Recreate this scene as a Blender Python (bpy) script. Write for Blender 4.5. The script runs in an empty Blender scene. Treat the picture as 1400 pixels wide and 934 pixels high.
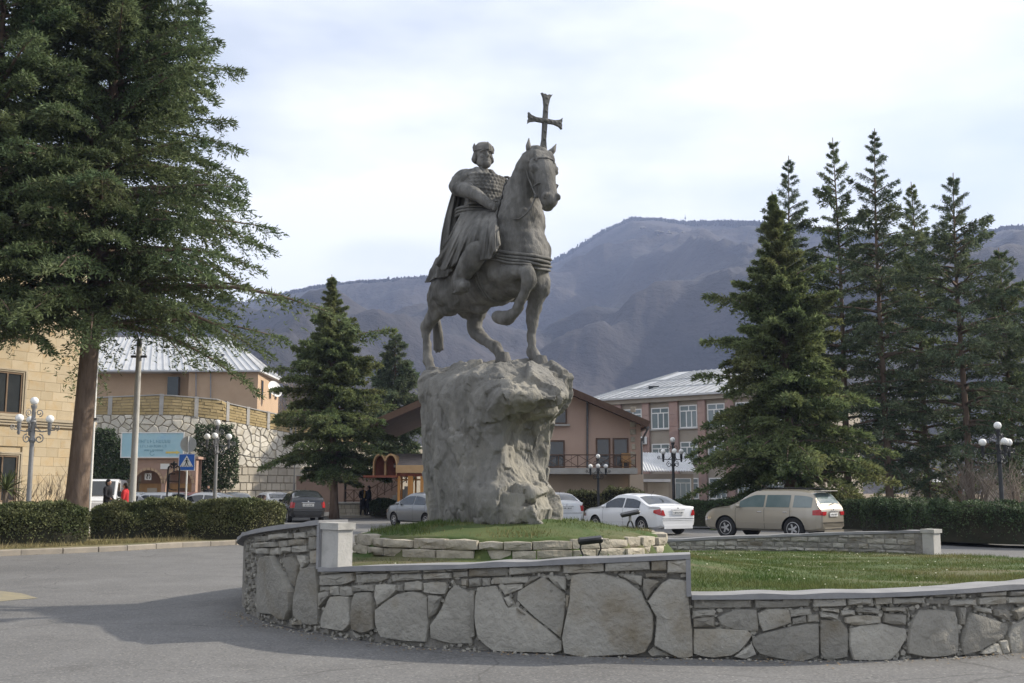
import bpy, bmesh, math, random
import numpy as np
from mathutils import Vector, Matrix
R = math.radians
SC = bpy.context.scene
COL = SC.collection
random.seed(7)

# ------------------------------------------------------------------ camera
F = 1500.0; PW, PH, HORIZON = 1400.0, 934.0, 670.0
CAMZ = 1.6
TH = math.atan((HORIZON - PH/2)/F)
cd = bpy.data.cameras.new('camera'); cam = bpy.data.objects.new('camera', cd); COL.objects.link(cam)
cam.location = (0, 0, CAMZ); cam.rotation_euler = (math.pi/2 + TH, 0, 0)
cd.sensor_width = 36; cd.lens = F/PW*36; cd.clip_start = 0.1; cd.clip_end = 20000
SC.camera = cam

# ------------------------------------------------------------------ light
SUN_DIR = Vector((1.0, 0.30, 0)).normalized()          # towards the sun, on plan
SUN_EL = R(32)
to_sun = Vector((SUN_DIR.x*math.cos(SUN_EL), SUN_DIR.y*math.cos(SUN_EL), math.sin(SUN_EL)))
W = bpy.data.worlds.new('World'); SC.world = W; W.use_nodes = True
nt = W.node_tree; nt.nodes.clear()
out = nt.nodes.new('ShaderNodeOutputWorld')
sky = nt.nodes.new('ShaderNodeTexSky'); sky.sky_type = 'NISHITA'; sky.sun_disc = False
sky.sun_elevation = SUN_EL; sky.sun_rotation = math.atan2(SUN_DIR.x, SUN_DIR.y)
sky.air_density = 1.0; sky.dust_density = 2.0
b1 = nt.nodes.new('ShaderNodeBackground'); b1.inputs[1].default_value = 0.12
nt.links.new(sky.outputs[0], b1.inputs[0])
b2 = nt.nodes.new('ShaderNodeBackground'); b2.inputs[0].default_value = (0.965, 0.98, 1.0, 1); b2.inputs[1].default_value = 0.97
tc = nt.nodes.new('ShaderNodeTexCoord'); mp = nt.nodes.new('ShaderNodeMapping'); mp.inputs['Scale'].default_value = (1, 1, 2.6)
nz = nt.nodes.new('ShaderNodeTexNoise'); nz.inputs['Scale'].default_value = 2.1; nz.inputs['Detail'].default_value = 5; nz.inputs['Roughness'].default_value = 0.5
rp = nt.nodes.new('ShaderNodeMapRange'); rp.inputs[1].default_value = 0.34; rp.inputs[2].default_value = 0.58; rp.inputs[3].default_value = 0.25; rp.inputs[4].default_value = 1.0
mx = nt.nodes.new('ShaderNodeMixShader')
nt.links.new(tc.outputs['Generated'], mp.inputs[0]); nt.links.new(mp.outputs[0], nz.inputs['Vector']); nt.links.new(nz.outputs['Fac'], rp.inputs[0])
nt.links.new(rp.outputs[0], mx.inputs[0]); nt.links.new(b1.outputs[0], mx.inputs[1]); nt.links.new(b2.outputs[0], mx.inputs[2]); nt.links.new(mx.outputs[0], out.inputs[0])
sd = bpy.data.lights.new('sun', 'SUN'); sd.energy = 4.6; sd.angle = R(1.2); sd.color = (1.0, 0.91, 0.77)
so = bpy.data.objects.new('sun', sd); COL.objects.link(so); so.location = (60, 20, 60)
so.rotation_euler = to_sun.to_track_quat('Z', 'Y').to_euler()
vs = SC.view_settings; vs.view_transform = 'Standard'; vs.look = 'None'; vs.gamma = 1; vs.exposure = 0.55; vs.use_curve_mapping = False
SC.cycles.volume_bounces = 0
SC.cycles.max_bounces = 6; SC.cycles.transparent_max_bounces = 6

# ------------------------------------------------------------------ pixel helpers (photograph pixels -> world)
def ray(u, v):
    a = (u-PW/2)/F; b = (v-PH/2)/F
    return np.array([a, math.cos(TH)+b*math.sin(TH), math.sin(TH)-b*math.cos(TH)])
def at(u, v, d):
    r = ray(u, v); t = d/r[1]
    return Vector((r[0]*t, d, CAMZ+r[2]*t))
def gr(u, v, z=0.0):
    r = ray(u, v); t = (z-CAMZ)/r[2]
    return Vector((r[0]*t, r[1]*t, z))
def xat(u, d):      # world x of a column of pixels on the horizon at depth d
    return at(u, HORIZON, d).x
def zat(v, d): return at(700, v, d).z

# ------------------------------------------------------------------ noise
def _hash(ix, iy, iz, seed):
    n = (ix*374761393 + iy*668265263 + iz*2147483647 + seed*1274126177) & 0xffffffff
    n = ((n ^ (n >> 13))*1274126177) & 0xffffffff
    n = (n ^ (n >> 16)) & 0xffffffff
    return n/4294967295.0*2-1
def vnoise(p, seed=0):
    p = np.asarray(p, float); i = np.floor(p).astype(np.int64); f = p-i
    w = f*f*f*(f*(f*6-15)+10); r = 0
    for dx in (0, 1):
        for dy in (0, 1):
            for dz in (0, 1):
                h = _hash(i[..., 0]+dx, i[..., 1]+dy, i[..., 2]+dz, seed)
                r = r + h*(w[..., 0] if dx else 1-w[..., 0])*(w[..., 1] if dy else 1-w[..., 1])*(w[..., 2] if dz else 1-w[..., 2])
    return r
def fbm(p, oct=4, seed=0, gain=.5):
    p = np.asarray(p, float); a = 1; s = 0
    for o in range(oct):
        s = s+a*vnoise(p*(2**o)+o*17.3, seed+o); a *= gain
    return s

# ------------------------------------------------------------------ materials
MATS = {}
def material(name, c1, c2=None, scale=3.0, rough=.85, bump=0.0, bscale=None, metal=0.0, objvar=0.0, detail=6, stretch=(1, 1, 1),
             c3=None, s3=0.6, spec=.3, bdist=.02, emis=None, trans=0.0, island=0.0, contrast=(.35, .65), alpha=None, coat=0):
    m = bpy.data.materials.new(name); m.use_nodes = True; t = m.node_tree; n = t.nodes; L = t.links
    bs = n['Principled BSDF']; bs.inputs['Roughness'].default_value = rough; bs.inputs['Metallic'].default_value = metal
    bs.inputs['Specular IOR Level'].default_value = spec
    if coat: bs.inputs['Coat Weight'].default_value = coat; bs.inputs['Coat Roughness'].default_value = .06
    MATS[name] = m
    col = None
    tcn = n.new('ShaderNodeTexCoord'); mpn = n.new('ShaderNodeMapping'); mpn.inputs['Scale'].default_value = stretch
    L.new(tcn.outputs['Object'], mpn.inputs[0]); vec = mpn.outputs[0]
    if objvar:
        oi = n.new('ShaderNodeObjectInfo'); ad = n.new('ShaderNodeVectorMath'); ad.operation = 'MULTIPLY_ADD'
        cb = n.new('ShaderNodeCombineXYZ'); L.new(oi.outputs['Random'], cb.inputs[0]); L.new(oi.outputs['Random'], cb.inputs[1])
        L.new(cb.outputs[0], ad.inputs[0]); ad.inputs[1].default_value = (37, 53, 11); L.new(vec, ad.inputs[2]); vec = ad.outputs[0]
    if c2 is None: c2 = c1
    def noise(s, d=detail):
        q = n.new('ShaderNodeTexNoise'); q.inputs['Scale'].default_value = s; q.inputs['Detail'].default_value = d
        q.inputs['Roughness'].default_value = .6; L.new(vec, q.inputs['Vector']); return q.outputs['Fac']
    r = n.new('ShaderNodeMapRange'); r.inputs[1].default_value = contrast[0]; r.inputs[2].default_value = contrast[1]
    L.new(noise(scale), r.inputs[0])
    mix = n.new('ShaderNodeMix'); mix.data_type = 'RGBA'; mix.inputs['A'].default_value = (*c1, 1); mix.inputs['B'].default_value = (*c2, 1)
    L.new(r.outputs[0], mix.inputs['Factor']); col = mix.outputs['Result']
    if c3 is not None:
        r3 = n.new('ShaderNodeMapRange'); r3.inputs[1].default_value = .5; r3.inputs[2].default_value = .68
        L.new(noise(s3, 4), r3.inputs[0])
        m3 = n.new('ShaderNodeMix'); m3.data_type = 'RGBA'; L.new(col, m3.inputs['A']); m3.inputs['B'].default_value = (*c3, 1)
        L.new(r3.outputs[0], m3.inputs['Factor']); col = m3.outputs['Result']
    def hsvvar(src, amt, col):
        h = n.new('ShaderNodeHueSaturation'); rr = n.new('ShaderNodeMapRange')
        rr.inputs[3].default_value = 1-amt; rr.inputs[4].default_value = 1+amt
        L.new(src, rr.inputs[0]); L.new(rr.outputs[0], h.inputs['Value']); L.new(col, h.inputs['Color']); return h.outputs[0]
    if objvar: col = hsvvar(oi.outputs['Random'], objvar, col)
    if island:
        g = n.new('ShaderNodeNewGeometry'); col = hsvvar(g.outputs['Random Per Island'], island, col)
    L.new(col, bs.inputs['Base Color'])
    if bump:
        bn = n.new('ShaderNodeBump'); bn.inputs['Strength'].default_value = bump; bn.inputs['Distance'].default_value = bdist
        L.new(noise(bscale or scale*4, 8), bn.inputs['Height']); L.new(bn.outputs[0], bs.inputs['Normal'])
    if emis: bs.inputs['Emission Color'].default_value = (*emis[0], 1); bs.inputs['Emission Strength'].default_value = emis[1]
    if trans:
        tr = n.new('ShaderNodeBsdfTranslucent'); L.new(col, tr.inputs[0]); ms = n.new('ShaderNodeMixShader'); ms.inputs[0].default_value = trans
        L.new(bs.outputs[0], ms.inputs[1]); L.new(tr.outputs[0], ms.inputs[2]); L.new(ms.outputs[0], n['Material Output'].inputs[0])
    if alpha is not None: bs.inputs['Alpha'].default_value = alpha
    return m

# ------------------------------------------------------------------ mesh builder
class MB:
    def __init__(s): s.v = []; s.f = []
    def add(s, v, f):
        o = len(s.v); s.v.extend([tuple(p) for p in v]); s.f.extend([tuple(i+o for i in q) for q in f]); return s
    def box(s, c, d, rz=0, bev=0.0, rx=0, ry=0):
        x, y, z = [k/2 for k in d]; M = Matrix.Rotation(rz, 3, 'Z') @ Matrix.Rotation(ry, 3, 'Y') @ Matrix.Rotation(rx, 3, 'X')
        if bev <= 0:
            P = [(-x,-y,-z),(x,-y,-z),(x,y,-z),(-x,y,-z),(-x,-y,z),(x,-y,z),(x,y,z),(-x,y,z)]
            Q = [(0,3,2,1),(4,5,6,7),(0,1,5,4),(1,2,6,5),(2,3,7,6),(3,0,4,7)]
        else:
            b = bev; P = []
            for zz, i in ((-z, b), (-z+b, 0), (z-b, 0), (z, b)):
                X, Y = x-i, y-i
                P += [(-X+b*(i==0),-Y,zz),(X-b*(i==0),-Y,zz),(X,-Y+b*(i==0),zz),(X,Y-b*(i==0),zz),(X-b*(i==0),Y,zz),(-X+b*(i==0),Y,zz),(-X,Y-b*(i==0),zz),(-X,-Y+b*(i==0),zz)]
            Q = [tuple(range(7,-1,-1)), tuple(range(24, 32))]
            for r in range(3):
                for k in range(8): Q.append((r*8+k, r*8+(k+1)%8, r*8+8+(k+1)%8, r*8+8+k))
        c = Vector(c); return s.add([tuple(M @ Vector(p)+c) for p in P], Q)
    def beam(s, a, b, w, h=None, up=(0, 0, 1)):
        a = Vector(a); b = Vector(b); h = h or w; d = (b-a).normalized(); u = Vector(up)
        if abs(d.dot(u)) > .98: u = Vector((1, 0, 0))
        sx = d.cross(u).normalized()*w/2; sy = sx.cross(d).normalized()*h/2
        P = [a-sx-sy, a+sx-sy, a+sx+sy, a-sx+sy, b-sx-sy, b+sx-sy, b+sx+sy, b-sx+sy]
        return s.add(P, [(0,1,2,3),(7,6,5,4),(1,0,4,5),(2,1,5,6),(3,2,6,7),(0,3,7,4)])
    def tube(s, pts, rad, n=8, caps=True, flat=1.0):
        pts = [Vector(p) for p in pts]; N = len(pts)
        rad = [rad]*N if not hasattr(rad, '__len__') else rad
        V = []; prev = None
        for i, p in enumerate(pts):
            d = (pts[min(i+1, N-1)]-pts[max(i-1, 0)])
            d = d.normalized() if d.length > 1e-9 else Vector((0, 0, 1))
            if prev is None:
                u = Vector((0, 0, 1)) if abs(d.z) < .9 else Vector((1, 0, 0))
                a = d.cross(u).normalized()
            else:
                a = prev-d*prev.dot(d); a = a.normalized() if a.length > 1e-6 else d.orthogonal().normalized()
            prev = a; b = d.cross(a)
            for k in range(n):
                t = 2*math.pi*k/n; V.append(p+a*math.cos(t)*rad[i]+b*math.sin(t)*rad[i]*flat)
        Q = [(i*n+k, i*n+(k+1)%n, (i+1)*n+(k+1)%n, (i+1)*n+k) for i in range(N-1) for k in range(n)]
        if caps: Q += [tuple(range(n-1, -1, -1)), tuple(range((N-1)*n, N*n))]
        return s.add(V, Q)
    def ball(s, c, r, n=12, m=8, rot=None):
        r = (r, r, r) if not hasattr(r, '__len__') else r; c = Vector(c); V = [(0, 0, -1)]
        for i in range(1, m):
            t = math.pi*i/m
            for k in range(n): V.append((math.sin(t)*math.cos(2*math.pi*k/n), math.sin(t)*math.sin(2*math.pi*k/n), -math.cos(t)))
        V.append((0, 0, 1)); T = len(V)-1
        Q = [(0, 1+(k+1)%n, 1+k) for k in range(n)]
        for i in range(m-2):
            for k in range(n): Q.append((1+i*n+k, 1+i*n+(k+1)%n, 1+(i+1)*n+(k+1)%n, 1+(i+1)*n+k))
        Q += [(T, 1+(m-2)*n+k, 1+(m-2)*n+(k+1)%n) for k in range(n)]
        P = []
        for p in V:
            q = Vector((p[0]*r[0], p[1]*r[1], p[2]*r[2])); P.append((rot @ q if rot else q)+c)
        return s.add(P, Q)
    def lathe(s, prof, n=12, c=(0, 0, 0), axis='Z'):
        V = []
        for r, z in prof:
            for k in range(n):
                t = 2*math.pi*k/n; x, y = r*math.cos(t), r*math.sin(t)
                q = (x, y, z) if axis == 'Z' else ((x, z, y) if axis == 'Y' else (z, x, y))
                V.append((q[0]+c[0], q[1]+c[1], q[2]+c[2]))
        Q = [(i*n+k, i*n+(k+1)%n, (i+1)*n+(k+1)%n, (i+1)*n+k) for i in range(len(prof)-1) for k in range(n)]
        Q += [tuple(range(n-1, -1, -1)), tuple(range((len(prof)-1)*n, len(prof)*n))]
        return s.add(V, Q)
    def prism(s, poly, a, b, O, ux, uy):      # polygon in a plane with axes ux, uy at O, extruded from a to b along the normal
        O = Vector(O); ux = Vector(ux); uy = Vector(uy); nn = ux.cross(uy); n = len(poly)
        V = [O+ux*p[0]+uy*p[1]+nn*a for p in poly]+[O+ux*p[0]+uy*p[1]+nn*b for p in poly]
        return s.add(V, [tuple(range(n-1, -1, -1)), tuple(range(n, 2*n))]+[(k, (k+1) % n, n+(k+1) % n, n+k) for k in range(n)])
    def grid(s, P):      # P[i][j] points
        n, m = len(P), len(P[0]); return s.add([p for r in P for p in r], [(i*m+j, i*m+j+1, (i+1)*m+j+1, (i+1)*m+j) for i in range(n-1) for j in range(m-1)])
    def mesh(s, name, smooth=False, recalc=True):
        me = bpy.data.meshes.new(name); me.from_pydata([tuple(p) for p in s.v], [], s.f)
        if recalc:
            bm = bmesh.new(); bm.from_mesh(me); bmesh.ops.recalc_face_normals(bm, faces=bm.faces); bm.to_mesh(me); bm.free()
        if smooth is not False: shade(me, smooth)
        return me
    def build(s, name, mat, parent=None, smooth=False, loc=None, rz=0, recalc=True):
        return put(name, s.mesh(name, smooth, recalc), mat, parent, loc, rz)
def shade(me, ang=True):
    me.polygons.foreach_set('use_smooth', [True]*len(me.polygons))
    if ang is not True: me.set_sharp_from_angle(angle=R(ang))
def put(name, me, mat, parent=None, loc=None, rz=0):
    if mat is not None and not me.materials: me.materials.append(MATS[mat] if isinstance(mat, str) else mat)
    o = bpy.data.objects.new(name, me); COL.objects.link(o)
    if parent is not None: o.parent = parent
    if loc is not None: o.location = loc
    if rz: o.rotation_euler = (0, 0, rz)
    return o
def tag(o, label=None, cat=None, group=None, kind=None):
    if label: o['label'] = label
    if cat: o['category'] = cat
    if group: o['group'] = group
    if kind: o['kind'] = kind
    return o
def thing(name, label, cat, loc=(0, 0, 0), rz=0, group=None):
    o = bpy.data.objects.new(name, None); COL.objects.link(o); o.location = loc; o.rotation_euler = (0, 0, rz); o.empty_display_size = .2
    return tag(o, label, cat, group)
def wpart(name, mb, mat, root, smooth=False):       # builder holds world coordinates; root is an unrotated Empty
    l = root.location
    while root.parent is not None and False: pass
    off = Vector(l)
    p = root.parent
    while p is not None: off = off+Vector(p.location); p = p.parent
    mb.v = [(p[0]-off.x, p[1]-off.y, p[2]-off.z) for p in mb.v]
    return mb.build(name, mat, root, smooth)
def np_mesh(name, V, nper):        # V: (N*nper, 3) loose polygons of nper corners
    me = bpy.data.meshes.new(name); V = np.ascontiguousarray(V, dtype=np.float32); n = len(V)//nper
    me.vertices.add(len(V)); me.vertices.foreach_set('co', V.ravel())
    me.loops.add(len(V)); me.loops.foreach_set('vertex_index', np.arange(len(V), dtype=np.int32))
    me.polygons.add(n); me.polygons.foreach_set('loop_start', np.arange(0, len(V), nper, dtype=np.int32))
    me.update(calc_edges=True); return me
def crom(P, n, closed=False):
    P = [np.array(p, float) for p in P]; N = len(P); out = []
    rng = range(N if closed else N-1)
    for i in rng:
        g = (lambda k: P[k % N]) if closed else (lambda k: P[min(max(k, 0), N-1)])
        a, b, c, d = g(i-1), g(i), g(i+1), g(i+2)
        for j in range(n):
            t = j/n; out.append(.5*((2*b)+(-a+c)*t+(2*a-5*b+4*c-d)*t*t+(-a+3*b-3*c+d)*t**3))
    if not closed: out.append(P[-1])
    return np.array(out)
def remesh(mb, voxel, smooth=2, name='m', factor=.5):
    me = mb.mesh(name); o = bpy.data.objects.new('tmp', me); COL.objects.link(o)
    md = o.modifiers.new('r', 'REMESH'); md.mode = 'VOXEL'; md.voxel_size = voxel; md.use_smooth_shade = True
    if smooth:
        sm = o.modifiers.new('s', 'SMOOTH'); sm.iterations = smooth; sm.factor = factor
    dg = bpy.context.evaluated_depsgraph_get(); r = bpy.data.meshes.new_from_object(o.evaluated_get(dg))
    bpy.data.objects.remove(o); bpy.data.meshes.remove(me); r.name = name; shade(r); return r
def displace(me, fn):
    n = len(me.vertices); co = np.empty(n*3, np.float32); me.vertices.foreach_get('co', co); no = np.empty(n*3, np.float32)
    me.vertices.foreach_get('normal', no); co = co.reshape(-1, 3); no = no.reshape(-1, 3)
    co = co+no*fn(co.astype(float))[:, None]; me.vertices.foreach_set('co', co.astype(np.float32).ravel()); me.update()
# ================================================================== materials used below
material('asphalt', (.124, .1235, .1225), (.160, .159, .157), .9, .88, .5, 120, c3=(.106, .1055, .105), s3=.16, bdist=.008, detail=12)
def asphalt_detail():
    m = MATS['asphalt']; t = m.node_tree; n = t.nodes; L = t.links; bs = n['Principled BSDF']; src = bs.inputs['Base Color'].links[0].from_socket
    tcn = n.new('ShaderNodeTexCoord'); col = src
    def mixin(fac, c, col):
        mx_ = n.new('ShaderNodeMix'); mx_.data_type = 'RGBA'; L.new(fac, mx_.inputs['Factor']); L.new(col, mx_.inputs['A']); mx_.inputs['B'].default_value = (*c, 1); return mx_.outputs['Result']
    def rng_(sock, a, b, c=0.0, d=1.0):
        r = n.new('ShaderNodeMapRange'); r.inputs[1].default_value = a; r.inputs[2].default_value = b; r.inputs[3].default_value = c; r.inputs[4].default_value = d; L.new(sock, r.inputs[0]); return r.outputs[0]
    v = n.new('ShaderNodeTexVoronoi'); v.inputs['Scale'].default_value = 55; L.new(tcn.outputs['Object'], v.inputs['Vector'])
    sp_ = n.new('ShaderNodeSeparateColor'); L.new(v.outputs['Color'], sp_.inputs[0]); col = mixin(rng_(sp_.outputs[0], .78, 1.0, 0, .55), (.30, .29, .275), col); col = mixin(rng_(sp_.outputs[1], .8, 1.0, 0, .6), (.06, .058, .055), col)   # aggregate
    nz_ = n.new('ShaderNodeTexNoise'); nz_.inputs['Scale'].default_value = .8; nz_.inputs['Detail'].default_value = 6; L.new(tcn.outputs['Object'], nz_.inputs['Vector'])
    ad = n.new('ShaderNodeMix'); ad.data_type = 'VECTOR'; ad.inputs['Factor'].default_value = .35; L.new(tcn.outputs['Object'], ad.inputs[4]); L.new(nz_.outputs['Color'], ad.inputs[5])
    c = n.new('ShaderNodeTexVoronoi'); c.feature = 'DISTANCE_TO_EDGE'; c.inputs['Scale'].default_value = .42; L.new(ad.outputs[1], c.inputs['Vector']); col = mixin(rng_(c.outputs['Distance'], .0, .006, .55, 0), (.05, .048, .046), col)     # cracks
    st = n.new('ShaderNodeTexNoise'); st.inputs['Scale'].default_value = 1.7; st.inputs['Detail'].default_value = 3; L.new(tcn.outputs['Object'], st.inputs['Vector']); col = mixin(rng_(st.outputs['Fac'], .62, .72, 0, .35), (.085, .083, .08), col)                       # stains
    L.new(col, bs.inputs['Base Color'])
asphalt_detail()
material('kerb_stone', (.31, .275, .225), (.23, .21, .18), 2, .9, .4, 30, objvar=.12)
material('soil', (.16, .12, .08), (.24, .19, .12), 2.5, .95, .5, 30)
material('lawn_base', (.045, .08, .02), (.085, .105, .036), 2.0, .95, .6, 60, c3=(.14, .12, .07), s3=.5)
material('grass', (.062, .110, .024), (.130, .150, .050), 1.2, .8, island=.35, trans=.25, c3=(.19, .17, .07), s3=.35)
material('wall_stone', (.262, .25, .218), (.37, .355, .312), 3.2, .92, .8, 16, objvar=.26, c3=(.20, .172, .125), s3=1.6, bdist=.045, contrast=(.3, .7))
material('ring_stone', (.42, .38, .305), (.30, .275, .225), 4, .92, .9, 14, objvar=.2, bdist=.04)
material('chink', (.22, .21, .18), (.33, .315, .275), 5, .95, .6, 30, island=.3)
material('mortar', (.18, .17, .15), (.26, .248, .22), 9, .95, .8, 30, bdist=.03)
material('coping', (.21, .21, .215), (.27, .27, .272), 3, .75, .25, 40)
material('pillar_concrete', (.37, .365, .34), (.44, .43, .405), 3, .85, .4, 30, c3=(.28, .275, .255), s3=2.5)
material('boulder', (.135, .132, .121), (.23, .224, .204), 2.6, .95, 1.0, 9, stretch=(1, 1, .45), c3=(.29, .272, .225), s3=.8, bdist=.06, detail=12)
material('statue_stone', (.088, .087, .081), (.205, .20, .186), 4.5, .8, .9, 30, stretch=(1, 1, .3), c3=(.06, .058, .053), s3=2.4, bdist=.02, detail=12)
material('black_paint', (.012, .012, .013), (.02, .02, .02), 5, .4)
material('iron', (.10, .105, .11), (.16, .16, .165), 8, .55, .1, metal=.3)

# ================================================================== ground
g = MB(); g.box((0, 3000, -.25), (12000, 9000, .5)); tag(g.build('ground', 'soil'), kind='structure')
g = MB(); g.box((0, 40, -.046), (420, 150, .1)); tag(g.build('road', 'asphalt'), kind='structure')

# ================================================================== round island: its outline on plan
front = [gr(330, 835), gr(352, 848), gr(388, 858), gr(437, 868), gr(550, 884), gr(700, 893), gr(820, 898), gr(945, 901), gr(1100, 904), gr(1230, 903), gr(1400, 893)]
ctl = [(p.x, p.y) for p in front]+[(7.4, 12.3), (9.3, 14.6), (10.0, 17.5), (9.5, 20.3), (8.35, 22.1), (6.4, 23.6), (3.9, 24.3), (1.2, 24.0), (-1.4, 22.4), (-3.3, 19.6), (-3.95, 16.7)]
OUT = crom(ctl, 16, True)                       # clockwise seen from above? sorted below
seg = np.linalg.norm(np.roll(OUT, -1, 0)-OUT, axis=1); SL = np.concatenate([[0], np.cumsum(seg)]); PER = SL[-1]
CEN = OUT.mean(0)
def on_out(s):
    s = s % PER; i = min(int(np.searchsorted(SL, s, side='right'))-1, len(OUT)-1); t = (s-SL[i])/max(seg[i], 1e-9)
    a = OUT[i]; b = OUT[(i+1) % len(OUT)]; p = a+(b-a)*t
    def tg(k): return OUT[(k+1) % len(OUT)]-OUT[(k-1) % len(OUT)]
    d = tg(i)*(1-t)+tg(i+1)*t; n = np.array([d[1], -d[0]]); n /= np.linalg.norm(n)
    if np.dot(n, p-CEN) < 0: n = -n
    return p, n
def wmap(s, z, o):
    p, n = on_out(s); return (p[0]+n[0]*o, p[1]+n[1]*o, z)
def hit(u, v):           # pixel -> (s, z) on the near face of the island wall
    r = ray(u, v); best = None
    for i in range(len(OUT)):
        a = OUT[i]; b = OUT[(i+1) % len(OUT)]
        if min(a[1], b[1]) > 17: continue
        e = b-a; den = r[0]*e[1]-r[1]*e[0]
        if abs(den) < 1e-9: continue
        t = (a[0]*e[1]-a[1]*e[0])/den; w = (a[0]*r[1]-a[1]*r[0])/den
        if -1e-6 <= w <= 1+1e-6 and t > 0 and (best is None or t < best[0]): best = (t, SL[i]+w*seg[i])
    if best is None:
        r0 = [q for q in range(len(OUT))]; j = min(r0, key=lambda k: abs(math.atan2(OUT[k][0], OUT[k][1])-math.atan2(r[0], r[1])) if OUT[k][1] < 16 else 9)
        return SL[j], CAMZ+r[2]*OUT[j][1]/r[1]
    return best[1], CAMZ+r[2]*best[0]
S_L = SL[0]; S_A = hit(437, 820)[0]; S_B = hit(946, 860)[0]
def s_near(x, y): return SL[int(np.argmin(((OUT-np.array([x, y]))**2).sum(1)))]
S_P = s_near(8.35, 22.1)
def top_z(s, sec=None):
    s = s % PER
    if s <= S_A: return 1.02+(s/S_A)*.24
    if s <= S_B: return .74+(s-S_A)/(S_B-S_A)*.25
    if s <= S_P: return .605+min(1, (s-S_B)/4)*.075-.36*max(0, (s-S_B-5.5)/(S_P-S_B-5.5))**.7*(1 if s > S_B+5.5 else 0)
    t = (s-S_P)/(PER-S_P)
    return max(.82-.28*min(1, t/.30), .54) if t < .8 else .54+(t-.8)/.2*.48
def ground_z(x, y):
    x = np.asarray(x, float); y = np.asarray(y, float)
    r = np.hypot(x+.02, y-15.9)
    z = .56-.019*(y-11.0)
    z = z+np.clip(1-(r-2.15)/2.3, 0, 1)**1.5*.26*np.clip((16.5-y)/3+1, .3, 1)
    m = np.clip(1-r/2.12, 0, 1)
    z = np.where(r < 2.12, .99+.22*np.minimum(1, m*1.5), z)
    return z
wall = thing('island_wall', 'dry-laid stone wall with grey coping, stepped around the statue lawn', 'stone wall', (CEN[0], CEN[1], 0))
# core, coping
def strip(mb, s0, s1, o0, o1, z0f, z1f, n):
    for k in range(n):
        a = s0+(s1-s0)*k/n; b = s0+(s1-s0)*(k+1)/n; V = []
        for s in (a, b):
            z0, z1 = z0f(s), z1f(s)
            V += [wmap(s, z0, o0), wmap(s, z0, o1), wmap(s, z1, o1), wmap(s, z1, o0)]
        Q = [(1, 2, 6, 5), (2, 3, 7, 6), (3, 0, 4, 7), (0, 1, 5, 4)]
        if k == 0: Q.append((0, 3, 2, 1))
        if k == n-1: Q.append((4, 5, 6, 7))
        mb.add(V, Q)
for a, b, n in ((0, S_A-.004, 12), (S_A, S_B, 26), (S_B+.004, S_P, 60), (S_P+.004, PER-.02, 70)):
    e = 1e-4
    core = MB(); strip(core, a+e, b-e, -.34, -.06, lambda s: -.1, lambda s: top_z(s)-.05, n); wpart('wall_core', core, 'mortar', wall)
    cp = MB(); strip(cp, a+e, b-e, -.37, .035, lambda s: top_z(s)-.05+.001, lambda s: top_z(s)+.007*math.sin(s*5.1+math.sin(s*2.3)*2), n*3)
    wpart('coping', cp, 'coping', wall)
# upright strip of coping at the two steps
for s, hi, lo in ((S_A, 1.26, .74), (S_B, .99, .605)):
    m = MB(); strip(m, s-.045, s+.0, -.36, .03, lambda q: lo-.02, lambda q: hi-.052, 1); wpart('step_edge', m, 'coping', wall)

def poly_clean(P, n_add=1, jit=.006, rnd=random):
    out = []
    for i, p in enumerate(P):
        q = P[(i+1) % len(P)]; out.append(p); L = math.hypot(q[0]-p[0], q[1]-p[1])
        if L > .12:
            for k in range(1, n_add+1):
                t = k/(n_add+1); out.append((p[0]+(q[0]-p[0])*t+rnd.uniform(-jit, jit), p[1]+(q[1]-p[1])*t+rnd.uniform(-jit, jit)))
    o2 = []
    for i, p in enumerate(out):               # cut corners a little
        a = out[i-1]; b = out[(i+1) % len(out)]
        o2.append((p[0]*.9+(a[0]+b[0])*.05, p[1]*.9+(a[1]+b[1])*.05))
    return o2
def stone_mb(P, fmap, front=.0, back=-.1, bev=.014, rnd=random):
    P = poly_clean(P, rnd=rnd); n = len(P); cx = sum(p[0] for p in P)/n; cz = sum(p[1] for p in P)/n
    size = max(max(p[0] for p in P)-min(p[0] for p in P), max(p[1] for p in P)-min(p[1] for p in P))
    def sh(p, d):
        L = math.hypot(p[0]-cx, p[1]-cz) or 1; k = max(.2, 1-d/L); return (cx+(p[0]-cx)*k, cz+(p[1]-cz)*k)
    P = [(cx+(p[0]-cx)*(1+.008/max(.05, math.hypot(p[0]-cx, p[1]-cz))), cz+(p[1]-cz)*(1+.008/max(.05, math.hypot(p[0]-cx, p[1]-cz)))) for p in P]
    rings = [(0, back), (0, front-bev*1.3), (bev*.7, front-bev*.2), (min(.09, size*.22), None)]
    V = []; tx, tz = rnd.uniform(-.07, .07), rnd.uniform(-.07, .07)
    for d, o in rings:
        for p in P:
            q = sh(p, d); oo = o if o is not None else front+rnd.uniform(-.008, .016)
            if o != back: oo += (q[0]-cx)*tx+(q[1]-cz)*tz+rnd.uniform(-.004, .004)
            V.append(fmap(q[0], q[1], oo))
    V.append(fmap(cx, cz, front+rnd.uniform(0, .012)))
    Q = [(r*n+k, r*n+(k+1) % n, (r+1)*n+(k+1) % n, (r+1)*n+k) for r in range(3) for k in range(n)]+[(3*n+k, 3*n+(k+1) % n, 4*n) for k in range(n)]
    m = MB(); m.add(V, Q); return m
Z5 = lambda L: [(640+x/3.889, 720+y/3.889) for x, y in L]
Z4 = lambda L: [(300+x/3.889, 690+y/3.889) for x, y in L]
Z6 = lambda L: [(940+x/3.043, 700+y/3.043) for x, y in L]
ST = []
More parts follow.
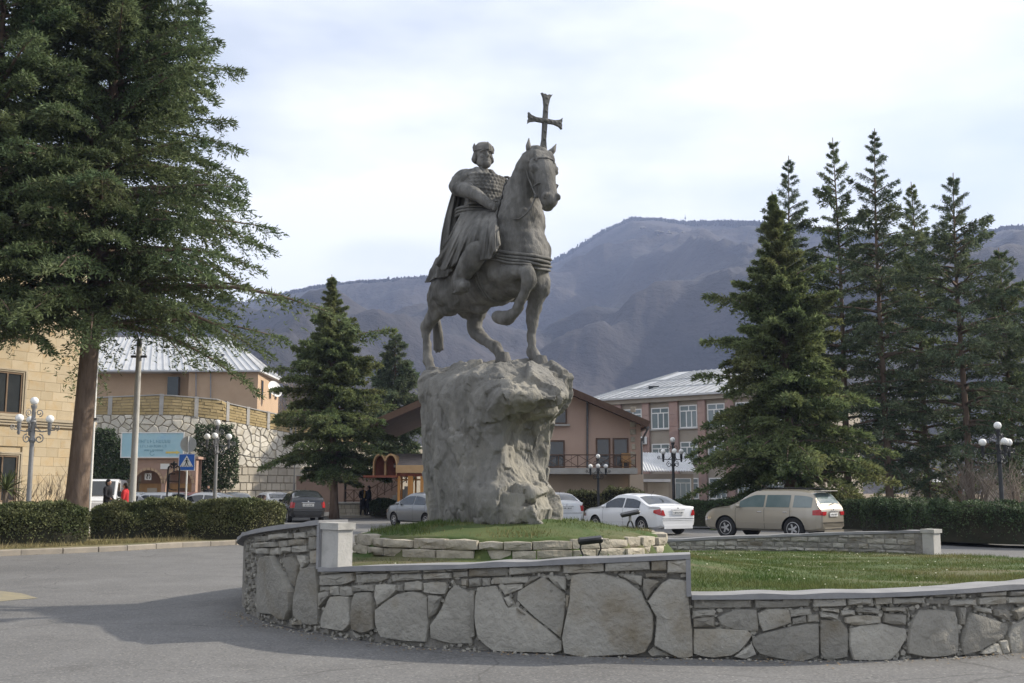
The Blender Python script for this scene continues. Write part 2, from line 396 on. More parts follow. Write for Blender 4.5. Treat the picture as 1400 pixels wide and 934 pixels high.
for L in (
 [(0,215),(210,205),(212,262),(0,268)], [(215,205),(490,198),(492,240),(215,258)], [(498,196),(720,190),(725,238),(500,250)], [(727,190),(965,178),(968,228),(727,240)],
 [(975,178),(1055,178),(1055,232),(975,234)], [(1060,180),(1165,175),(1165,245),(1060,245)], [(0,280),(70,272),(72,318),(0,322)], [(78,276),(115,276),(115,312),(78,316)],
 [(120,270),(322,266),(320,300),(120,308)], [(158,312),(290,307),(285,330),(190,368)], [(50,325),(150,318),(180,375),(210,435),(260,428),(330,475),(498,612),(495,660),(470,672),(135,662),(55,590),(38,480),(40,380)],
 [(262,350),(400,264),(516,358),(508,470),(493,596),(350,478),(262,392)], [(415,258),(515,268),(518,340),(470,316)], [(190,378),(215,372),(240,410),(215,428)],
 [(550,262),(640,252),(720,254),(830,286),(920,348),(942,402),(982,470),(978,600),(940,668),(880,680),(800,680),(600,690),(515,670),(505,590),(530,470),(545,380)],
 [(522,365),(540,370),(535,425),(517,430)], [(830,252),(925,262),(922,318),(880,298),(825,268)], [(932,278),(1018,290),(985,330),(950,388),(932,330)],
 [(1070,282),(1165,290),(1170,400),(1190,560),(1194,690),(1120,695),(990,630),(1000,560),(1008,480),(957,398),(1028,308)], [(940,248),(1058,250),(1055,274),(945,270)],
 [(985,640),(1110,697),(975,692),(955,668)], [(330,268),(390,262),(300,325),(296,310)], [(5,335),(34,340),(32,590),(8,600)], [(260,432),(310,468),(300,470),(256,440)]): ST.append(Z5(L))
for L in (
 [(530,376),(705,362),(710,405),(650,425),(530,430)], [(712,372),(890,367),(885,395),(840,412),(715,418)], [(900,374),(1070,367),(1075,398),(905,412)], [(1080,370),(1228,362),(1230,392),(1082,398)],
 [(720,346),(880,340),(880,362),(722,366)], [(540,352),(700,346),(700,358),(540,368)], [(900,342),(1060,337),(1060,360),(900,366)], [(1080,337),(1200,335),(1200,358),(1082,360)], [(1205,334),(1318,328),(1318,350),(1207,354)], [(1235,360),(1318,356),(1318,384),(1235,390)],
 [(590,437),(632,434),(635,482),(592,478)], [(638,437),(705,442),(705,482),(640,485)], [(712,430),(822,424),(824,460),(714,462)], [(826,427),(936,430),(940,455),(905,488),(832,538),(820,490)], [(950,430),(972,425),(972,458),(952,462)],
 [(978,415),(1075,412),(1076,456),(978,458)], [(1082,418),(1200,412),(1208,440),(1195,478),(1085,468)], [(1285,397),(1318,395),(1318,432),(1285,432)], [(528,470),(583,464),(583,485),(530,548)], [(528,436),(582,436),(582,458),(530,464)],
 [(590,492),(690,490),(693,600),(688,640),(655,672),(540,655),(540,610),(570,540)], [(725,472),(810,467),(816,560),(820,660),(760,682),(702,660),(702,580),(712,510)], [(832,560),(940,482),(1000,467),(1060,472),(1103,492),(1103,640),(1090,733),(990,725),(860,705),(837,640)],
 [(1112,482),(1178,492),(1150,573),(1110,608)], [(1250,428),(1350,478),(1352,580),(1336,690),(1340,742),(1230,740),(1122,710),(1120,640),(1180,560),(1215,472)],
 [(180,170),(250,165),(255,192),(185,198)], [(262,160),(380,152),(380,178),(265,185)], [(385,150),(445,145),(448,178),(388,182)], [(455,140),(510,132),(510,165),(458,170)], [(117,182),(160,180),(165,215),(118,220)], [(180,205),(300,198),(300,225),(185,228)],
 [(305,195),(360,190),(360,222),(308,228)], [(368,187),(450,185),(450,215),(370,218)], [(470,175),(510,172),(510,235),(468,240)], [(158,232),(190,232),(190,258),(160,260)], [(192,235),(260,232),(260,262),(195,262)], [(262,232),(315,230),(315,265),(264,268)],
 [(388,222),(460,218),(460,250),(390,255)], [(325,227),(382,225),(380,250),(328,255)], [(465,247),(510,244),(512,310),(470,312)], [(215,285),(290,272),(310,330),(345,370),(385,465),(378,560),(353,613),(310,605),(280,580),(190,580),(190,480),(205,360)],
 [(325,290),(380,280),(415,320),(412,380),(395,438),(367,400),(347,340)], [(430,347),(510,327),(515,500),(512,640),(440,635),(387,590),(392,500),(412,410)], [(115,265),(180,270),(185,380),(180,570),(145,575),(113,540)], [(400,270),(455,275),(455,310),(425,338)], [(370,640),(430,612),(430,640)], [(117,225),(152,230),(152,252),(118,250)], [(230,590),(262,590),(258,606),(232,606)]): ST.append(Z4(L))
for L in (
 [(20,362),(268,360),(270,398),(22,402)], [(276,360),(516,356),(510,392),(280,400)], [(524,358),(660,356),(662,390),(524,396)], [(666,356),(770,352),(772,384),(668,388)], [(782,350),(852,348),(852,380),(784,386)], [(858,358),(990,356),(992,382),(858,384)],
 [(996,360),(1092,358),(1090,385),(998,384)], [(1096,365),(1208,362),(1206,390),(1098,392)], [(1214,358),(1328,352),(1328,382),(1214,386)], [(1336,354),(1440,350),(1440,378),(1338,380)], [(1030,338),(1120,334),(1118,352),(1032,354)], [(1128,334),(1160,334),(1160,354),(1128,356)], [(1228,336),(1330,330),(1330,348),(1228,352)], [(1340,330),(1440,326),(1440,346),(1340,350)],
 [(22,412),(112,408),(114,432),(22,440)], [(24,444),(112,438),(112,478),(24,480)], [(124,440),(200,408),(286,406),(296,498),(190,488),(140,470)], [(292,422),(330,406),(420,406),(430,460),(314,498)], [(426,410),(512,404),(514,426),(428,438)], [(438,444),(494,432),(496,460),(438,470)], [(500,430),(550,426),(550,458),(500,462)],
 [(554,416),(630,428),(628,450),(556,438)], [(657,440),(700,434),(800,434),(802,460),(700,472),(660,462)], [(704,398),(800,402),(800,425),(706,418)], [(640,412),(698,410),(698,430),(645,432)], [(818,398),(908,396),(910,416),(820,412)], [(822,420),(916,428),(914,472),(822,462)], [(916,398),(936,430),(925,462)],
 [(24,486),(250,494),(268,512),(215,578),(180,598),(110,606),(24,590)], [(270,528),(330,502),(440,478),(548,464),(546,600),(470,622),(400,612),(300,590),(272,556)], [(192,602),(266,546),(285,592),(240,612)], [(556,450),(640,458),(666,488),(668,606),(570,614),(556,590)], [(677,488),(720,474),(810,468),(913,488),(918,520),(880,580),(845,616),(690,616),(677,560)],
 [(970,412),(1040,408),(1120,416),(1130,480),(1128,590),(1020,604),(920,588),(924,520),(937,460)], [(1180,420),(1338,468),(1343,490),(1300,538),(1215,580),(1152,596),(1147,540),(1162,480)], [(1202,398),(1270,404),(1272,424),(1212,412)], [(1282,404),(1345,412),(1346,458),(1286,432)], [(1224,590),(1288,548),(1306,596)], [(1302,540),(1330,535),(1338,590),(1314,594)],
 [(1365,470),(1440,430),(1440,592),(1354,590),(1342,520)], [(1358,412),(1400,394),(1440,420),(1372,446)], [(1135,400),(1165,400),(1158,470),(1140,470)], [(560,400),(630,404),(632,420),(560,412)]): ST.append(Z6(L))
s_max = 0; rs = random.Random(3)
for P in ST:
    Q = [hit(*p) for p in P]; Q = [(s, max(-.02, min(z, top_z((min(max(s, .01), PER*.5)))-.052))) for s, z in Q]
    ss = [q[0] for q in Q]
    if max(ss)-min(ss) > 4 or max(ss)-min(ss) < .02: continue
    s_max = max(s_max, max(ss))
    m = stone_mb(Q, wmap, front=rs.uniform(-.022, .032), rnd=rs); wpart('stone', m, 'wall_stone', wall, 35)
# the rest of the round: courses of blocks
def courses(s0, s1, zlow, rnd, hmin, hmax, wmin, wmax, parent, mat, sgn=1, off=0.0):
    z = zlow; lastz = None
    while z < .95:
        h = rnd.uniform(hmin, hmax); s = s0
        while s < s1-.04:
            w = min(rnd.uniform(wmin, wmax), s1-s); t = top_z(s+w/2)-.055
            if z < t-.05:
                zt = min(z+h, t); g_ = .008
                P = [(s+g_, z+g_), (s+w-g_, z+g_+rnd.uniform(-.01, .01)), (s+w-g_, zt-g_), (s+g_, zt-g_+rnd.uniform(-.01, .01))]
                if sgn > 0: m = stone_mb(P, wmap, front=rnd.uniform(-.02, .02), rnd=rnd)
                else: m = stone_mb(P, lambda a, b, o: wmap(a, b, -.34-o), front=rnd.uniform(.0, .03), back=-.06, rnd=rnd)
                wpart('stone', m, mat, parent, 35)
            s += w
        z += h
courses(s_max+.01, S_P, -.02, random.Random(5), .16, .3, .25, .6, wall, 'wall_stone')
courses(S_P+.2, S_P+(PER-S_P)*.42, .22, random.Random(6), .07, .13, .14, .42, wall, 'wall_stone', sgn=-1)
# small chinking stones filling the joints
V = []; Q = []; ck = MB()
for k in range(1500):
    s = rs.uniform(.05, s_max); t = top_z(s)-.07; z = rs.uniform(0, t); a = rs.uniform(.02, .05); b = rs.uniform(.015, .04); r = rs.uniform(0, 3)
    P = [(math.cos(r+q)*a*rs.uniform(.7, 1.1), math.sin(r+q)*b*rs.uniform(.7, 1.1)) for q in (0, 1.3, 2.5, 3.8, 5.1)]
    o = -.028+rs.uniform(-.014, .012)
    pts = [wmap(s+p[0], min(max(z+p[1], .0), t), -.08) for p in P]+[wmap(s+p[0]*.8, min(max(z+p[1]*.8, .0), t), o) for p in P]
    ck.add(pts, [(5, 6, 7, 8, 9)]+[(i, (i+1) % 5, 5+(i+1) % 5, 5+i) for i in range(5)])
tag(wpart('chinking', ck, 'chink', wall), kind='stuff')
# rubble at the wall foot
V = MB()
for k in range(260):
    s = rs.uniform(.05, s_max+1); o = abs(rs.gauss(0, .05))+.02; r = rs.uniform(.006, .022)
    p = wmap(s, r*.4, o); V.ball(p, (r, r*.8, r*.6), 5, 3)
tag(V.build('pebbles', 'chink'), 'loose pebbles and grit along the foot of the stepped island wall', 'pebbles', kind='stuff')
# concrete pillars at the steps
for (s, zb, zt, nm, lab, o0, o1, ds) in ((S_A+.005, .742, 1.235, 'pillar', 0, -.20, -.005, .32), (S_P-.22, .25, .84, 'pillar', 1, -.40, -.12, .24)):
    m = MB(); strip(m, s, s+ds, o0, o1, lambda q: zb, lambda q: zt-.075, 1); p = wpart('pillar', m, 'pillar_concrete', wall)
    m = MB(); strip(m, s-.045 if lab == 0 else s-.03, s+ds+.025, o0-.02, o1+.022, lambda q: zt-.074, lambda q: zt, 1); wpart('pillar_cap', m, 'pillar_concrete', wall)

# ------------------------------------------------------------------ lawn
ins = [np.array(wmap(s, 0, -.30)[:2]) for s in np.linspace(0, PER, 160, endpoint=False)]
bmn = np.min(ins, 0); bmx = np.max(ins, 0)
def inside(pts, poly):
    x, y = pts[:, 0], pts[:, 1]; c = np.zeros(len(pts), bool); P = np.array(poly); Q = np.roll(P, -1, 0)
    for a, b in zip(P, Q):
        k = ((a[1] > y) != (b[1] > y)) & (x < (b[0]-a[0])*(y-a[1])/(b[1]-a[1]+1e-12)+a[0]); c ^= k
    return c
lm = MB(); V = []; rings = 40; nn = len(ins); lc = np.array([-.02, 15.9])
lv = [(lc[0], lc[1], float(ground_z(*lc)))]
rr = sorted(set([i/rings for i in range(1, rings+1)]))
for r in rr:
    for p in ins:
        q = lc+(p-lc)*r; lv.append((q[0], q[1], float(ground_z(q[0], q[1]))+.012*float(vnoise(np.array([q[0]*1.5, q[1]*1.5, 0]), 5))))
lf = [(0, 1+k, 1+(k+1) % nn) for k in range(nn)]
for i in range(len(rr)-1):
    for k in range(nn): lf.append((1+i*nn+k, 1+i*nn+(k+1) % nn, 1+(i+1)*nn+(k+1) % nn, 1+(i+1)*nn+k))
lm.add(lv, lf); tag(lm.build('lawn', 'lawn_base', smooth=True), kind='structure')
rng = np.random.default_rng(11)
N = 330000; pts = rng.uniform(bmn, bmx, (N, 2))
keep = rng.random(N) < np.clip((11.5/np.maximum(pts[:, 1], 10.5))**1.6, .15, 1)
pts = pts[keep]; pts = pts[inside(pts, ins)]
rock_d = np.hypot((pts[:, 0]+.05)/.95, (pts[:, 1]-15.95)/1.0); pts = pts[(rock_d > .95)]
ringd = np.hypot(pts[:, 0]+.02, pts[:, 1]-15.9); pts = pts[~((ringd > 2.0) & (ringd < 2.36))]
dens = fbm(np.c_[pts*1.3, np.zeros(len(pts))], 3, 9); pts = pts[dens+rng.random(len(pts))*.9 > -.1]
n = len(pts); gz = ground_z(pts[:, 0], pts[:, 1])
h = rng.uniform(.02, .055, n)*(1+.5*fbm(np.c_[pts*.9, np.ones(n)], 2, 3))
lush = np.exp(-((pts[:, 0]+1.35)**2+(pts[:, 1]-15.0)**2)/.7); h = h*(1+1.6*lush)
a = rng.uniform(0, 6.283, n); w = rng.uniform(.003, .006, n); b = rng.uniform(0, 6.283, n); ln = h*rng.uniform(.2, .9, n)
base = np.c_[pts, gz-.005]
V = np.stack([base+np.c_[np.cos(a)*w, np.sin(a)*w, 0*a], base-np.c_[np.cos(a)*w, np.sin(a)*w, 0*a], base+np.c_[np.cos(b)*ln, np.sin(b)*ln, h]], 1).reshape(-1, 3)
tag(put('grass', np_mesh('grass', V, 3), 'grass'), 'short lawn grass with daisies inside the stepped stone wall', 'grass', kind='stuff')
# daisies
V = MB()
for k in range(150):
    x, y = rng.uniform(bmn[0], bmx[0]), rng.uniform(bmn[1], bmx[1])
    if not inside(np.array([[x, y]]), ins)[0] or math.hypot(x, y-15.9) < 2.5: continue
    z = float(ground_z(x, y)); V.ball((x, y, z+.045), (.011, .011, .006), 6, 4)
material('petal', (.75, .74, .62), (.8, .78, .5), 30, .7)
tag(V.build('daisies', 'petal'), 'tiny white daisies scattered over the island lawn', 'flowers', kind='stuff')
# weeds along the kerb of the wall kept out: the ring of edging stones round the mound
ring = thing('stone_ring', 'low two-course ring of cream split stones edging the mound under the boulder', 'stone edging', (-.02, 15.9, .7))
rk = random.Random(21)
def rmap(s, z, o): a = s/2.2; r = 2.2+o; return (-.02+math.sin(a)*r, 15.9-math.cos(a)*r, z)
for c, (z0, z1) in enumerate(((.755, .865), (.868, .985))):
    s = -math.pi*2.2+rk.uniform(0, .2); e = s+2*math.pi*2.2
    while s < e-.1:
        w = min(rk.uniform(.26, .56), e-s); t = z1+rk.uniform(-.02, .03)*c
        if e-s-w < .15: w = e-s
        P = [(s+.004, z0), (s+w-.004, z0+rk.uniform(0, .008)), (s+w-.004, t+rk.uniform(-.012, 0)), (s+.004, t+rk.uniform(-.012, 0))]
        wpart('stone', stone_mb(P, rmap, front=rk.uniform(-.04, .04)-.02*c, back=-.2, bev=.011, rnd=rk), 'ring_stone', ring, 40); s += w
# ================================================================== the boulder
def boulder():
    LV = [  # v (pixel row), ring of (u, depth) all round from the left, towards the camera, to the right, and back
     (726, [(586,16.5),(606,15.55),(640,15.1),(668,14.85),(735,14.9),(766,15.5),(760,16.7),(700,17.3),(620,17.2)]),
     (696, [(585,16.5),(606,15.5),(640,15.05),(664,14.75),(738,14.8),(767,15.4),(761,16.7),(700,17.3),(620,17.2)]),
     (672, [(583,16.5),(604,15.5),(640,15.0),(668,14.75),(732,14.85),(757,15.4),(752,16.6),(700,17.3),(618,17.2)]),
     (659, [(581,16.5),(603,15.5),(640,15.05),(676,14.85),(712,15.1),(746,15.6),(746,16.6),(700,17.3),(615,17.2)]),
     (630, [(577,16.5),(601,15.5),(642,15.05),(684,14.9),(704,15.3),(747,15.7),(748,16.6),(700,17.3),(612,17.2)]),
     (595, [(575,16.5),(599,15.5),(644,15.0),(688,14.85),(706,15.35),(752,15.65),(751,16.6),(700,17.3),(610,17.2)]),
     (576, [(574,16.5),(598,15.5),(645,14.95),(686,14.75),(712,15.25),(755,15.55),(752,16.6),(700,17.3),(608,17.2)]),
     (562, [(572,16.5),(597,15.5),(645,14.95),(688,14.62),(738,14.85),(768,15.35),(756,16.5),(700,17.3),(606,17.2)]),
     (548, [(571,16.5),(596,15.5),(645,14.95),(694,14.45),(764,14.55),(783,15.1),(766,16.4),(700,17.3),(604,17.2)]),
     (538, [(571,16.5),(597,15.5),(646,14.95),(698,14.42),(766,14.6),(784,15.2),(768,16.4),(700,17.3),(604,17.2)]),
     (518, [(573,16.6),(600,15.7),(650,15.05),(690,14.72),(756,15.0),(779,15.4),(766,16.4),(700,17.2),(604,17.2)]),
     (506, [(577,16.8),(612,16.3),(652,15.3),(682,15.0),(742,15.35),(775,15.6),(760,16.3),(700,16.9),(600,17.2)]),
     (497, [(640,16.5),(652,16.0),(664,15.6),(680,15.35),(724,15.6),(768,15.7),(752,16.2),(705,16.6),(655,16.7)])]
    def lin(P, k, closed):
        P = [np.array(p, float) for p in P]; n_ = len(P); o_ = []
        for i_ in range(n_ if closed else n_-1):
            for q_ in range(k): o_.append(P[i_]+(P[(i_+1) % n_]-P[i_])*q_/k)
        if not closed: o_.append(P[-1])
        return np.array(o_)
    rows = []
    for v, ringp in LV: rows.append(lin([tuple(at(u, v, d)) for u, d in ringp], 10, True))
    rows = np.array(rows); m = rows.shape[1]; G = np.array([lin(rows[:, k], 8, False) for k in range(m)]).transpose(1, 0, 2); n = len(G)
    mb = MB(); mb.v = [tuple(p) for p in G.reshape(-1, 3)]
    mb.f = [(i*m+k, i*m+(k+1) % m, (i+1)*m+(k+1) % m, (i+1)*m+k) for i in range(n-1) for k in range(m)]
    mb.f += [tuple(range(m-1, -1, -1)), tuple(range((n-1)*m, n*m))]
    # knob under the near hind hoof
    kb = at(592, 528, 16.9); mb.ball(kb, (.24, .26, .2), 14, 10)
    me = remesh(mb, .021, 2, 'rock')
    from mathutils.kdtree import KDTree
    def cells(p, n, seed, amp, tilt, sq):
        g = np.random.default_rng(seed); c = g.uniform(p.min(0)-.1, p.max(0)+.1, (n, 3)); kd = KDTree(n); k = np.array([1, 1, sq])
        for i_, q in enumerate(c*k): kd.insert(q, i_)
        kd.balance(); idx = np.array([kd.find(q)[1] for q in p*k]); a = g.uniform(-amp, amp, n); tv = g.normal(0, tilt, (n, 3))
        return a[idx]+((p-c[idx])*tv[idx]).sum(1)
    def fn(p):
        w = p+.06*np.stack([fbm(p*2.5+3, 2, 41), fbm(p*2.5+9, 2, 42), fbm(p*2.5+5, 2, 43)], 1)
        big = cells(p, 70, 3, .024, .085, .7); sml = cells(p+.3*(w-p), 500, 4, .009, .075, .6); tny = cells(p, 5000, 5, .002, .05, .8)
        a = np.abs(fbm(w*np.array([2.2, 2.2, .8]), 3, 5)); crack = -.03*np.exp(-(a/.018)**2)
        return big+sml+tny+crack+.010*fbm(p*np.array([12, 12, 7]), 4, 8)+.012*fbm(p*np.array([7, 7, .8]), 3, 31)-.01
    displace(me, fn)
    bmr = bmesh.new(); bmr.from_mesh(me); bmesh.ops.smooth_vert(bmr, verts=bmr.verts, factor=.5, use_axis_x=True, use_axis_y=True, use_axis_z=True); bmr.to_mesh(me); bmr.free(); shade(me, 35)
    return me
c0 = Vector((-.05, 15.9, 1.0))
me = boulder(); me.transform(Matrix.Translation(-c0))
tag(put('rock_pedestal', me, 'boulder', None, c0), 'rough grey boulder with overhanging top carrying the horseman', 'rock')

# ================================================================== the equestrian statue
ALF = R(47); S0 = Vector((0, 16.0, 0))
hx = Vector((math.cos(ALF), -math.sin(ALF), 0)); hy = Vector((math.sin(ALF), math.cos(ALF), 0))
def S(u, v, yl):           # pixel on the plane at lateral offset yl (to the horse's left) -> world
    r = ray(u, v); o = Vector((0, 0, CAMZ)); d = Vector(r); t = (yl+hy.dot(S0-o))/hy.dot(d); return o+d*t
def loc(xl, yl, z): return S0+hx*xl+hy*yl+Vector((0, 0, z))
ZH = zat(495, 16.0)          # hoof level
statue = thing('equestrian_statue', 'grey stone statue of a crowned rider with a cross on a walking horse', 'statue', (0, 16.0, ZH))
def limb(mb, pts, n=14, sub=4):
    """pts: (Vector, radius); smooth tapered limb with a ball at every joint"""
    A = crom([(p.x, p.y, p.z, r) for p, r in pts], sub, False)
    mb.tube([Vector(a[:3]) for a in A], [max(.01, a[3]) for a in A], n)
    for a in A[::sub]: mb.ball(a[:3], a[3], 12, 8)
    return mb
def ell(mb, c, r, yaw=0.0, pitch=0.0):   # ellipsoid in the horse's frame
    M = Matrix((hx, hy, Vector((0, 0, 1)))).transposed() @ Matrix.Rotation(yaw, 3, 'Z') @ Matrix.Rotation(pitch, 3, 'Y')
    mb.ball(c, r, 20, 14, M)
hb = MB()
def zz(v, d=16.0): return zat(v, d)
BZ = zz(358)
ell(hb, loc(-1.12, 0, zz(372)), (.56, .45, .50)); ell(hb, loc(-.5, 0, zz(366)), (.78, .49, .53)); ell(hb, loc(.08, 0, zz(355)), (.55, .47, .60))
ell(hb, loc(-1.2, -.2, zz(385)), (.36, .22, .42)); ell(hb, loc(-1.2, .2, zz(385)), (.36, .22, .42))
ell(hb, loc(.12, -.28, zz(348)), (.3, .2, .42)); ell(hb, loc(.12, .28, zz(348)), (.3, .2, .42))
ell(hb, loc(.34, -.13, zz(352)), (.24, .2, .26)); ell(hb, loc(.34, .15, zz(352)), (.24, .2, .26)); ell(hb, loc(-.05, 0, zz(310)), (.45, .24, .26))
# neck
limb(hb, [(loc(.02, 0, zz(335)), .40), (loc(.16, 0, zz(305)), .37), (S(713, 275, 0), .31), (S(719, 250, 0), .26), (S(727, 228, .0), .215), (S(734, 216, 0), .17)], 18)
# legs
limb(hb, [(loc(.18, .22, zz(368)), .22), (S(737, 388, .22), .165), (S(733, 408, .22), .125), (S(728, 427, .22), .105), (S(727, 441, .22), .08), (S(727, 458, .22), .072), (S(728, 474, .22), .075), (S(729, 482, .22), .09), (S(733, 489, .22), .078), (S(737, 494, .22), .092)])
limb(hb, [(loc(-.02, -.25, zz(352)), .26), (S(682, 373, -.26), .21), (S(702, 371, -.27), .16), (S(718, 371, -.27), .125), (S(723, 379, -.27), .115), (S(719, 395, -.27), .085), (S(712, 413, -.26), .075), (S(707, 424, -.26), .088), (S(700, 431, -.26), .082), (S(692, 434, -.26), .105), (S(685, 433, -.26), .10)])
limb(hb, [(loc(-1.2, -.2, zz(385)), .33), (S(601, 408, -.23), .24), (S(597, 424, -.23), .165), (S(590, 437, -.23), .12), (S(583, 448, -.23), .105), (S(583, 462, -.23), .082), (S(584, 478, -.23), .075), (S(585, 492, -.23), .092), (S(588, 500, -.23), .08), (S(591, 508, -.23), .095)])
limb(hb, [(loc(-1.05, .2, zz(388)), .32), (S(652, 408, .22), .23), (S(650, 425, .22), .165), (S(648, 440, .22), .12), (S(649, 452, .22), .115), (S(657, 460, .22), .095), (S(668, 469, .22), .08), (S(678, 475, .22), .09), (S(683, 482, .22), .08), (S(686, 489, .22), .09)])
ell(hb, loc(-.70, 0, zz(414)), (.2, .1, .09))
me = remesh(hb, .028, 5, 'horse')
displace(me, lambda p: .012*fbm(p*6, 3, 2)+.02*fbm(p*2.2, 2, 5)+.010*fbm(p*17, 2, 12)); me.transform(Matrix.Translation(-statue.location))
horse = put('horse', me, 'statue_stone', statue)
from mathutils.bvhtree import BVHTree
_hm = bmesh.new(); _hm.from_mesh(me); HB = BVHTree.FromBMesh(_hm); _hm.free()
def hug(p, c, off):          # the point where the line from outside towards c meets the horse, lifted by off
    l = statue.location; p = Vector(p)-l; c = Vector(c)-l; d = (c-p).normalized(); far_ = c-d*1.6
    h = HB.ray_cast(far_, d, 3.0)
    if h[0] is None: return p+l
    return h[0]-d*off+l
def spart(name, mb, smooth=True, voxel=None, parent=None, sm=2, noise=0.0):
    mb.v = [(p[0]-statue.location.x, p[1]-statue.location.y, p[2]-statue.location.z) for p in [Vector(q) for q in mb.v]]
    if voxel:
        me = remesh(mb, voxel, sm, name)
        if noise: displace(me, lambda p: noise*fbm(p*14, 3, 7))
        return put(name, me, 'statue_stone', parent or statue)
    return mb.build(name, 'statue_stone', parent or statue, smooth)
# hooves
for (u, v, y, tu, tv) in ((739, 496, .22, 743, 499), (683, 434, -.26, 679, 440), (592, 511, -.23, 597, 516), (688, 491, .22, 692, 494)):
    m = MB(); a = S(u, v, y); b = S(tu, tv, y)
    if v < 450: m.ball(a, (.125, .115, .10), 14, 10, Matrix.Rotation(R(20), 3, 'Y')); spart('hoof', m, voxel=.02); continue
    m.lathe([(.085, .10), (.10, .06), (.125, -.02), (.13, -.055), (.12, -.06)], 16, a); 
    spart('hoof', m, 40)
# head
hd = MB(); poll = S(738, 213, 0.02); fw = Vector((.36, -.933, 0)).normalized(); sd_ = Vector((.933, .36, 0)).normalized(); dn = Vector((0, 0, -1))
def H(f, s, d): return poll+fw*f*1.08+sd_*s*1.28+dn*d*1.09        # forward (towards the viewer), sideways, down
limb(hd, [(H(-.03, 0, .03), .15), (H(.05, 0, .14), .185), (H(.13, 0, .28), .178), (H(.21, 0, .44), .148), (H(.29, 0, .60), .132), (H(.32, 0, .69), .132)])
limb(hd, [(H(-.05, 0, .28), .14), (H(.06, 0, .46), .11), (H(.17, 0, .62), .085), (H(.24, 0, .72), .075)])
for sg in (-1, 1):
    hd.ball(H(-.02, sg*.085, .27), (.11, .10, .15), 14, 10)           # cheek
    hd.ball(H(.10, sg*.10, .17), (.09, .075, .10), 12, 8)             # temple
    limb(hd, [(H(.11, sg*.125, .19), .035), (H(.175, sg*.135, .215), .042), (H(.22, sg*.115, .25), .03)], 8)    # brow
    hd.ball(H(.165, sg*.148, .268), (.035, .03, .03), 10, 6)          # eye
    limb(hd, [(H(.17, sg*.10, .32), .045), (H(.26, sg*.075, .46), .038), (H(.35, sg*.06, .59), .035)], 8)       # face ridge
    hd.ball(H(.385, sg*.072, .655), (.05, .045, .05), 10, 7); limb(hd, [(H(.42, sg*.05, .63), .016), (H(.432, sg*.085, .655), .018), (H(.415, sg*.095, .69), .016)], 7)   # nostril
hd.ball(H(.345, 0, .735), (.085, .10, .045), 12, 8); hd.ball(H(.26, 0, .785), (.085, .085, .05), 12, 8)            # lips and chin
limb(hd, [(H(-.02, 0, .02), .16), (H(-.12, -.05, .12), .2), (S(722, 240, 0), .2)])
head = spart('head', hd, voxel=.016, sm=3, parent=None)
for sg, (du, dv) in ((-1, (-.03, -.24)), (1, (.15, -.20))):
    m = MB(); a = H(-.03, sg*.10, -.02); b = a+sd_*du+Vector((0, 0, -dv)); md_ = (a+b)/2+sd_*sg*.025
    m.tube([a, a*.65+b*.35+sd_*sg*.02, md_, b], [.06, .082, .066, .008], 10, flat=.6); spart('ear', m)
m = MB()
for k in range(9):
    s = (k-4)*.022; limb(m, [(H(-.06, s*.6, -.07), .03), (H(.1, s, -.02), .034), (H(.17, s*1.2, .08), .028), (H(.19, s*1.3+.01*(k % 2), .15), .012)], 7, 3)
spart('forelock', m, voxel=.014, sm=1)
# mane along the crest, on the far side and over the crest
m = MB(); rr_ = random.Random(4)
crest = crom([tuple(H(-.13, 0, -.02)), tuple(S(716, 222, 0)), tuple(S(707, 240, 0)), tuple(S(700, 262, .02)), tuple(S(696, 280, .03))], 8)
for k, c in enumerate(crest):
    c = Vector(c)
    for q in range(2):
        o = rr_.uniform(0, .05); limb(m, [(c+Vector((0, 0, .02)), .045), (c+hy*(.13+o)+Vector((0, 0, -.06)), .05), (c+hy*(.2+o)+Vector((0, 0, -.22)), .04), (c+hy*(.22+o)+Vector((0, 0, -.36)), .012)], 7, 2)
spart('mane', m, voxel=.02, sm=1)
# bridle and reins
m = MB()
for sg in (-1, 1):
    m.tube([H(-.06, sg*.16, .0), H(-.02, sg*.175, .16), H(.06, sg*.155, .36), H(.2, sg*.135, .58), H(.26, sg*.12, .66)], .014, 6)
    m.ball(H(.24, sg*.135, .64), .03, 8, 6)
m.tube([H(.1, -.15, .5), H(.28, -.12, .47), H(.34, 0, .45), H(.28, .12, .47), H(.1, .15, .5)], .014, 6)
m.tube([H(.05, -.165, .12), H(.2, -.09, .10), H(.23, 0, .09), H(.2, .09, .10), H(.05, .165, .12)], .013, 6)
spart('bridle', m)
m = MB(); m.tube(crom([tuple(H(.24, -.14, .65)), tuple(S(722, 290, -.3)), tuple(S(705, 300, -.3)), tuple(S(684, 292, -.2))], 8), .013, 6); spart('rein', m)
# tail
m = MB(); rr_ = random.Random(9)
for k in range(16):
    a = rr_.uniform(-.05, .05); b = rr_.uniform(-.06, .06); e = rr_.uniform(-8, 4)
    limb(m, [(loc(-1.60, a*.4, zz(372)), .05), (loc(-1.72+a*.3, a, zz(392)), .05), (S(594+b*40, 425, a), .045), (S(599+b*70, 455, a), .04), (S(600+b*110, 480+e, a*1.2), .018)], 7, 4)
spart('tail', m, voxel=.022, sm=1)
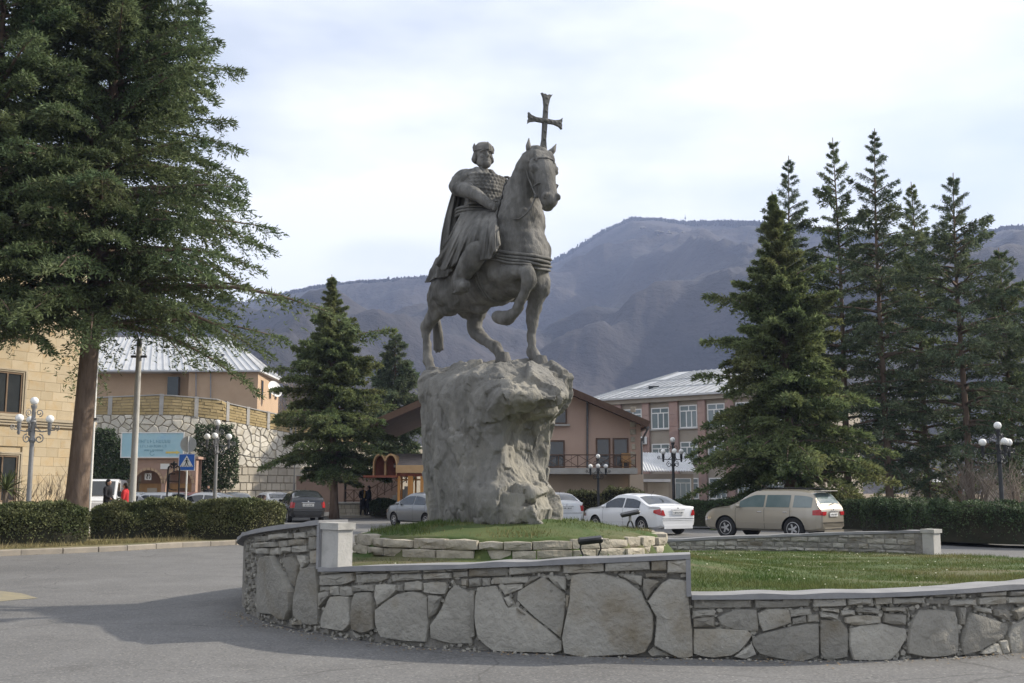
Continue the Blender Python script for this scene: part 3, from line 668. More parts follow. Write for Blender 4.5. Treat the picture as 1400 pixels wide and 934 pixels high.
# breast straps: three rolls of cloth across the chest
for k in range(4):
    m = MB(); P = []
    for t in np.linspace(-1.0, 1.0, 31):
        a = t*R(112); sag = 1-abs(t)**2
        z_ = zz(350)+.02-.055*k*(.5+.5*sag)-.14*sag+.05*abs(t)
        P.append(hug(loc(.05+math.cos(a)*2, math.sin(a)*2, z_), loc(.05, 0, z_), .012+.008*math.sin(k*2+t*9)))
    m.tube(P, .036-.003*k, 8, flat=.75); spart('breast_strap', m)
m = MB()
for sg in (-1, 0, 1):
    P = []
    for t in np.linspace(0, 2*math.pi, 33)[:-1]: P.append(hug(loc(-.30+.04*sg, math.cos(t)*2, zz(360)+math.sin(t)*2), loc(-.30+.04*sg, 0, zz(360)), .006))
    P.append(P[0]); m.tube(P, .02, 6, caps=False)
spart('girth', m)
# drapery over the horse's back: a heavy cloth with folds and a scalloped hem
def drape():
    NX, NA = 72, 110; rows = []; inn = []
    for i in range(NX+1):
        q = i/NX; xl = -1.56+q*1.62; cx = max(xl, -1.12); c = loc(cx, 0, zz(368))
        hem = 92+9*math.sin(q*8.0+.6)+6*math.sin(q*19+1)-26*math.exp(-(q/.07)**2)-34*max(0, q-.72)/.28+10*math.exp(-((q-.55)/.08)**2)
        row = []; ri = []
        for j in range(NA+1):
            t = (j/NA*2-1); a = t*R(hem); back = (cx-xl)*1.7
            d = Vector(hx*-back+hy*math.sin(a)+Vector((0, 0, math.cos(a)))).normalized()
            fold = (.030*math.sin(q*30+1.5*math.sin(a*2)+t)+.022*math.sin(q*57+3*t)+.012*math.sin(q*95))*min(1, abs(t)*1.3)
            off = .055+fold+.05*max(0, abs(t)-.7); p = hug(c+d*2, c, off); row.append(p); ri.append(p-d*.035)
        rows.append(row); inn.append(ri)
    m = MB(); m.grid(rows); o = len(m.v); m.grid(inn); w = NA+1
    def edge(idx):
        for a, b in zip(idx[:-1], idx[1:]): m.f.append((a, b, b+o, a+o))
    edge([k for k in range(w)]); edge([NX*w+k for k in range(w)]); edge([k*w for k in range(NX+1)]); edge([k*w+NA for k in range(NX+1)])
    return m
spart('saddle_cloth', drape())
# ---------------------------------------------------------------- rider
rb = MB(); up = Vector((0, 0, 1)); wr = Vector((1, 0, 0))
rf = Vector((.55, -.83, 0)).normalized(); rs_ = Vector((-rf.y, rf.x, 0))        # rider's facing and left
def RP(u, v, y=0.0): return S(u, v, y)
pel = RP(652, 308, 0); chest_ = RP(661, 258, 0); neck_ = RP(661, 234, 0)
def rell(mb, c, r, M=None):
    mb.ball(c, r, 18, 12, Matrix((rf, rs_, up)).transposed())
rell(rb, pel, (.27, .31, .24)); rell(rb, pel.lerp(chest_, .45), (.22, .27, .28)); rell(rb, chest_, (.235, .33, .25)); rell(rb, chest_+up*.06-rs_*.2, (.17, .17, .16)); rell(rb, chest_+up*.06+rs_*.2, (.17, .17, .16))
rell(rb, chest_+rf*.04, (.235, .30, .22))
limb(rb, [(chest_+up*.15, .14), (neck_, .085), (neck_+up*.12, .08)])
# right arm: shoulder, elbow out to the side, forearm across to the reins
sh = RP(634, 244, -.1); el = RP(624, 257, -.30); hn = RP(671, 281, -.34)
limb(rb, [(chest_+up*.12-rs_*.2, .14), (sh, .145), (RP(627, 250, -.26), .125), (el, .115), (RP(640, 261, -.38), .115), (RP(655, 269, -.40), .09), (hn, .065)])
# left arm: forward to the shaft of the cross beyond the horse's neck
cross_b = S(741, 240, .62)
lsh = chest_+up*.10+rs_*.34
limb(rb, [(chest_+up*.10+rs_*.2, .14), (lsh, .14), (lsh+rf*.05+rs_*.10-up*.2, .115), (lsh+rf*.18+rs_*.12-up*.27, .10), (cross_b-hx*.22-up*.10, .07), (cross_b-hx*.03, .055)])
# thighs and legs
for sg in (-1, 1):
    kn = loc(-.28, sg*.50, zz(335)); an = loc(-.55, sg*.52, zz(378))
    if sg < 0: kn = S(657, 333, -.60); an = S(630, 379, -.62)
    limb(rb, [(pel+hy*sg*.10, .2), (pel.lerp(kn, .5)+hy*sg*.02, .16), (kn-hy*sg*.06, .125), (kn.lerp(an, .35)+hx*-.03, .14), (kn.lerp(an, .7), .105), (an, .085)])
    # boot
    toe = an+hx*.24-up*.17+hy*sg*.10
    limb(rb, [(an+up*.03, .095), (an-up*.07, .10), (an-up*.11+hx*.08, .085), (toe, .07)])
me_r = spart('rider_body', rb, voxel=.022, sm=3, noise=.008)
# hand on the reins: palm and five curled fingers
for hc, fdir, sgn in ((hn, (rf*.3+hx*.7-up*.4).normalized(), 1), (cross_b, (hx).normalized(), -1)):
    m = MB(); sdv = fdir.cross(up).normalized(); nv = sdv.cross(fdir)
    m.ball(hc+fdir*.06, (.07, .065, .06), 10, 8)
    for k in range(4):
        b = hc+fdir*.10+nv*(.045-.03*k)+sdv*.03*sgn; L = (.075, .085, .08, .062)[k]
        m.tube([b, b+fdir*L*.6+sdv*.01*sgn, b+fdir*L*.75-sdv*.05*sgn, b+fdir*L*.2-sdv*.08*sgn], [.018, .018, .016, .013], 7)
    b = hc+fdir*.04+nv*.05; m.tube([b, b+nv*.035+fdir*.03, b+nv*.035+fdir*.085], [.02, .019, .014], 7)
    spart('hand', m, voxel=.01, sm=1)
# mail skirt and tunic: a flared skirt below the belt, sleeves and collar
hemp = np.array([(594, 360), (604, 370), (615, 366), (627, 356), (640, 351), (655, 357), (670, 353), (682, 334)], float)
for sg in (-1, 1):                                        # long tunic falling over the thigh in folds
    m = MB(); rows = []; inn = []
    for i in range(31):
        a = i/30; row = []; ri = []
        for j in range(61):
            b = j/60; tu, tv = 632+44*b, 288.0; hu = np.interp(b*7, range(8), hemp[:, 0]); hv = np.interp(b*7, range(8), hemp[:, 1]); e = a**.92
            uu, vv = tu+(hu-tu)*e, tv+(hv-tv)*e; y = -(.31+.36*math.sin(min(1, a*1.6)*math.pi/2)+.06*math.exp(-((b-.52)/.17)**2)*math.sin(a*math.pi*.9)-.10*max(0, b-.8)/.2*a)
            fo = (.034*math.sin(b*33+2.2*a+1.2*math.sin(a*4))+.016*math.sin(b*71+5*a))*a**.6; p = S(uu, vv, y-fo)
            if sg > 0: q = p-S0; p = loc(q.dot(hx)-.08, -q.dot(hy)*.86, q.z)
            row.append(p); ri.append(p-hy*sg*.04)
        rows.append(row); inn.append(ri)
    m.grid(rows); o = len(m.v); m.grid(inn); w = 61
    for idx in ([k for k in range(w)], [30*w+k for k in range(w)], [k*w for k in range(31)], [k*w+60 for k in range(31)]):
        for a, b in zip(idx[:-1], idx[1:]): m.f.append((a, b, b+o, a+o))
    spart('tunic_skirt', m)
for sg in (-1, 1):                                        # boot cuff and foot
    an = S(629, 381, -.66) if sg < 0 else loc(-.55, .52, zz(378)); kn = S(655, 340, -.64) if sg < 0 else loc(-.28, .50, zz(335))
    m = MB(); limb(m, [(kn.lerp(an, .1), .165), (kn.lerp(an, .45), .17), (kn.lerp(an, .75), .14), (an, .12), (an-up*.09, .125)], 14); limb(m, [(an-up*.10-hx*.07, .09), (an-up*.12+hx*.05-hy*.04*-sg, .105), (an-up*.15+hx*.17+hy*sg*.10, .09), (an-up*.16+hx*.25+hy*sg*.14, .06)], 12); m.box(an-up*.22+hx*.06+hy*sg*.05, (.34, .17, .03), rz=-ALF+.3*sg, bev=.012)
    spart('boot', m, voxel=.018, sm=2, noise=.006)
m = MB()                                                  # scale armour on the breast
for r in range(9):
    for k in range(13):
        a = R(-72+12*k+(6 if r % 2 else 0)); z_ = .17-.055*r; rr2 = .27-.02*abs(z_-.02)/.2; c = chest_+up*(z_-.02)+rf*(math.cos(a)*(.262 if z_ > -.1 else .245))+rs_*math.sin(a)*.325
        m.ball(c, (.042, .042, .034), 6, 4)
spart('scale_armour', m, voxel=.013, sm=1)
m = MB()
for k in range(3):
    row = [pel+up*(.22-.05*k)+rf*math.cos(t)*.30+rs_*math.sin(t)*.335 for t in np.linspace(0, 6.283, 29)]; m.tube(row, .024, 6, caps=False)
spart('belt', m)
m = MB()
for sg in (-1, 1):                       # collar folds of the cloak
    m.tube([neck_-rf*.10+rs_*sg*.06, neck_+rs_*sg*.13-up*.02, neck_+rf*.12+rs_*sg*.13-up*.12, neck_+rf*.23+rs_*sg*.04-up*.30], [.075, .075, .065, .04], 9)
    m.tube([neck_-rf*.14+rs_*sg*.05+up*.0, neck_+rs_*sg*.22-up*.07-rf*.03, neck_+rs_*sg*.34-up*.16+rf*.02, neck_+rs_*sg*.38-up*.26-rf*.04], [.08, .08, .07, .03], 9)
m.ball(neck_+rf*.26-up*.3, .05, 8, 6); spart('cloak_collar', m, voxel=.018, sm=2)
for sg, c in ((-1, RP(632, 247, -.15)), (1, lsh)):       # ribbed short sleeve
    m = MB()
    for k in range(4):
        q = c+(up*(.05-.05*k))+rs_*sg*(.0+.008*k); row = [q+rf*math.cos(t)*.155+(rs_*sg*math.sin(t)*.145+up*.05*math.cos(t*2)) for t in np.linspace(0, 6.283, 25)]
        m.tube(row, .022, 6, caps=False)
    spart('sleeve', m)
m = MB(); a = el.lerp(hn, .16)+Vector((0, 0, .0)); b = RP(641, 262, -.39)
row = [b+up*math.cos(t)*.125+rf*math.sin(t)*.125 for t in np.linspace(0, 6.283, 25)]; m.tube(row, .014, 6, caps=False); spart('cuff', m)
# head of the rider
m = MB(); hc = RP(661, 214, 0); hf = Vector((.42, -.9, 0)).normalized(); hs = Vector((-hf.y, hf.x, 0))
HM = Matrix((hf, hs, up)).transposed()
def FH(f, s, z): return hc+hf*f+hs*s+up*z
m.ball(FH(-.01, 0, .04), (.15, .125, .165), 16, 12, HM); m.ball(FH(.03, 0, -.07), (.115, .10, .12), 14, 10, HM)
m.ball(FH(.09, 0, -.14), (.08, .085, .07), 10, 8, HM); m.ball(FH(.02, .07, -.09), (.08, .05, .09), 10, 8, HM); m.ball(FH(.02, -.07, -.09), (.08, .05, .09), 10, 8, HM)                                   # chin and beard
limb(m, [(FH(.13, 0, .045), .017), (FH(.155, 0, .0), .02), (FH(.175, 0, -.03), .026)], 8)  # nose
for sg in (-1, 1):
    limb(m, [(FH(.145, sg*.02, .055), .016), (FH(.135, sg*.065, .058), .017), (FH(.10, sg*.10, .04), .014)], 7)   # brow
    m.ball(FH(.115, sg*.05, .025), .02, 8, 6); m.ball(FH(.10, sg*.07, -.03), (.035, .03, .03), 8, 6)
    m.ball(FH(-.02, sg*.13, .0), (.03, .02, .045), 8, 6)                                 # ear
    limb(m, [(FH(.155, sg*.008, -.062), .014), (FH(.14, sg*.045, -.075), .014), (FH(.12, sg*.06, -.11), .012)], 7)   # moustache
limb(m, [(FH(.145, -.03, -.095), .014), (FH(.155, 0, -.093), .016), (FH(.145, .03, -.095), .014)], 7)
spart('rider_head', m, voxel=.0095, sm=1)
m = MB()
for k in range(26):
    a = k/26*2*math.pi
    if math.cos(a) > .0: continue
    limb(m, [(FH(math.cos(a)*.13, math.sin(a)*.115, .09), .035), (FH(math.cos(a)*.15, math.sin(a)*.135, .02), .032), (FH(math.cos(a)*.16, math.sin(a)*.155, -.05), .036), (FH(math.cos(a)*.14, math.sin(a)*.14, -.09), .02)], 7, 2)
spart('hair', m, voxel=.016, sm=1)
m = MB(); rowz = [(.137, .06), (.155, .075), (.158, .13), (.15, .135), (.14, .17), (.10, .205), (.0, .215)]
for i in range(len(rowz)-1):
    for k in range(24):
        pass
G_ = [[FH(math.cos(a)*r*1.04, math.sin(a)*r*.9, z) for a in np.linspace(0, 6.283, 25)] for r, z in rowz]; m.grid(G_)
for a in (0, 1.5708, 3.1416, 4.7124):
    b = FH(math.cos(a)*.155, math.sin(a)*.14, .12); m.tube([b-up*.05, b+up*.0+(b-hc).normalized()*.02, b+up*.055+(b-hc).normalized()*.02], [.034, .03, .006], 8)
spart('crown', m, 40)
# cape falling from the shoulders to the horse's rump, with deep folds
m = MB(); NT, NS = 28, 60; rows = []
tl, tr = RP(627, 240, -.12)-rf*.05, neck_+rs_*.30-up*.06-rf*.12
bl, br = loc(-1.15, -.42, zz(338)), loc(-.95, .45, zz(338))
for i in range(NT+1):
    t = i/NT; row = []
    for j in range(NS+1):
        s = j/NS; top = tl.lerp(tr, s)-rf*.14*math.sin(s*math.pi); bot = bl.lerp(br, s)-hx*.14*math.sin(s*math.pi)
        p = top.lerp(bot, t)-up*.10*math.sin(t*math.pi)*.6-rf*.10*math.sin(t*math.pi)
        f = (.015+.045*t)*math.sin(s*46+1.3*math.sin(t*3+s*7)); nrm = (-rf*.8-rs_*.3*(1-2*s)).normalized(); row.append(p+nrm*f)
    rows.append(row)
m.grid(rows); back = [[p+rf*.03 for p in r] for r in rows]; o = len(m.v); m.grid(back); w = NS+1
for idx in ([k for k in range(w)], [NT*w+k for k in range(w)], [k*w for k in range(NT+1)], [k*w+NS for k in range(NT+1)]):
    for a, b in zip(idx[:-1], idx[1:]): m.f.append((a, b, b+o, a+o))
spart('cape', m)
# sword hilt / pommel in front of the rider
m = MB(); q = RP(684, 306, -.1); m.ball(q, (.09, .12, .1), 12, 8); limb(m, [(q, .09), (q-up*.16-hx*.08, .12)]); spart('saddle_pommel', m, voxel=.018, sm=2)
# cross
m = MB(); ct = S(748, 129, .62); cm = S(745, 165.5, .62); cb0 = S(743, 208, .62); axis_y = (ct-cb0).normalized(); side = Vector((.93, .36, 0)); side = (side-axis_y*side.dot(axis_y)).normalized()
def CR(a, b): return cm+side*a+axis_y*b
def flare(d0, d1, L, w0, w1, e):
    n = []
    return n
hN = (ct-cm).length; arm_n = 24*cm.y/F/side.x
polys = []
def arm(L, ax, ay):
    w = .033; W_ = .085
    q = [(-w, .03), (-w*.9, L*.55), (-W_*.62, L*.86), (-W_*1.05, L*1.02), (-W_*.72, L*.985), (-W_*.35, L*1.0), (0, L*.955), (W_*.35, L*1.0), (W_*.72, L*.985), (W_*1.05, L*1.02), (W_*.62, L*.86), (w*.9, L*.55), (w, .03)]
    return q
def add_arm(L, ax, ay):
    nn_ = ax.cross(ay); m.prism(arm(L, ax, ay), -.035, .035, cm, ax, ay)
add_arm(hN, side, axis_y); add_arm(arm_n, axis_y, -side); add_arm(arm_n, -axis_y, side)
low = (cb0-cm).length; add_arm(low+.05, -side, -axis_y)
m.tube([cb0-axis_y*.0, cross_b-up*.05], .035, 10)
nf = side.cross(axis_y)
m.ball(cm-nf*.03, (.045, .045, .03), 10, 8); m.ball(cm+nf*.03, (.045, .045, .03), 10, 8)
for L, ax in ((hN, axis_y), (arm_n, side), (arm_n, -side), (low, -axis_y)):
    for q in (.35, .6, .85):
        for sg in (-1, 1): m.ball(cm+ax*L*q+nf*.034*sg, .022, 8, 6)
spart('cross', m, 35)
# ================================================================== mountains
material('mountain', (.046, .040, .039), (.024, .024, .026), .010, .95, .8, .06, c3=(.060, .049, .034), s3=.0030, bdist=8, detail=15)
material('cliff', (.20, .18, .15), (.13, .12, .10), .05, .95, .5, .2)
def mountains():
    ridge_u = [(-4200, 330), (-2600, 350), (-1500, 400), (-700, 420), (-200, 410), (200, 425), (330, 418), (420, 397), (500, 388), (580, 381), (680, 375), (740, 366), (780, 346), (830, 315), (868, 298), (905, 300), (945, 304), (985, 302), (1035, 303), (1100, 312), (1180, 322), (1260, 330), (1340, 322), (1400, 312), (1500, 318), (1800, 360), (2600, 330), (4200, 350)]
    us = np.array([a for a, b in ridge_u], float); vs_ = np.array([b for a, b in ridge_u], float)
    na, nr = 620, 190
    U = np.concatenate([np.linspace(-4200, -100, 80), np.linspace(-90, 1490, 460), np.linspace(1500, 4200, 80)])
    az = np.arctan2((U-700)/F, 1.0)
    el = np.arctan((HORIZON-np.interp(U, us, vs_))*math.cos(TH)**2/F*np.cos(az)*1.03)
    rad = np.linspace(330, 2900, nr)
    A, Rr = np.meshgrid(az, rad, indexing='ij'); EL = np.repeat(el[:, None], nr, 1)
    rc = 2050+260*np.sin(az*7+1)[:, None]+160*np.sin(az*17)[:, None]
    X = np.sin(A)*Rr; Y = np.cos(A)*Rr
    t = np.clip((Rr-330)/(rc-330), 0, 1.6); prof = np.where(t < 1, t**1.32, 1-(t-1)*.55)
    Hh = np.tan(EL)*rc
    P = np.stack([X/520, Y/520, 0*X], -1)
    spur = (1-np.abs(fbm(P*1.0, 4, 3)))-.62
    edge = np.clip(t*(1-t)*4, 0, 1)*(t < 1)
    Z = Hh*prof+edge*spur*140+edge*13*fbm(P*7, 4, 8)
    Z += 1.5*vnoise(P*60, 5)+2.2*np.abs(vnoise(np.stack([X/7, Y/7, 0*X], -1), 6))*np.clip(t, 0, 1)*2+CAMZ*0-6*np.clip(1-t*8, 0, 1)
    mb = MB(); V = np.stack([X, Y, Z], -1).reshape(-1, 3)
    me = bpy.data.meshes.new('mountains'); idx = np.arange(len(U)*nr).reshape(len(U), nr)
    fc = np.stack([idx[:-1, :-1], idx[1:, :-1], idx[1:, 1:], idx[:-1, 1:]], -1).reshape(-1, 4)
    me.vertices.add(len(V)); me.vertices.foreach_set('co', V.astype(np.float32).ravel()); me.loops.add(fc.size); me.loops.foreach_set('vertex_index', fc.astype(np.int32).ravel())
    me.polygons.add(len(fc)); me.polygons.foreach_set('loop_start', np.arange(0, fc.size, 4, dtype=np.int32)); me.update(calc_edges=True); shade(me)
    me.materials.append(MATS['mountain']); me.materials.append(MATS['cliff'])
    tag(put('mountains', me, None), kind='structure')
    # bare trees standing along the skyline, and on the slopes: tiny twiggy tufts
    g = np.random.default_rng(4); n = 15000
    ia = g.integers(80, 540, n); q = g.random(n); tt = g.uniform(.965, 1.0, n)
    rr = 330+tt*(rc[ia, 0]-330); ir = np.clip(np.searchsorted(rad, rr), 1, nr-1); ir = np.where(np.abs(rad[ir]-rr) > np.abs(rad[ir-1]-rr), ir-1, ir)
    B = np.stack([X[ia, ir], Y[ia, ir], Z[ia, ir]], 1)+np.c_[g.uniform(-6, 6, n), g.uniform(-6, 6, n), 0*q-1]
    h = g.uniform(3.5, 7.5, n); w = g.uniform(1.2, 2.8, n); T = []
    for k in range(3):
        a = g.uniform(0, 3.14, n); dx = np.c_[np.cos(a), np.sin(a), 0*a]*w[:, None]
        up_ = np.c_[0*a, 0*a, h]; T.append(np.stack([B-dx*.15, B+dx*.15, B+dx*.9+up_*.6, B+up_+dx*g.uniform(-.4, .4, n)[:, None], B-dx*.9+up_*.65], 1))
    V = np.concatenate(T, 0).reshape(-1, 3)
    material('bare_wood', (.06, .05, .045), (.04, .036, .034), .02, .95, island=.35)
    tag(put('mountain_forest', np_mesh('mountain_forest', V, 5), 'bare_wood'), 'leafless brown winter forest covering the mountain slopes', 'forest', kind='stuff')
    # pale limestone outcrops below the right-hand summit
    m = MB(); g2 = random.Random(2)
    for (u, v, w_, h_) in ((905, 319, 26, 8), (925, 322, 36, 9), (945, 326, 26, 9), (968, 334, 14, 7), (953, 343, 9, 6), (880, 315, 12, 5), (988, 334, 12, 5)):
        j = int(np.argmin(np.abs(U-u))); eln = math.atan((HORIZON-v)*math.cos(TH)**2/F*math.cos(az[j])*1.035)
        zz_ = np.arctan2(Z[j]-CAMZ, rad); k = int(np.argmin(np.abs(zz_[:160]-eln)))
        for q in range(4):
            c = Vector((X[j, k], Y[j, k], Z[j, k]))+Vector((g2.uniform(-w_/2, w_/2)*rad[k]/F, g2.uniform(-8, 8), g2.uniform(-h_/2, h_/2)*rad[k]/F))
            m.ball(c, (g2.uniform(2, 6), g2.uniform(4, 7), g2.uniform(1.5, 4.5)), 7, 5)
    tag(m.build('cliff', 'cliff'), kind='structure')
    j = int(np.argmin(np.abs(U-943))); k = int(np.argmin(np.abs(rad-rc[j, 0]))); b = Vector((X[j, k], Y[j, k], Z[j, k]-4))
    m = MB(); m.tube([b, b+Vector((0, 0, 26))], [.7, .4], 5); m.box(b+Vector((0, 0, 18)), (3, 1, 3)); o = m.build('radio_mast', 'iron'); tag(o, 'thin radio mast standing on the flat mountain summit', 'mast')
mountains()

# ================================================================== conifers
material('bark', (.12, .085, .062), (.20, .15, .115), 6, .95, .8, 14, stretch=(1, 1, .25), bdist=.03)
material('needles', (.080, .122, .056), (.150, .185, .084), .45, .7, island=.5, trans=.38, c3=(.10, .112, .05), s3=.3)
material('needles_blue', (.084, .124, .074), (.148, .178, .098), .4, .7, island=.5, trans=.36, c3=(.10, .108, .055), s3=.3)
material('needles_light', (.095, .138, .058), (.175, .205, .085), .45, .7, island=.5, trans=.42, c3=(.15, .15, .06), s3=.3)
def conifer(name, label, base, H, zlow, prof, nb, seed, tops=None, lean=(0, 0), rt=.3, ns=22, nk=8, droop=.32, elev=(2, 30), mat='needles', tuft=(.12, .26), wid=.035, hang=.25, sec=.36, group=None, gaps=0.0, extra=(), whorl=0.0):
    g = np.random.default_rng(seed); root = thing(name, label, 'tree', base, group=group)
    # trunk
    zs = np.linspace(0, H, 14); sway = .012*H*np.stack([np.sin(zs/H*5+seed), np.cos(zs/H*4+seed*2)], 1)*(zs/H)[:, None]*.5
    axis = np.c_[sway[:, 0]+lean[0]*zs/H, sway[:, 1]+lean[1]*zs/H, zs-.15]
    tm = MB(); rads = [max(.02, rt*(1-z/H)**.85*(1+.35*math.exp(-z*1.6))) for z in zs]; tm.tube([tuple(p) for p in axis], rads, 10)
    def ax(z): return np.stack([np.interp(z, zs, axis[:, k]) for k in range(3)], -1)
    fr_w = lambda z: (z-zlow)/(H-zlow)
    f = (np.arange(nb)+g.random(nb))/nb; z0 = zlow+(H*.985-zlow)*f**.95; z0 = np.where(fr_w(z0) < .55, (np.round(z0/whorl)*whorl if whorl else z0)+g.normal(0, .12, nb), z0)
    az = np.arange(nb)*2.39996+g.uniform(-.5, .5, nb); L = np.interp((z0-zlow)/(H-zlow), [p[0] for p in prof], [p[1] for p in prof])*g.uniform(.52, 1.18, nb)
    if len(extra):
        ex = np.array(extra, float); z0 = np.r_[z0, ex[:, 0]]; az = np.r_[az, ex[:, 1]]; L = np.r_[L, ex[:, 2]]; nb = len(z0); f = (z0-zlow)/(H-zlow)
    fr = np.clip((z0-zlow)/(H-zlow), 0, 1); e = np.radians(elev[0]+(elev[1]-elev[0])*fr+g.uniform(-7, 9, nb)); dr = droop*g.uniform(.7, 1.3, nb)*(1-.55*fr)
    B = ax(z0); D = np.c_[np.cos(az), np.sin(az), 0*az]
    def path(t):   # t (nb, k)
        return B[:, None]+D[:, None]*(L[:, None]*t)[..., None]+np.array([0, 0, 1])*((np.tan(e)[:, None]*t*1.15-dr[:, None]*t**2.1)*L[:, None])[..., None]
    for i in range(nb):                       # limbs
        if L[i] < .5: continue
        P = path(np.linspace(0, .92, 6)[None].repeat(nb, 0))[i] if False else None
    tt = np.linspace(0, .93, 6)[None].repeat(nb, 0); PP = path(tt)
    for i in range(nb):
        if L[i] < .7: continue
        r0 = min(.028*L[i]**.8+.012, rt*.4); tm.tube([tuple(q) for q in PP[i]], [r0, r0*.8, r0*.6, r0*.42, r0*.26, r0*.1], 5)
    tm.build('trunk', 'bark', root, True, recalc=False)
    # side sprays on each branch
    t = np.clip((.10+.9*(np.arange(ns)+.5)/ns)[None]+g.uniform(-.03, .03, (nb, ns)), .05, 1.0); sg = np.where(np.arange(ns) % 2 == 0, 1, -1)[None].repeat(nb, 0)
    P = path(t); l = (sec*L)[:, None]*(1.05-t)**.55*np.minimum(1, t*3.2+.25)*g.uniform(.6, 1.2, (nb, ns)); l = np.maximum(l, .05)
    fo = np.radians(38+g.uniform(-14, 20, (nb, ns)))*sg; c, s = np.cos(fo), np.sin(fo)
    d2 = np.stack([D[:, None, 0]*c-D[:, None, 1]*s, D[:, None, 0]*s+D[:, None, 1]*c, 0*c], -1)
    k = (np.arange(nk)+.5)/nk; q = np.clip(k[None, None]+g.uniform(-.06, .06, (nb, ns, nk)), 0, 1)
    pos = P[:, :, None]+d2[:, :, None]*(l[..., None]*q)[..., None]; pos[..., 2] += l[..., None]*(.12*q-hang*q**2*1.6)-hang*.25*g.random((nb, ns, nk))*np.minimum(l[..., None], 1)
    dv = d2[:, :, None]+np.zeros_like(pos)
    if gaps: m_ = (g.random((nb, ns, 1)) > gaps)+np.zeros((nb, ns, nk), bool)
    else: m_ = np.ones((nb, ns, nk), bool)
    ls = (np.clip(L/1.6, .42, 1)[:, None, None]+np.zeros(m_.shape))[m_]; pos = pos[m_]; dv = dv[m_]; n = len(pos); out = []
    for rep in range(3):
        a = dv+g.normal(0, .55, (n, 3)); a[:, 2] += (-.35 if rep < 2 else .28)*(1 if rep else .5); a /= np.linalg.norm(a, axis=1)[:, None]
        b = np.cross(a, g.normal(0, 1, (n, 3))); b /= np.linalg.norm(b, axis=1)[:, None]
        ln = (g.uniform(*tuft, n)*ls)[:, None]; w = (wid*g.uniform(.6, 1.3, n)*ls)[:, None]; p0 = pos+g.normal(0, .035, (n, 3))
        out.append(np.stack([p0, p0+a*ln*.45+b*w, p0+a*ln, p0+a*ln*.45-b*w], 1))
    V = np.concatenate(out, 0).reshape(-1, 3); put('crown', np_mesh('crown', V, 4), mat, root)
    return root
def tb(u, v, d):      # tree from its top pixel and depth: base position and height
    p = at(u, v, d); return (p.x, d, 0.0), p.z
b_, H_ = (xat(103, 36), 36, 0), 23.5
conifer('cedar_tree', 'huge dark cedar with sweeping low limbs rising beside the yellow stone building', b_, H_, 7.3, [(0, 5.8), (.25, 4.9), (.5, 4.0), (.75, 2.2), (1, .2)], 300, 3, lean=(.9, 0), rt=.37, ns=34, nk=12, tuft=(.10, .24), wid=.024, droop=.36, elev=(8, 26), hang=.42, whorl=.65, group=None,
        extra=[(7.9, -.10, 8.6), (7.7, -.35, 6.6), (8.3, .12, 6.2), (9.4, -.2, 5.8), (8.8, -.55, 5.8), (7.3, -.7, 5.0), (11.0, .0, 5.2), (7.3, -1.2, 5.0), (7.2, -1.8, 4.6), (7.2, .3, 5.4), (7.6, -2.4, 4.6)])
conifer('cedar_tree', 'cedar at the outer side of the huge cedar, its trunk past the window wall', (xat(-38, 33), 33, 0), 21.0, 6.6, [(0, 3.6), (.3, 3.6), (.6, 2.9), (1, .3)], 170, 8, rt=.33, ns=30, nk=10, tuft=(.10, .24), wid=.026, droop=.4, elev=(8, 24), hang=.34)
(b_, H_) = tb(456, 372, 62)
conifer('cedar_tree', 'bushy green cedar above the low stone planter beside two dark-coated people', (b_[0]+.35, 62, 0), H_, 2.5, [(0, 3.0), (.12, 3.7), (.35, 3.2), (.6, 2.0), (.85, .55), (1, .04)], 185, 21, rt=.24, ns=28, nk=9, tuft=(.14, .30), wid=.036, droop=.30, elev=(4, 26), hang=.36, whorl=.6, mat='needles_light', lean=(-.5, 0), extra=[(9.9, -.1, 3.6), (8.3, 3.1, 3.7), (7.0, 3.3, 3.3), (6.2, .2, 3.4), (5.2, 2.9, 3.3)])
(b_, H_) = tb(540, 452, 80)
conifer('weeping_conifer', 'greyish weeping conifer standing behind the bushy cedar over the arched canopy', b_, H_, 3.2, [(0, 2.1), (.5, 2.0), (.85, 1.1), (1, .2)], 90, 23, rt=.2, ns=18, nk=8, tuft=(.25, .55), wid=.05, droop=.5, elev=(2, 20), hang=.95, mat='needles_blue')
(b_, H_) = tb(1048, 258, 47)
conifer('cedar_tree', 'broad dense cedar with branches down to the hedge behind the gold car', (b_[0]+.7, 47, 0), H_, .9, [(0, 3.9), (.12, 4.2), (.3, 3.6), (.55, 2.3), (.8, .9), (.92, .35), (1, .03)], 250, 31, rt=.3, ns=30, nk=10, tuft=(.12, .28), wid=.034, droop=.34, elev=(2, 30), hang=.34, whorl=.55, mat='needles_light', lean=(-.4, 0), extra=[(9.0, 3.3, 3.3), (7.6, 3.0, 3.4), (10.6, .2, 2.4)])
TL = [(1075, 210, 58, 3.2, 2.6, 'slender cedar half hidden behind the broad dense cedar'), (1140, 185, 57, 2.6, 2.9, 'tall thin cedar with a bare lower trunk next to the broad dense cedar'), (1193, 172, 55, 2.4, 3.0, 'tallest slim cedar of the row behind the long dark hedge'), (1247, 245, 60, 1.8, 3.2, 'shorter olive-green cedar between two taller slim cedars of the row'), (1302, 232, 53, 2.8, 3.4, 'open-crowned cedar with a pointed leader beside the globe lamp near the red post'), (1366, 335, 57, 2.2, 3.4, 'low wide-limbed cedar at the outer end of the cedar row'), (1470, 215, 52, 3.6, 3.4, 'cedar past the end of the row, only limb tips showing')]
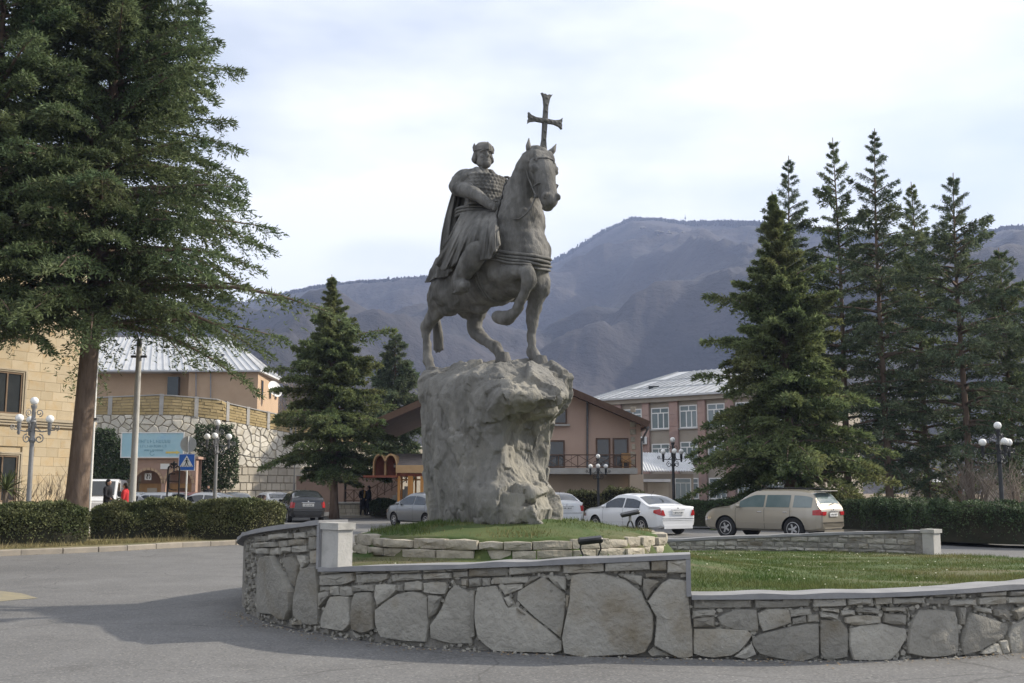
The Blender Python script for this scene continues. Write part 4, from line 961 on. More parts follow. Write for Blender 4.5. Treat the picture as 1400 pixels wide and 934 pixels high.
for i, (u, v, d, zl, rr0, lab) in enumerate(TL):
    (b_, H_) = tb(u, v, d)
    conifer('cedar_tree', lab, b_, H_, zl, [(0, rr0*1.15), (.25, rr0*1.2), (.5, rr0*.95), (.72, rr0*.55), (.88, rr0*.24), (1, .03)], (118, 104, 126, 132, 112, 120, 110)[i], 40+i*3, rt=.2, ns=22, nk=8, tuft=(.12, .30), wid=.030, droop=(.36, .30, .40, .46, .34, .42, .36)[i], elev=(2-i, 36+(i*5) % 9), hang=(.46, .36, .5, .6, .42, .55, .46)[i], sec=.31, gaps=.2, whorl=(.9, .7, .0, .0, .95, .6, .8)[i], mat=('needles_blue', 'needles', 'needles_blue', 'needles_light')[i % 4], group='row of cedars beyond the long hedge')

# ================================================================== hedges
material('hedge_leaf', (.075, .095, .036), (.145, .15, .065), .8, .7, island=.5, trans=.15, c3=(.13, .12, .06), s3=.5)
material('hedge_dark', (.038, .065, .028), (.07, .10, .042), .8, .7, island=.5, trans=.12)
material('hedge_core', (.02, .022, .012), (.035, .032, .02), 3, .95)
def hedge(name, label, line, thick, h, seed, n, mat='hedge_leaf', leaf=(.04, .09), round_=.25, z0=.08, rag=.16, cat='hedge'):
    """line: plan points of the near face's centreline"""
    g = np.random.default_rng(seed); P = crom([(p[0], p[1], 0) for p in line], 14)[:, :2]; sl = np.r_[0, np.cumsum(np.linalg.norm(np.diff(P, axis=0), axis=1))]
    o = thing(name, label, cat, (float(P[0][0]), float(P[0][1]), 0)); org = np.array([P[0][0], P[0][1], 0])
    T = np.gradient(P, axis=0); T /= np.linalg.norm(T, axis=1)[:, None]; Nn = np.c_[T[:, 1], -T[:, 0]]
    def prof(a, s):      # a in 0..1 over the section from one foot over the top to the other
        a = a*math.pi; e = .32; cx = np.sign(np.cos(a))*np.abs(np.cos(a))**e*thick/2; cz = np.abs(np.sin(a))**e*h
        wob = 1+rag*fbm(np.stack([s*1.1, a*1.4, 0*s+seed], -1), 3, seed); return cx*wob, cz*(1+.6*(wob-1))+z0
    def pt(s, a):
        x = np.stack([np.interp(s, sl, P[:, k]) for k in (0, 1)], -1); nn = np.stack([np.interp(s, sl, Nn[:, k]) for k in (0, 1)], -1); cx, cz = prof(a, s)
        en = np.clip(np.minimum(s, sl[-1]-s)/(thick*.45), 0, 1)**.5; cx = cx*(.3+.7*en); cz = cz*(.8+.2*en); return np.c_[x+nn*cx[:, None], cz]
    m = MB(); NS = max(8, int(sl[-1]*4)); rows = []
    for i in range(NS+1):
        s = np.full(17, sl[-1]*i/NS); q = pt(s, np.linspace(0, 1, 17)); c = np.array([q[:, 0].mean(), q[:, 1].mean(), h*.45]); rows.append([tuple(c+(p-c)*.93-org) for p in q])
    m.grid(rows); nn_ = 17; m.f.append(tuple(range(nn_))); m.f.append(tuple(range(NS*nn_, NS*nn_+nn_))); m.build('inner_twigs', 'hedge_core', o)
    s = g.uniform(0, sl[-1], n); a = g.uniform(0, 1, n); p = pt(s, a); c = pt(s, a*0+.5); c[:, 2] = h*.45; k = (g.uniform(.86, 1.05, n)+.06*fbm(np.c_[s*3.5, a*9, 0*s], 2, seed+3))[:, None]; p = c+(p-c)*k
    en = g.random(n) < .08; se = np.where(g.random(n) < .5, 0.0, sl[-1]); 
    p2 = pt(se, a); c2 = pt(se, a*0+.5); c2[:, 2] = h*.45; p[en] = (c2+(p2-c2)*np.sqrt(g.random(n))[:, None])[en]+g.normal(0, .03, (en.sum(), 3))
    d = g.normal(0, 1, (n, 3)); d[:, 2] += .5; d /= np.linalg.norm(d, axis=1)[:, None]; b = np.cross(d, g.normal(0, 1, (n, 3))); b /= np.linalg.norm(b, axis=1)[:, None]
    L = g.uniform(*leaf, n)[:, None]; w = L*.28; p = p-org
    V = np.stack([p, p+d*L*.5+b*w, p+d*L, p+d*L*.5-b*w], 1).reshape(-1, 3); V[:, 2] = np.maximum(V[:, 2], .04)
    put('foliage', np_mesh('foliage', V, 4), mat, o); return o
def gl(u, d): return (xat(u, d), d)
hedge('hedge', 'clipped green hedge around the foot of the near globe street lamp', [gl(-120, 28.6), gl(-30, 29.8), gl(60, 30.6), gl(118, 31.3)], 1.7, 1.13, 1, 52000)
hedge('hedge', 'set-back ragged section of hedge with pale dry shoots at its foot', [gl(128, 34.6), gl(190, 35.2), gl(268, 35.6)], 1.5, 1.12, 2, 40000, rag=.2)
hedge('hedge', 'clipped hedge section ending in a rounded corner near the black hatchback', [gl(262, 34.0), gl(310, 34.4), gl(352, 34.9), gl(370, 35.6)], 1.7, 1.12, 3, 40000)
hedge('hedge', 'long dark hedge behind the gold car and the white sedan', [gl(880, 47.5), gl(990, 46), gl(1120, 44), gl(1230, 41)], 1.5, 1.12, 4, 42000, 'hedge_dark')
hedge('hedge', 'dark hedge curving towards the road behind the wall-end pillar', [gl(1195, 40), gl(1265, 36.5), gl(1320, 33.0), gl(1380, 31.5), gl(1480, 31)], 2.0, 1.12, 5, 55000, 'hedge_dark', rag=.18)
hedge('hedge', 'low shrubs along the pink house wall under the balcony', [gl(770, 60), gl(812, 59.3), gl(850, 59), gl(880, 58.5)], 1.6, 1.35, 6, 16000, rag=.35, leaf=(.06, .13))
hedge('hedge', 'small clipped hedge beside the orange canopy posts', [gl(508, 64.5), gl(526, 64.3), gl(541, 64.2)], 1.0, .95, 7, 7000, 'hedge_dark', leaf=(.06, .12))
# ================================================================== verge, kerbs, pavements
material('verge_grass', (.10, .10, .045), (.19, .16, .08), 1.2, .95, .6, 30, c3=(.22, .18, .10), s3=.6)
material('pavement', (.33, .31, .28), (.40, .38, .34), 1.5, .9, .3, 30)
material('yellow_paint', (.27, .235, .15), (.21, .19, .14), 6, .8)
kl = crom([gr(-420, 790)[:2], gr(-200, 771)[:2], gr(0, 760.5)[:2], gr(130, 755)[:2], gr(250, 748.5)[:2], gr(335, 744)[:2], gr(376, 738)[:2], gr(390, 731)[:2], gr(386, 722)[:2]], 10)
vm = MB(); far = [(-60.0, 41.0), (-60.0, 20.0)]
poly = [tuple(p) for p in kl]+[(xat(360, 47), 47), (-60.0, 47.0)]; n_ = len(poly)
vm.add([(p[0], p[1], .0) for p in poly]+[(p[0], p[1], .11) for p in poly], [tuple(range(n_, 2*n_))]+[(k, (k+1) % n_, n_+(k+1) % n_, n_+k) for k in range(n_)])
verge = tag(vm.build('verge', 'verge_grass'), kind='structure')
kd = np.r_[0, np.cumsum(np.linalg.norm(np.diff(kl, axis=0), axis=1))]; s = 0; rk = random.Random(2)
def kp(s): return np.array([np.interp(s, kd, kl[:, 0]), np.interp(s, kd, kl[:, 1])])
kerb = tag(bpy.data.objects.new('kerb', None), kind='structure'); COL.objects.link(kerb)
while s < kd[-1]-.3:
    e_ = min(s+rk.uniform(.85, 1.05), kd[-1]); a, b = kp(s+.012), kp(e_-.012); d = (b-a)/np.linalg.norm(b-a); nn = np.array([d[1], -d[0]]); m = MB(); z1 = .145+rk.uniform(-.008, .008)
    q0, q1 = a+nn*.11, b+nn*.11; t0, t1 = a+nn*.085, b+nn*.085; i0, i1 = a-nn*.08, b-nn*.08
    m.add([(*q0, -.02), (*q1, -.02), (*i1, -.02), (*i0, -.02), (*q0, z1-.02), (*q1, z1-.02), (*t0, z1), (*t1, z1), (*i1, z1), (*i0, z1)], [(0, 1, 5, 4), (4, 5, 7, 6), (6, 7, 8, 9), (0, 4, 6, 9, 3), (1, 2, 8, 7, 5), (2, 3, 9, 8)])
    m.build('kerb_stone', 'kerb_stone', kerb); s = e_
m = MB(); q = [gr(-60, 826), gr(-60, 808), gr(0, 808.5), gr(30, 812), gr(52, 818.5), (gr(20, 821)), gr(-10, 824)]
m.add([(p.x, p.y, .008) for p in q], [tuple(range(len(q)))]); tag(m.build('road_marking', 'yellow_paint'), 'worn yellow paint patch on the road beyond the statue shadow', 'road marking', kind='structure')
# dry tufts and stems on the verge before the set-back hedge
g = np.random.default_rng(8); n = 9000; V = []
u_ = g.uniform(-40, 345, n); t_ = g.random(n)
px = np.array([gr(u, np.interp(u, [0, 130, 250, 335], [757, 751, 745, 741])) for u in u_]); p = px+np.c_[0*u_, t_*2.4, 0*u_]; p[:, 2] = .1
h = g.uniform(.03, .14, n)*(1+1.2*(g.random(n) < .06)); a = g.uniform(0, 6.28, n); w = .008; b = g.uniform(0, 6.28, n)
V = np.stack([p+np.c_[np.cos(a)*w, np.sin(a)*w, 0*a], p-np.c_[np.cos(a)*w, np.sin(a)*w, 0*a], p+np.c_[np.cos(b)*h*.5, np.sin(b)*h*.5, h]], 1).reshape(-1, 3)
material('dry_grass', (.16, .15, .06), (.26, .21, .11), 1, .9, island=.4)
tag(put('verge_grass', np_mesh('verge_grass', V, 3), 'dry_grass'), 'dry tufts of winter grass on the verge before the hedges', 'grass', kind='stuff')
# pavement with kerb before the planter and the canopy
m = MB(); m.box((xat(545, 66.5), 66.6, .06), (8.6, 4.6, .12)); tag(m.build('pavement', 'pavement'), kind='structure')

# ================================================================== the yellow stone building on the left
material('tuff', (.44, .365, .25), (.50, .42, .30), 1.0, .9, .35, 25, objvar=.07, c3=(.46, .35, .21), s3=1.5)
material('tuff_trim', (.36, .31, .235), (.44, .38, .29), 2, .9, .3, 25)
material('glass_dark', (.03, .035, .04), (.045, .05, .055), 1, .08, spec=.6)
material('timber_frame', (.14, .10, .07), (.20, .14, .09), 3, .7)
A = np.array(gl(122, 45.0)); Bv = np.array(gl(0, 41.3)); dv = (Bv-A)/np.linalg.norm(Bv-A); nv = np.array([-dv[1], dv[0]]); nv = nv if nv[1] < 0 or nv[0] > 0 else -nv
if nv[0] < 0: nv = -nv
bld = thing('stone_building', 'yellow tuff-block building with deep dark windows and a ledge between storeys', 'building', (A[0], A[1], 0))
def F2(s, z, o): p = A+dv*s+nv*o; return (p[0], p[1], z)
m = MB(); LB = 22.0
pl = [F2(0, 0, -.06), F2(LB, 0, -.06), F2(LB, 0, -12), F2(0, 0, -12)]; V = [(p[0], p[1], -.1) for p in pl]+[(p[0], p[1], 14.5) for p in pl]
m.add(V, [(3, 2, 1, 0), (4, 5, 6, 7)]+[(k, (k+1) % 4, 4+(k+1) % 4, 4+k) for k in range(4)]); wpart('wall', m, 'tuff', bld)
wins = [(s0, s0+1.35, z0, z1) for s0 in (3.45, 7.2, 11.0) for z0, z1 in ((1.15, 2.9), (4.45, 6.05), (7.55, 9.25), (10.7, 12.4))]
rb_ = random.Random(12); z = .0
while z < 12.8:
    h = .36; s = rb_.uniform(-.4, 0)
    if abs(z-4.05) < .3: z = 4.36; 
    while s < 9.5:
        w = rb_.uniform(.5, .78); a, b = max(s, 0), s+w; s += w
        for (p0, p1) in [(a, b)]:
            segs = [(p0, p1)]
            for (w0, w1, q0, q1) in wins:
                if z+h > q0-.05 and z < q1+.05:
                    ns_ = []
                    for (x0, x1) in segs:
                        if x1 <= w0-.16 or x0 >= w1+.16: ns_.append((x0, x1)); continue
                        if x0 < w0-.16: ns_.append((x0, w0-.16))
                        if x1 > w1+.16: ns_.append((w1+.16, x1))
                    segs = ns_
            for (x0, x1) in segs:
                if x1-x0 < .06 or z > 9.7 and x0 > 4: continue
                t = min(h, 4.03-z) if z < 4.03 < z+h else h
                mb = MB(); o = rb_.uniform(-.004, .004); V = [F2(x, zz_, oo) for oo, i in ((-.06, 0), (.0+o, .003)) for x, zz_ in ((x0+.001+i, z+.001+i), (x1-.001-i, z+.001+i), (x1-.001-i, z+t-.001-i), (x0+.001+i, z+t-.001-i))]
                mb.add(V, [(4, 5, 6, 7), (0, 1, 5, 4), (1, 2, 6, 5), (2, 3, 7, 6), (3, 0, 4, 7)]); wpart('block', mb, 'tuff', bld)
    z += h
for zc in (4.2, ):
    m = MB()
    for z0, z1, o in ((4.04, 4.14, .05), (4.14, 4.24, .10), (4.24, 4.35, .15)):
        V = [F2(s, zz_, oo) for s in (-.1, LB) for oo in (-.05, o) for zz_ in (z0, z1)]; m.add(V, [(0, 1, 3, 2), (4, 6, 7, 5), (0, 4, 5, 1), (2, 3, 7, 6), (1, 5, 7, 3), (0, 2, 6, 4)])
    wpart('ledge', m, 'tuff_trim', bld)
for (w0, w1, q0, q1) in wins:
    m = MB()
    def bx(mb, s0, s1, z0, z1, o0, o1):
        V = [F2(s, zz_, oo) for s in (s0, s1) for oo in (o0, o1) for zz_ in (z0, z1)]; mb.add(V, [(0, 1, 3, 2), (4, 6, 7, 5), (0, 4, 5, 1), (2, 3, 7, 6), (1, 5, 7, 3), (0, 2, 6, 4)])
    for (a, b, c_, d_) in ((w0-.16, w0-.08, q0, q1+.12), (w1+.08, w1+.16, q0, q1+.12), (w0-.08, w1+.08, q1+.06, q1+.12)): bx(m, a, b, c_, d_, -.05, .05)
    for (a, b, c_, d_) in ((w0-.08, w0, q0, q1), (w1, w1+.08, q0, q1), (w0-.08, w1+.08, q1, q1+.06)): bx(m, a, b, c_, d_, -.05, .02)
    wd = wpart('window', m, 'tuff_trim', bld); wd_off = bld
    m = MB(); bx(m, w0, w1, q0, q1, -.058, -.045); m.v = [(p[0]-A[0], p[1]-A[1], p[2]) for p in m.v]; m.build('pane', 'glass_dark', wd)
    m = MB()
    for (a, b, c_, d_) in ((w0, w0+.07, q0, q1), (w1-.07, w1, q0, q1), (w0+.07, w1-.07, q1-.07, q1), (w0+.07, w1-.07, q0, q0+.07), ((w0+w1)/2-.03, (w0+w1)/2+.03, q0+.07, q1-.07)): bx(m, a, b, c_, d_, -.044, -.01)
    m.v = [(p[0]-A[0], p[1]-A[1], p[2]) for p in m.v]; m.build('frame', 'timber_frame', wd)
    m = MB(); bx(m, w0-.2, w1+.2, q0-.09, q0-.002, -.05, .16); m.v = [(p[0]-A[0], p[1]-A[1], p[2]) for p in m.v]; m.build('sill', 'tuff_trim', wd)

# ================================================================== retaining wall with parapet
material('white_stone', (.52, .49, .42), (.63, .60, .53), 1.5, .92, .5, 8, objvar=.14, c3=(.44, .40, .31), s3=1.0)
material('grey_block', (.40, .365, .30), (.47, .43, .36), 1.5, .92, .5, 8, objvar=.14)
material('ochre_block', (.36, .28, .145), (.42, .33, .18), 1.5, .92, .4, 8, island=.12)
material('joint', (.26, .235, .19), (.31, .28, .23), 3, .95)
material('cement', (.34, .33, .31), (.40, .39, .37), 2, .9, .3, 10)
RW = [gl(20, 70), gl(130, 70.5), gl(220, 71.2), gl(290, 72.6), gl(312, 73.5), gl(360, 76), gl(400, 78.5), gl(440, 81.5), gl(500, 87), gl(580, 95)]
rw = crom(RW, 8); rd = np.r_[0, np.cumsum(np.linalg.norm(np.diff(rw, axis=0), axis=1))]
def rwp(s, z, o):
    x, y = np.interp(s, rd, rw[:, 0]), np.interp(s, rd, rw[:, 1]); e = .2; t = np.array([np.interp(s+e, rd, rw[:, 0])-np.interp(s-e, rd, rw[:, 0]), np.interp(s+e, rd, rw[:, 1])-np.interp(s-e, rd, rw[:, 1])]); t /= np.linalg.norm(t)
    return (x+t[1]*o, y-t[0]*o, z)
us = 700+rw[:, 0]/rw[:, 1]*F/math.cos(TH)*math.cos(TH)
ptop = np.array([zat(np.interp(u, [20, 130, 220, 305, 312, 398, 440, 580], [545, 544, 540, 547, 552, 571, 580, 612]), d) for u, d in zip(us, rw[:, 1])])
pbot = np.array([zat(np.interp(u, [20, 130, 248, 309, 398, 431, 580], [568, 567, 567, 575, 592, 597, 625]), d) for u, d in zip(us, rw[:, 1])])
PT = lambda s: float(np.interp(s, rd, ptop)); PB = lambda s: float(np.interp(s, rd, pbot))
ret = thing('retaining_wall', 'tall cream rubble retaining wall with an ochre block parapet above the parked cars', 'retaining wall', (rw[10][0], rw[10][1], 0))
def rstrip(s0, s1, o0, o1, z0, z1, n, mb=None):
    mb = mb or MB(); P = [[], [], [], []]
    for k in range(n+1):
        s = s0+(s1-s0)*k/n
        for q, (zf, o) in enumerate(((z0, o1), (z1, o1), (z1, o0), (z0, o0))): P[q].append(rwp(s, zf(s), o))
    P.append(P[0]); mb.grid(P); return mb
SE = rd[-1]
wpart('wall_core', rstrip(0, SE, -.8, -.05, lambda s: -.1, lambda s: PB(s)-.0, 40), 'joint', ret)
wpart('parapet_core', rstrip(0, SE, -.4, -.05, lambda s: PB(s)+.002, lambda s: PT(s)-.02, 40), 'joint', ret)
wpart('coping', rstrip(0, SE, -.45, .06, lambda s: PT(s)-.018, lambda s: PT(s)+.05, 40), 'cement', ret)
# polygonal facing: Voronoi cells clipped to the zone
sA, sB = float(np.interp(105, us, rd)), float(np.interp(470, us, rd)); zsp = 3.15
gv = np.random.default_rng(15); cell = .5; seeds = []
for i in range(int((sB-sA)/cell)+3):
    for j in range(13):
        seeds.append((sA-cell+(i+gv.uniform(-.08, 1.08))*cell, zsp-.7+(j+gv.uniform(-.05, 1.05))*cell*.95))
seeds = np.array(seeds)
def clip(poly, nx, nz, c):
    o = []
    for i, p in enumerate(poly):
        q = poly[(i+1) % len(poly)]; dp = p[0]*nx+p[1]*nz-c; dq = q[0]*nx+q[1]*nz-c
        if dp <= 0: o.append(p)
        if dp*dq < 0: t = dp/(dp-dq); o.append((p[0]+(q[0]-p[0])*t, p[1]+(q[1]-p[1])*t))
    return o
rs2 = random.Random(8); cnt = 0
for i, (x, zc) in enumerate(seeds):
    if x < sA or x > sB or zc > PB(x)+.2 or zc < zsp-.4: continue
    po = [(x-1, zc-1), (x+1, zc-1), (x+1, zc+1), (x-1, zc+1)]; dd = ((seeds-seeds[i])**2).sum(1)
    for j in np.argsort(dd)[1:20]:
        mx_, mz_ = (seeds[j]+seeds[i])/2; nx, nz = seeds[j]-seeds[i]; po = clip(po, nx, nz, mx_*nx+mz_*nz)
        if len(po) < 3: break
    po = clip(po, 0, 1, PB(x)-.01); po = clip(po, 0, -1, -zsp) if len(po) > 2 else po
    if len(po) < 3: continue
    cx = sum(p[0] for p in po)/len(po); cz = sum(p[1] for p in po)/len(po); po = [(cx+(p[0]-cx)*(1-.035/max(.1, math.hypot(p[0]-cx, p[1]-cz))), cz+(p[1]-cz)*(1-.035/max(.1, math.hypot(p[0]-cx, p[1]-cz)))) for p in po]
    n = len(po); o = rs2.uniform(-.01, .04); V = [rwp(p[0], p[1], -.06) for p in po]+[rwp(p[0], p[1], o-.03) for p in po]+[rwp(cx+(p[0]-cx)*.86, cz+(p[1]-cz)*.86, o+rs2.uniform(-.01, .015)) for p in po]
    mb = MB().add(V, [tuple(range(2*n, 3*n))]+[(r*n+k, r*n+(k+1) % n, (r+1)*n+(k+1) % n, (r+1)*n+k) for r in range(2) for k in range(n)])
    wpart('stone', mb, 'white_stone', ret); cnt += 1
# squared grey blocks at the foot
z = .0
while z < zsp-.05:
    h = .52; s = sA-rs2.uniform(0, .4)
    while s < sB:
        w = rs2.uniform(.5, .95); zt = min(z+h, zsp); o = rs2.uniform(-.01, .03)
        if zt-z > .1:
            V = [rwp(q, zz_, oo) for oo, i in ((-.06, 0), (o, .02)) for q, zz_ in ((s+.02+i, z+.02+i), (s+w-.02-i, z+.02+i), (s+w-.02-i, zt-.02-i), (s+.02+i, zt-.02-i))]
            wpart('block', MB().add(V, [(4, 5, 6, 7), (0, 1, 5, 4), (1, 2, 6, 5), (2, 3, 7, 6), (3, 0, 4, 7)]), 'grey_block', ret)
        s += w
    z += h
mb = MB(); rows_ = 6
for r in range(rows_):
    s = sA-1-rs2.uniform(0, .4)
    while s < sB+3:
        w = rs2.uniform(.4, .9); a, b = s+.012, s+w-.012; o = rs2.uniform(-.015, .03)
        f = lambda q, k: PB(q)+(PT(q)-.03-PB(q))*k
        V = [rwp(q, f(q, k)+dz, oo) for oo in (-.06, o) for q, k, dz in ((a, r/rows_, .015), (b, r/rows_, .015), (b, (r+1)/rows_, -.015), (a, (r+1)/rows_, -.015))]
        mb.add(V, [(4, 5, 6, 7), (0, 1, 5, 4), (1, 2, 6, 5), (2, 3, 7, 6), (3, 0, 4, 7)]); s += w
tag(wpart('parapet_blocks', mb, 'ochre_block', ret), kind='stuff')
for u in (150, 220, 268, 311, 339, 367, 398, 430):
    s = float(np.interp(u, us, rd)); wpart('post', rstrip(s-.13, s+.13, -.42, .045, lambda q: PB(q)-.02, lambda q: PT(q)+.08, 1), 'cement', ret)

# ================================================================== house above the wall
material('house_ochre', (.42, .30, .20), (.47, .34, .23), .8, .9, .2, 10)
material('sheet_roof', (.44, .45, .46), (.53, .54, .55), 1.2, .6, .2, 8, objvar=.08)
material('brown_wood', (.085, .05, .035), (.12, .075, .05), 2, .7)
def wbox(mb, u0, u1, v0, v1, d, th):      # box whose front face covers a pixel rectangle at depth d
    a = at(u0, v1, d); b = at(u1, v0, d); mb.box(((a.x+b.x)/2, d+th/2, (a.z+b.z)/2), (abs(b.x-a.x), th, abs(b.z-a.z))); return mb
hz_ = zat(508, 88); zb = 4.5
uh = thing('house', 'tan house with a pale sheet roof standing above the ochre parapet', 'house', (xat(300, 92), 92, 0))
x0, xm, x1 = xat(40, 88), xat(252, 88), xat(348, 88); xe = xat(377, 97)
m = MB(); m.add([(xm, 88, zb), (x1, 88, zb), (xe, 97, zb), (xm, 97, zb), (xm, 88, hz_), (x1, 88, hz_), (xe, 97, hz_), (xm, 97, hz_)], [(0, 1, 5, 4), (1, 2, 6, 5), (2, 3, 7, 6), (3, 0, 4, 7), (4, 5, 6, 7), (3, 2, 1, 0)]); wpart('wall', m, 'house_ochre', uh)
m = MB(); m.box(((x0+xm)/2, 92.5, (zb+hz_)/2), (xm-x0, 7, hz_-zb)); wpart('recessed_wall', m, 'house_ochre', uh)
e = .5; E = [(x0, 87.5), (x1+.3, 87.5), (xe+.55, 97.5), (x0, 97.5)]; zr = zat(462, 92); rl, rr_x = (x0+1, 92.6), (xat(306, 92.6), 92.6)
def roof_pieces(mb, quad, n):
    a, b, c_, d_ = [Vector(q) for q in quad]
    for k in range(n):
        t0, t1 = k/n, (k+1)/n; mb.add([a.lerp(b, t0), a.lerp(b, t1), d_.lerp(c_, t1), d_.lerp(c_, t0)], [(0, 1, 2, 3)])
m = MB(); V = [(*E[0], hz_-.05), (*E[1], hz_-.05), (*E[2], hz_-.05), (*E[3], hz_-.05), (*rl, zr), (*rr_x, zr)]
V2 = [(p[0], p[1], p[2]+.12) for p in V]; m.add(V2, [(0, 1, 5, 4), (1, 2, 5), (2, 3, 4, 5), (3, 0, 4)]); m.add(V, [(0, 3, 2, 1)]); o = len(m.v)
m.add([V[0], V[1], V[2], V[3], V2[0], V2[1], V2[2], V2[3]], [(0, 1, 5, 4), (1, 2, 6, 5), (2, 3, 7, 6), (3, 0, 4, 7)]); rf_ = wpart('roof', m, 'sheet_roof', uh)
m = MB()
for k in range(34):
    t = k/33; a = Vector(V2[0]).lerp(Vector(V2[1]), t); b = Vector(V2[4]).lerp(Vector(V2[5]), t); m.beam(a+Vector((0, 0, .03)), b+Vector((0, 0, .03)), .06, .05)
for k in range(14):
    t = k/13; a = Vector(V2[1]).lerp(Vector(V2[2]), t); b = Vector(V2[5]); m.beam(a+Vector((0, 0, .03)), a.lerp(b, .96)+Vector((0, 0, .03)), .06, .05)
wpart('roof_seams', m, 'sheet_roof', uh)
for (uu, vv0, vv1, dd) in ((353, 520, 541, 89.6), (363, 522, 545, 93), (371, 524, 546, 95.5)):
    p = Vector((x1+(xe-x1)*(dd-88)/9, dd, 0)); m = MB(); m.box((p.x+.02, p.y, (zat(vv0, dd)+zat(vv1, dd))/2), (.08, .7, zat(vv0, dd)-zat(vv1, dd)), rz=-math.atan2(xe-x1, 9)); wd = wpart('window', m, 'timber_frame', uh)
    m = MB(); m.box((p.x+.05, p.y, (zat(vv0, dd)+zat(vv1, dd))/2), (.06, .58, zat(vv0, dd)-zat(vv1, dd)-.12), rz=-math.atan2(xe-x1, 9)); m.v = [(q[0]-uh.location.x, q[1]-uh.location.y, q[2]) for q in m.v]; m.build('pane', 'glass_dark', wd)
for (u0, u1, v0, v1) in ((302, 306, 484, 493), (228, 244, 515, 545)):
    m = MB(); wbox(m, u0, u1, v0, v1, 88.3 if v0 > 500 else 89.5, .5); wpart('vent' if v0 < 500 else 'doorway', m, 'glass_dark', uh)
for uu in (268, 288):
    m = MB(); m.tube([at(uu, 509, 87.8), at(uu, 560, 87.8)], .05, 6); wpart('downpipe', m, 'coping', uh)
dish = thing('satellite_dish', 'white satellite dish on the gable side of the tan house', 'satellite dish', (x1+.62, 90.3, zat(545, 90)))
m = MB(); R3 = Matrix.Rotation(R(68), 3, 'Y') @ Matrix.Rotation(0, 3, 'Z'); R3 = Matrix.Rotation(R(-35), 3, 'Z') @ R3
pts = [[R3 @ Vector((math.cos(a)*r, math.sin(a)*r, .35*r*r))+Vector((.2, -.1, .75)) for a in np.linspace(0, 6.2832, 19)] for r in (.02, .25, .5, .72)]
material('white_metal', (.70, .70, .68), (.76, .76, .74), 2, .5); m.grid(pts); m.build('reflector', 'white_metal', dish, True)
m = MB(); m.tube([(-.35, 0, .6), (.1, -.05, .72)], .03, 6); m.tube([R3 @ Vector((0, .7, .17))+Vector((.2, -.1, .75)), R3 @ Vector((0, 0, .8))+Vector((.2, -.1, .75))], .02, 6); m.build('bracket', 'iron', dish)

# ================================================================== arched washroom block with its billboard, ivy
material('pink_stone', (.36, .24, .19), (.42, .29, .23), 1.5, .9, .35, 12)
material('door_wood', (.33, .20, .09), (.40, .25, .12), 2, .7, stretch=(1, 1, .2))
ab = thing('arched_block', 'low pinkish stone block with two arched openings below the blue billboard', 'building', (xat(222, 69), 69, 0))
xa, xb_ = xat(184, 69), xat(267, 69); zt = zat(628, 69); cen = [xat(202, 69), xat(243.5, 69)]; rad_ = 18*69/F; zs_ = zat(661, 69)
out_ = []; m = MB()
# front slab with arched openings made from strips
xs = sorted(set([xa, xb_]+[c+rad_*math.cos(t) for c in cen for t in np.linspace(0, math.pi, 15)]))
for a, b in zip(xs[:-1], xs[1:]):
    def low(x):
        for c in cen:
            if abs(x-c) < rad_-1e-6 or abs(abs(x-c)-rad_) < 1e-6: return zs_+math.sqrt(max(0, rad_**2-(x-c)**2))
        return 0
    mid = (a+b)/2; op = any(abs(mid-c) < rad_ for c in cen); za, zb_ = (low(a), low(b)) if op else (0, 0)
    m.add([(a, 69, za), (b, 69, zb_), (b, 69, zt), (a, 69, zt), (a, 69.5, za), (b, 69.5, zb_), (b, 69.5, zt), (a, 69.5, zt)], [(0, 1, 2, 3), (7, 6, 5, 4), (0, 4, 5, 1), (3, 2, 6, 7)]+([(0, 3, 7, 4)] if a == xs[0] else [])+([(1, 5, 6, 2)] if b == xs[-1] else []))
for c in cen:
    for sg in (-1, 1): m.add([(c+sg*rad_, 69, 0), (c+sg*rad_, 69.5, 0), (c+sg*rad_, 69.5, zs_), (c+sg*rad_, 69, zs_)], [(0, 1, 2, 3)])
wpart('wall', m, 'pink_stone', ab)
m = MB(); m.box(((xa+xb_)/2, 70.2, zt/2), (xb_-xa, .12, zt)); m.box(((xa+xb_)/2, 69.75, zt+.09), (xb_-xa+.3, 1.7, .16)); wpart('roof_slab', m, 'pink_stone', ab)
for i, c in enumerate(cen):
    m = MB(); m.box((c, 69.9, zs_*.5), (rad_*2, .1, zs_+.0)); d1 = wpart('door', m, 'door_wood', ab)
    m = MB(); m.box((c+.05*i, 69.83, .95), (.62, .04, 1.55)); m.v = [(q[0]-ab.location.x, q[1]-ab.location.y, q[2]) for q in m.v]; m.build('door_panel', 'grey_block' if i == 0 else 'brown_wood', d1)
    m = MB()
    for t0, t1 in zip(np.linspace(0, math.pi, 12)[:-1], np.linspace(0, math.pi, 12)[1:]):
        q = [(c+math.cos(t)*r, yy, zs_+math.sin(t)*r) for r in (rad_+.0, rad_+.16) for t in (t0+.02, t1-.02) for yy in (68.95, 69.0)]; m.add(q, [(0, 2, 6, 4), (1, 5, 7, 3), (0, 4, 5, 1), (2, 3, 7, 6), (4, 6, 7, 5), (0, 1, 3, 2)])
    wpart('arch_ring', m, 'house_ochre', ab)
sg_ = thing('washroom_sign', 'small white sign with dark symbols inside the first arch', 'sign', (xat(198, 68.9), 69.4, zat(656, 69)))
m = MB(); m.box((0, 0, .2), (.42, .03, .42)); m.build('board', 'white_metal', sg_)
m = MB(); m.ball((-.02, -.03, .30), (.05, .01, .05), 8, 6); m.tube([(.02, -.03, .26), (-.07, -.03, .18), (-.04, -.03, .06)], .025, 6); m.tube([(.08, -.03, .34), (.14, -.03, .2), (.08, -.03, .06)], .02, 6); m.build('symbol', 'black_paint', sg_)
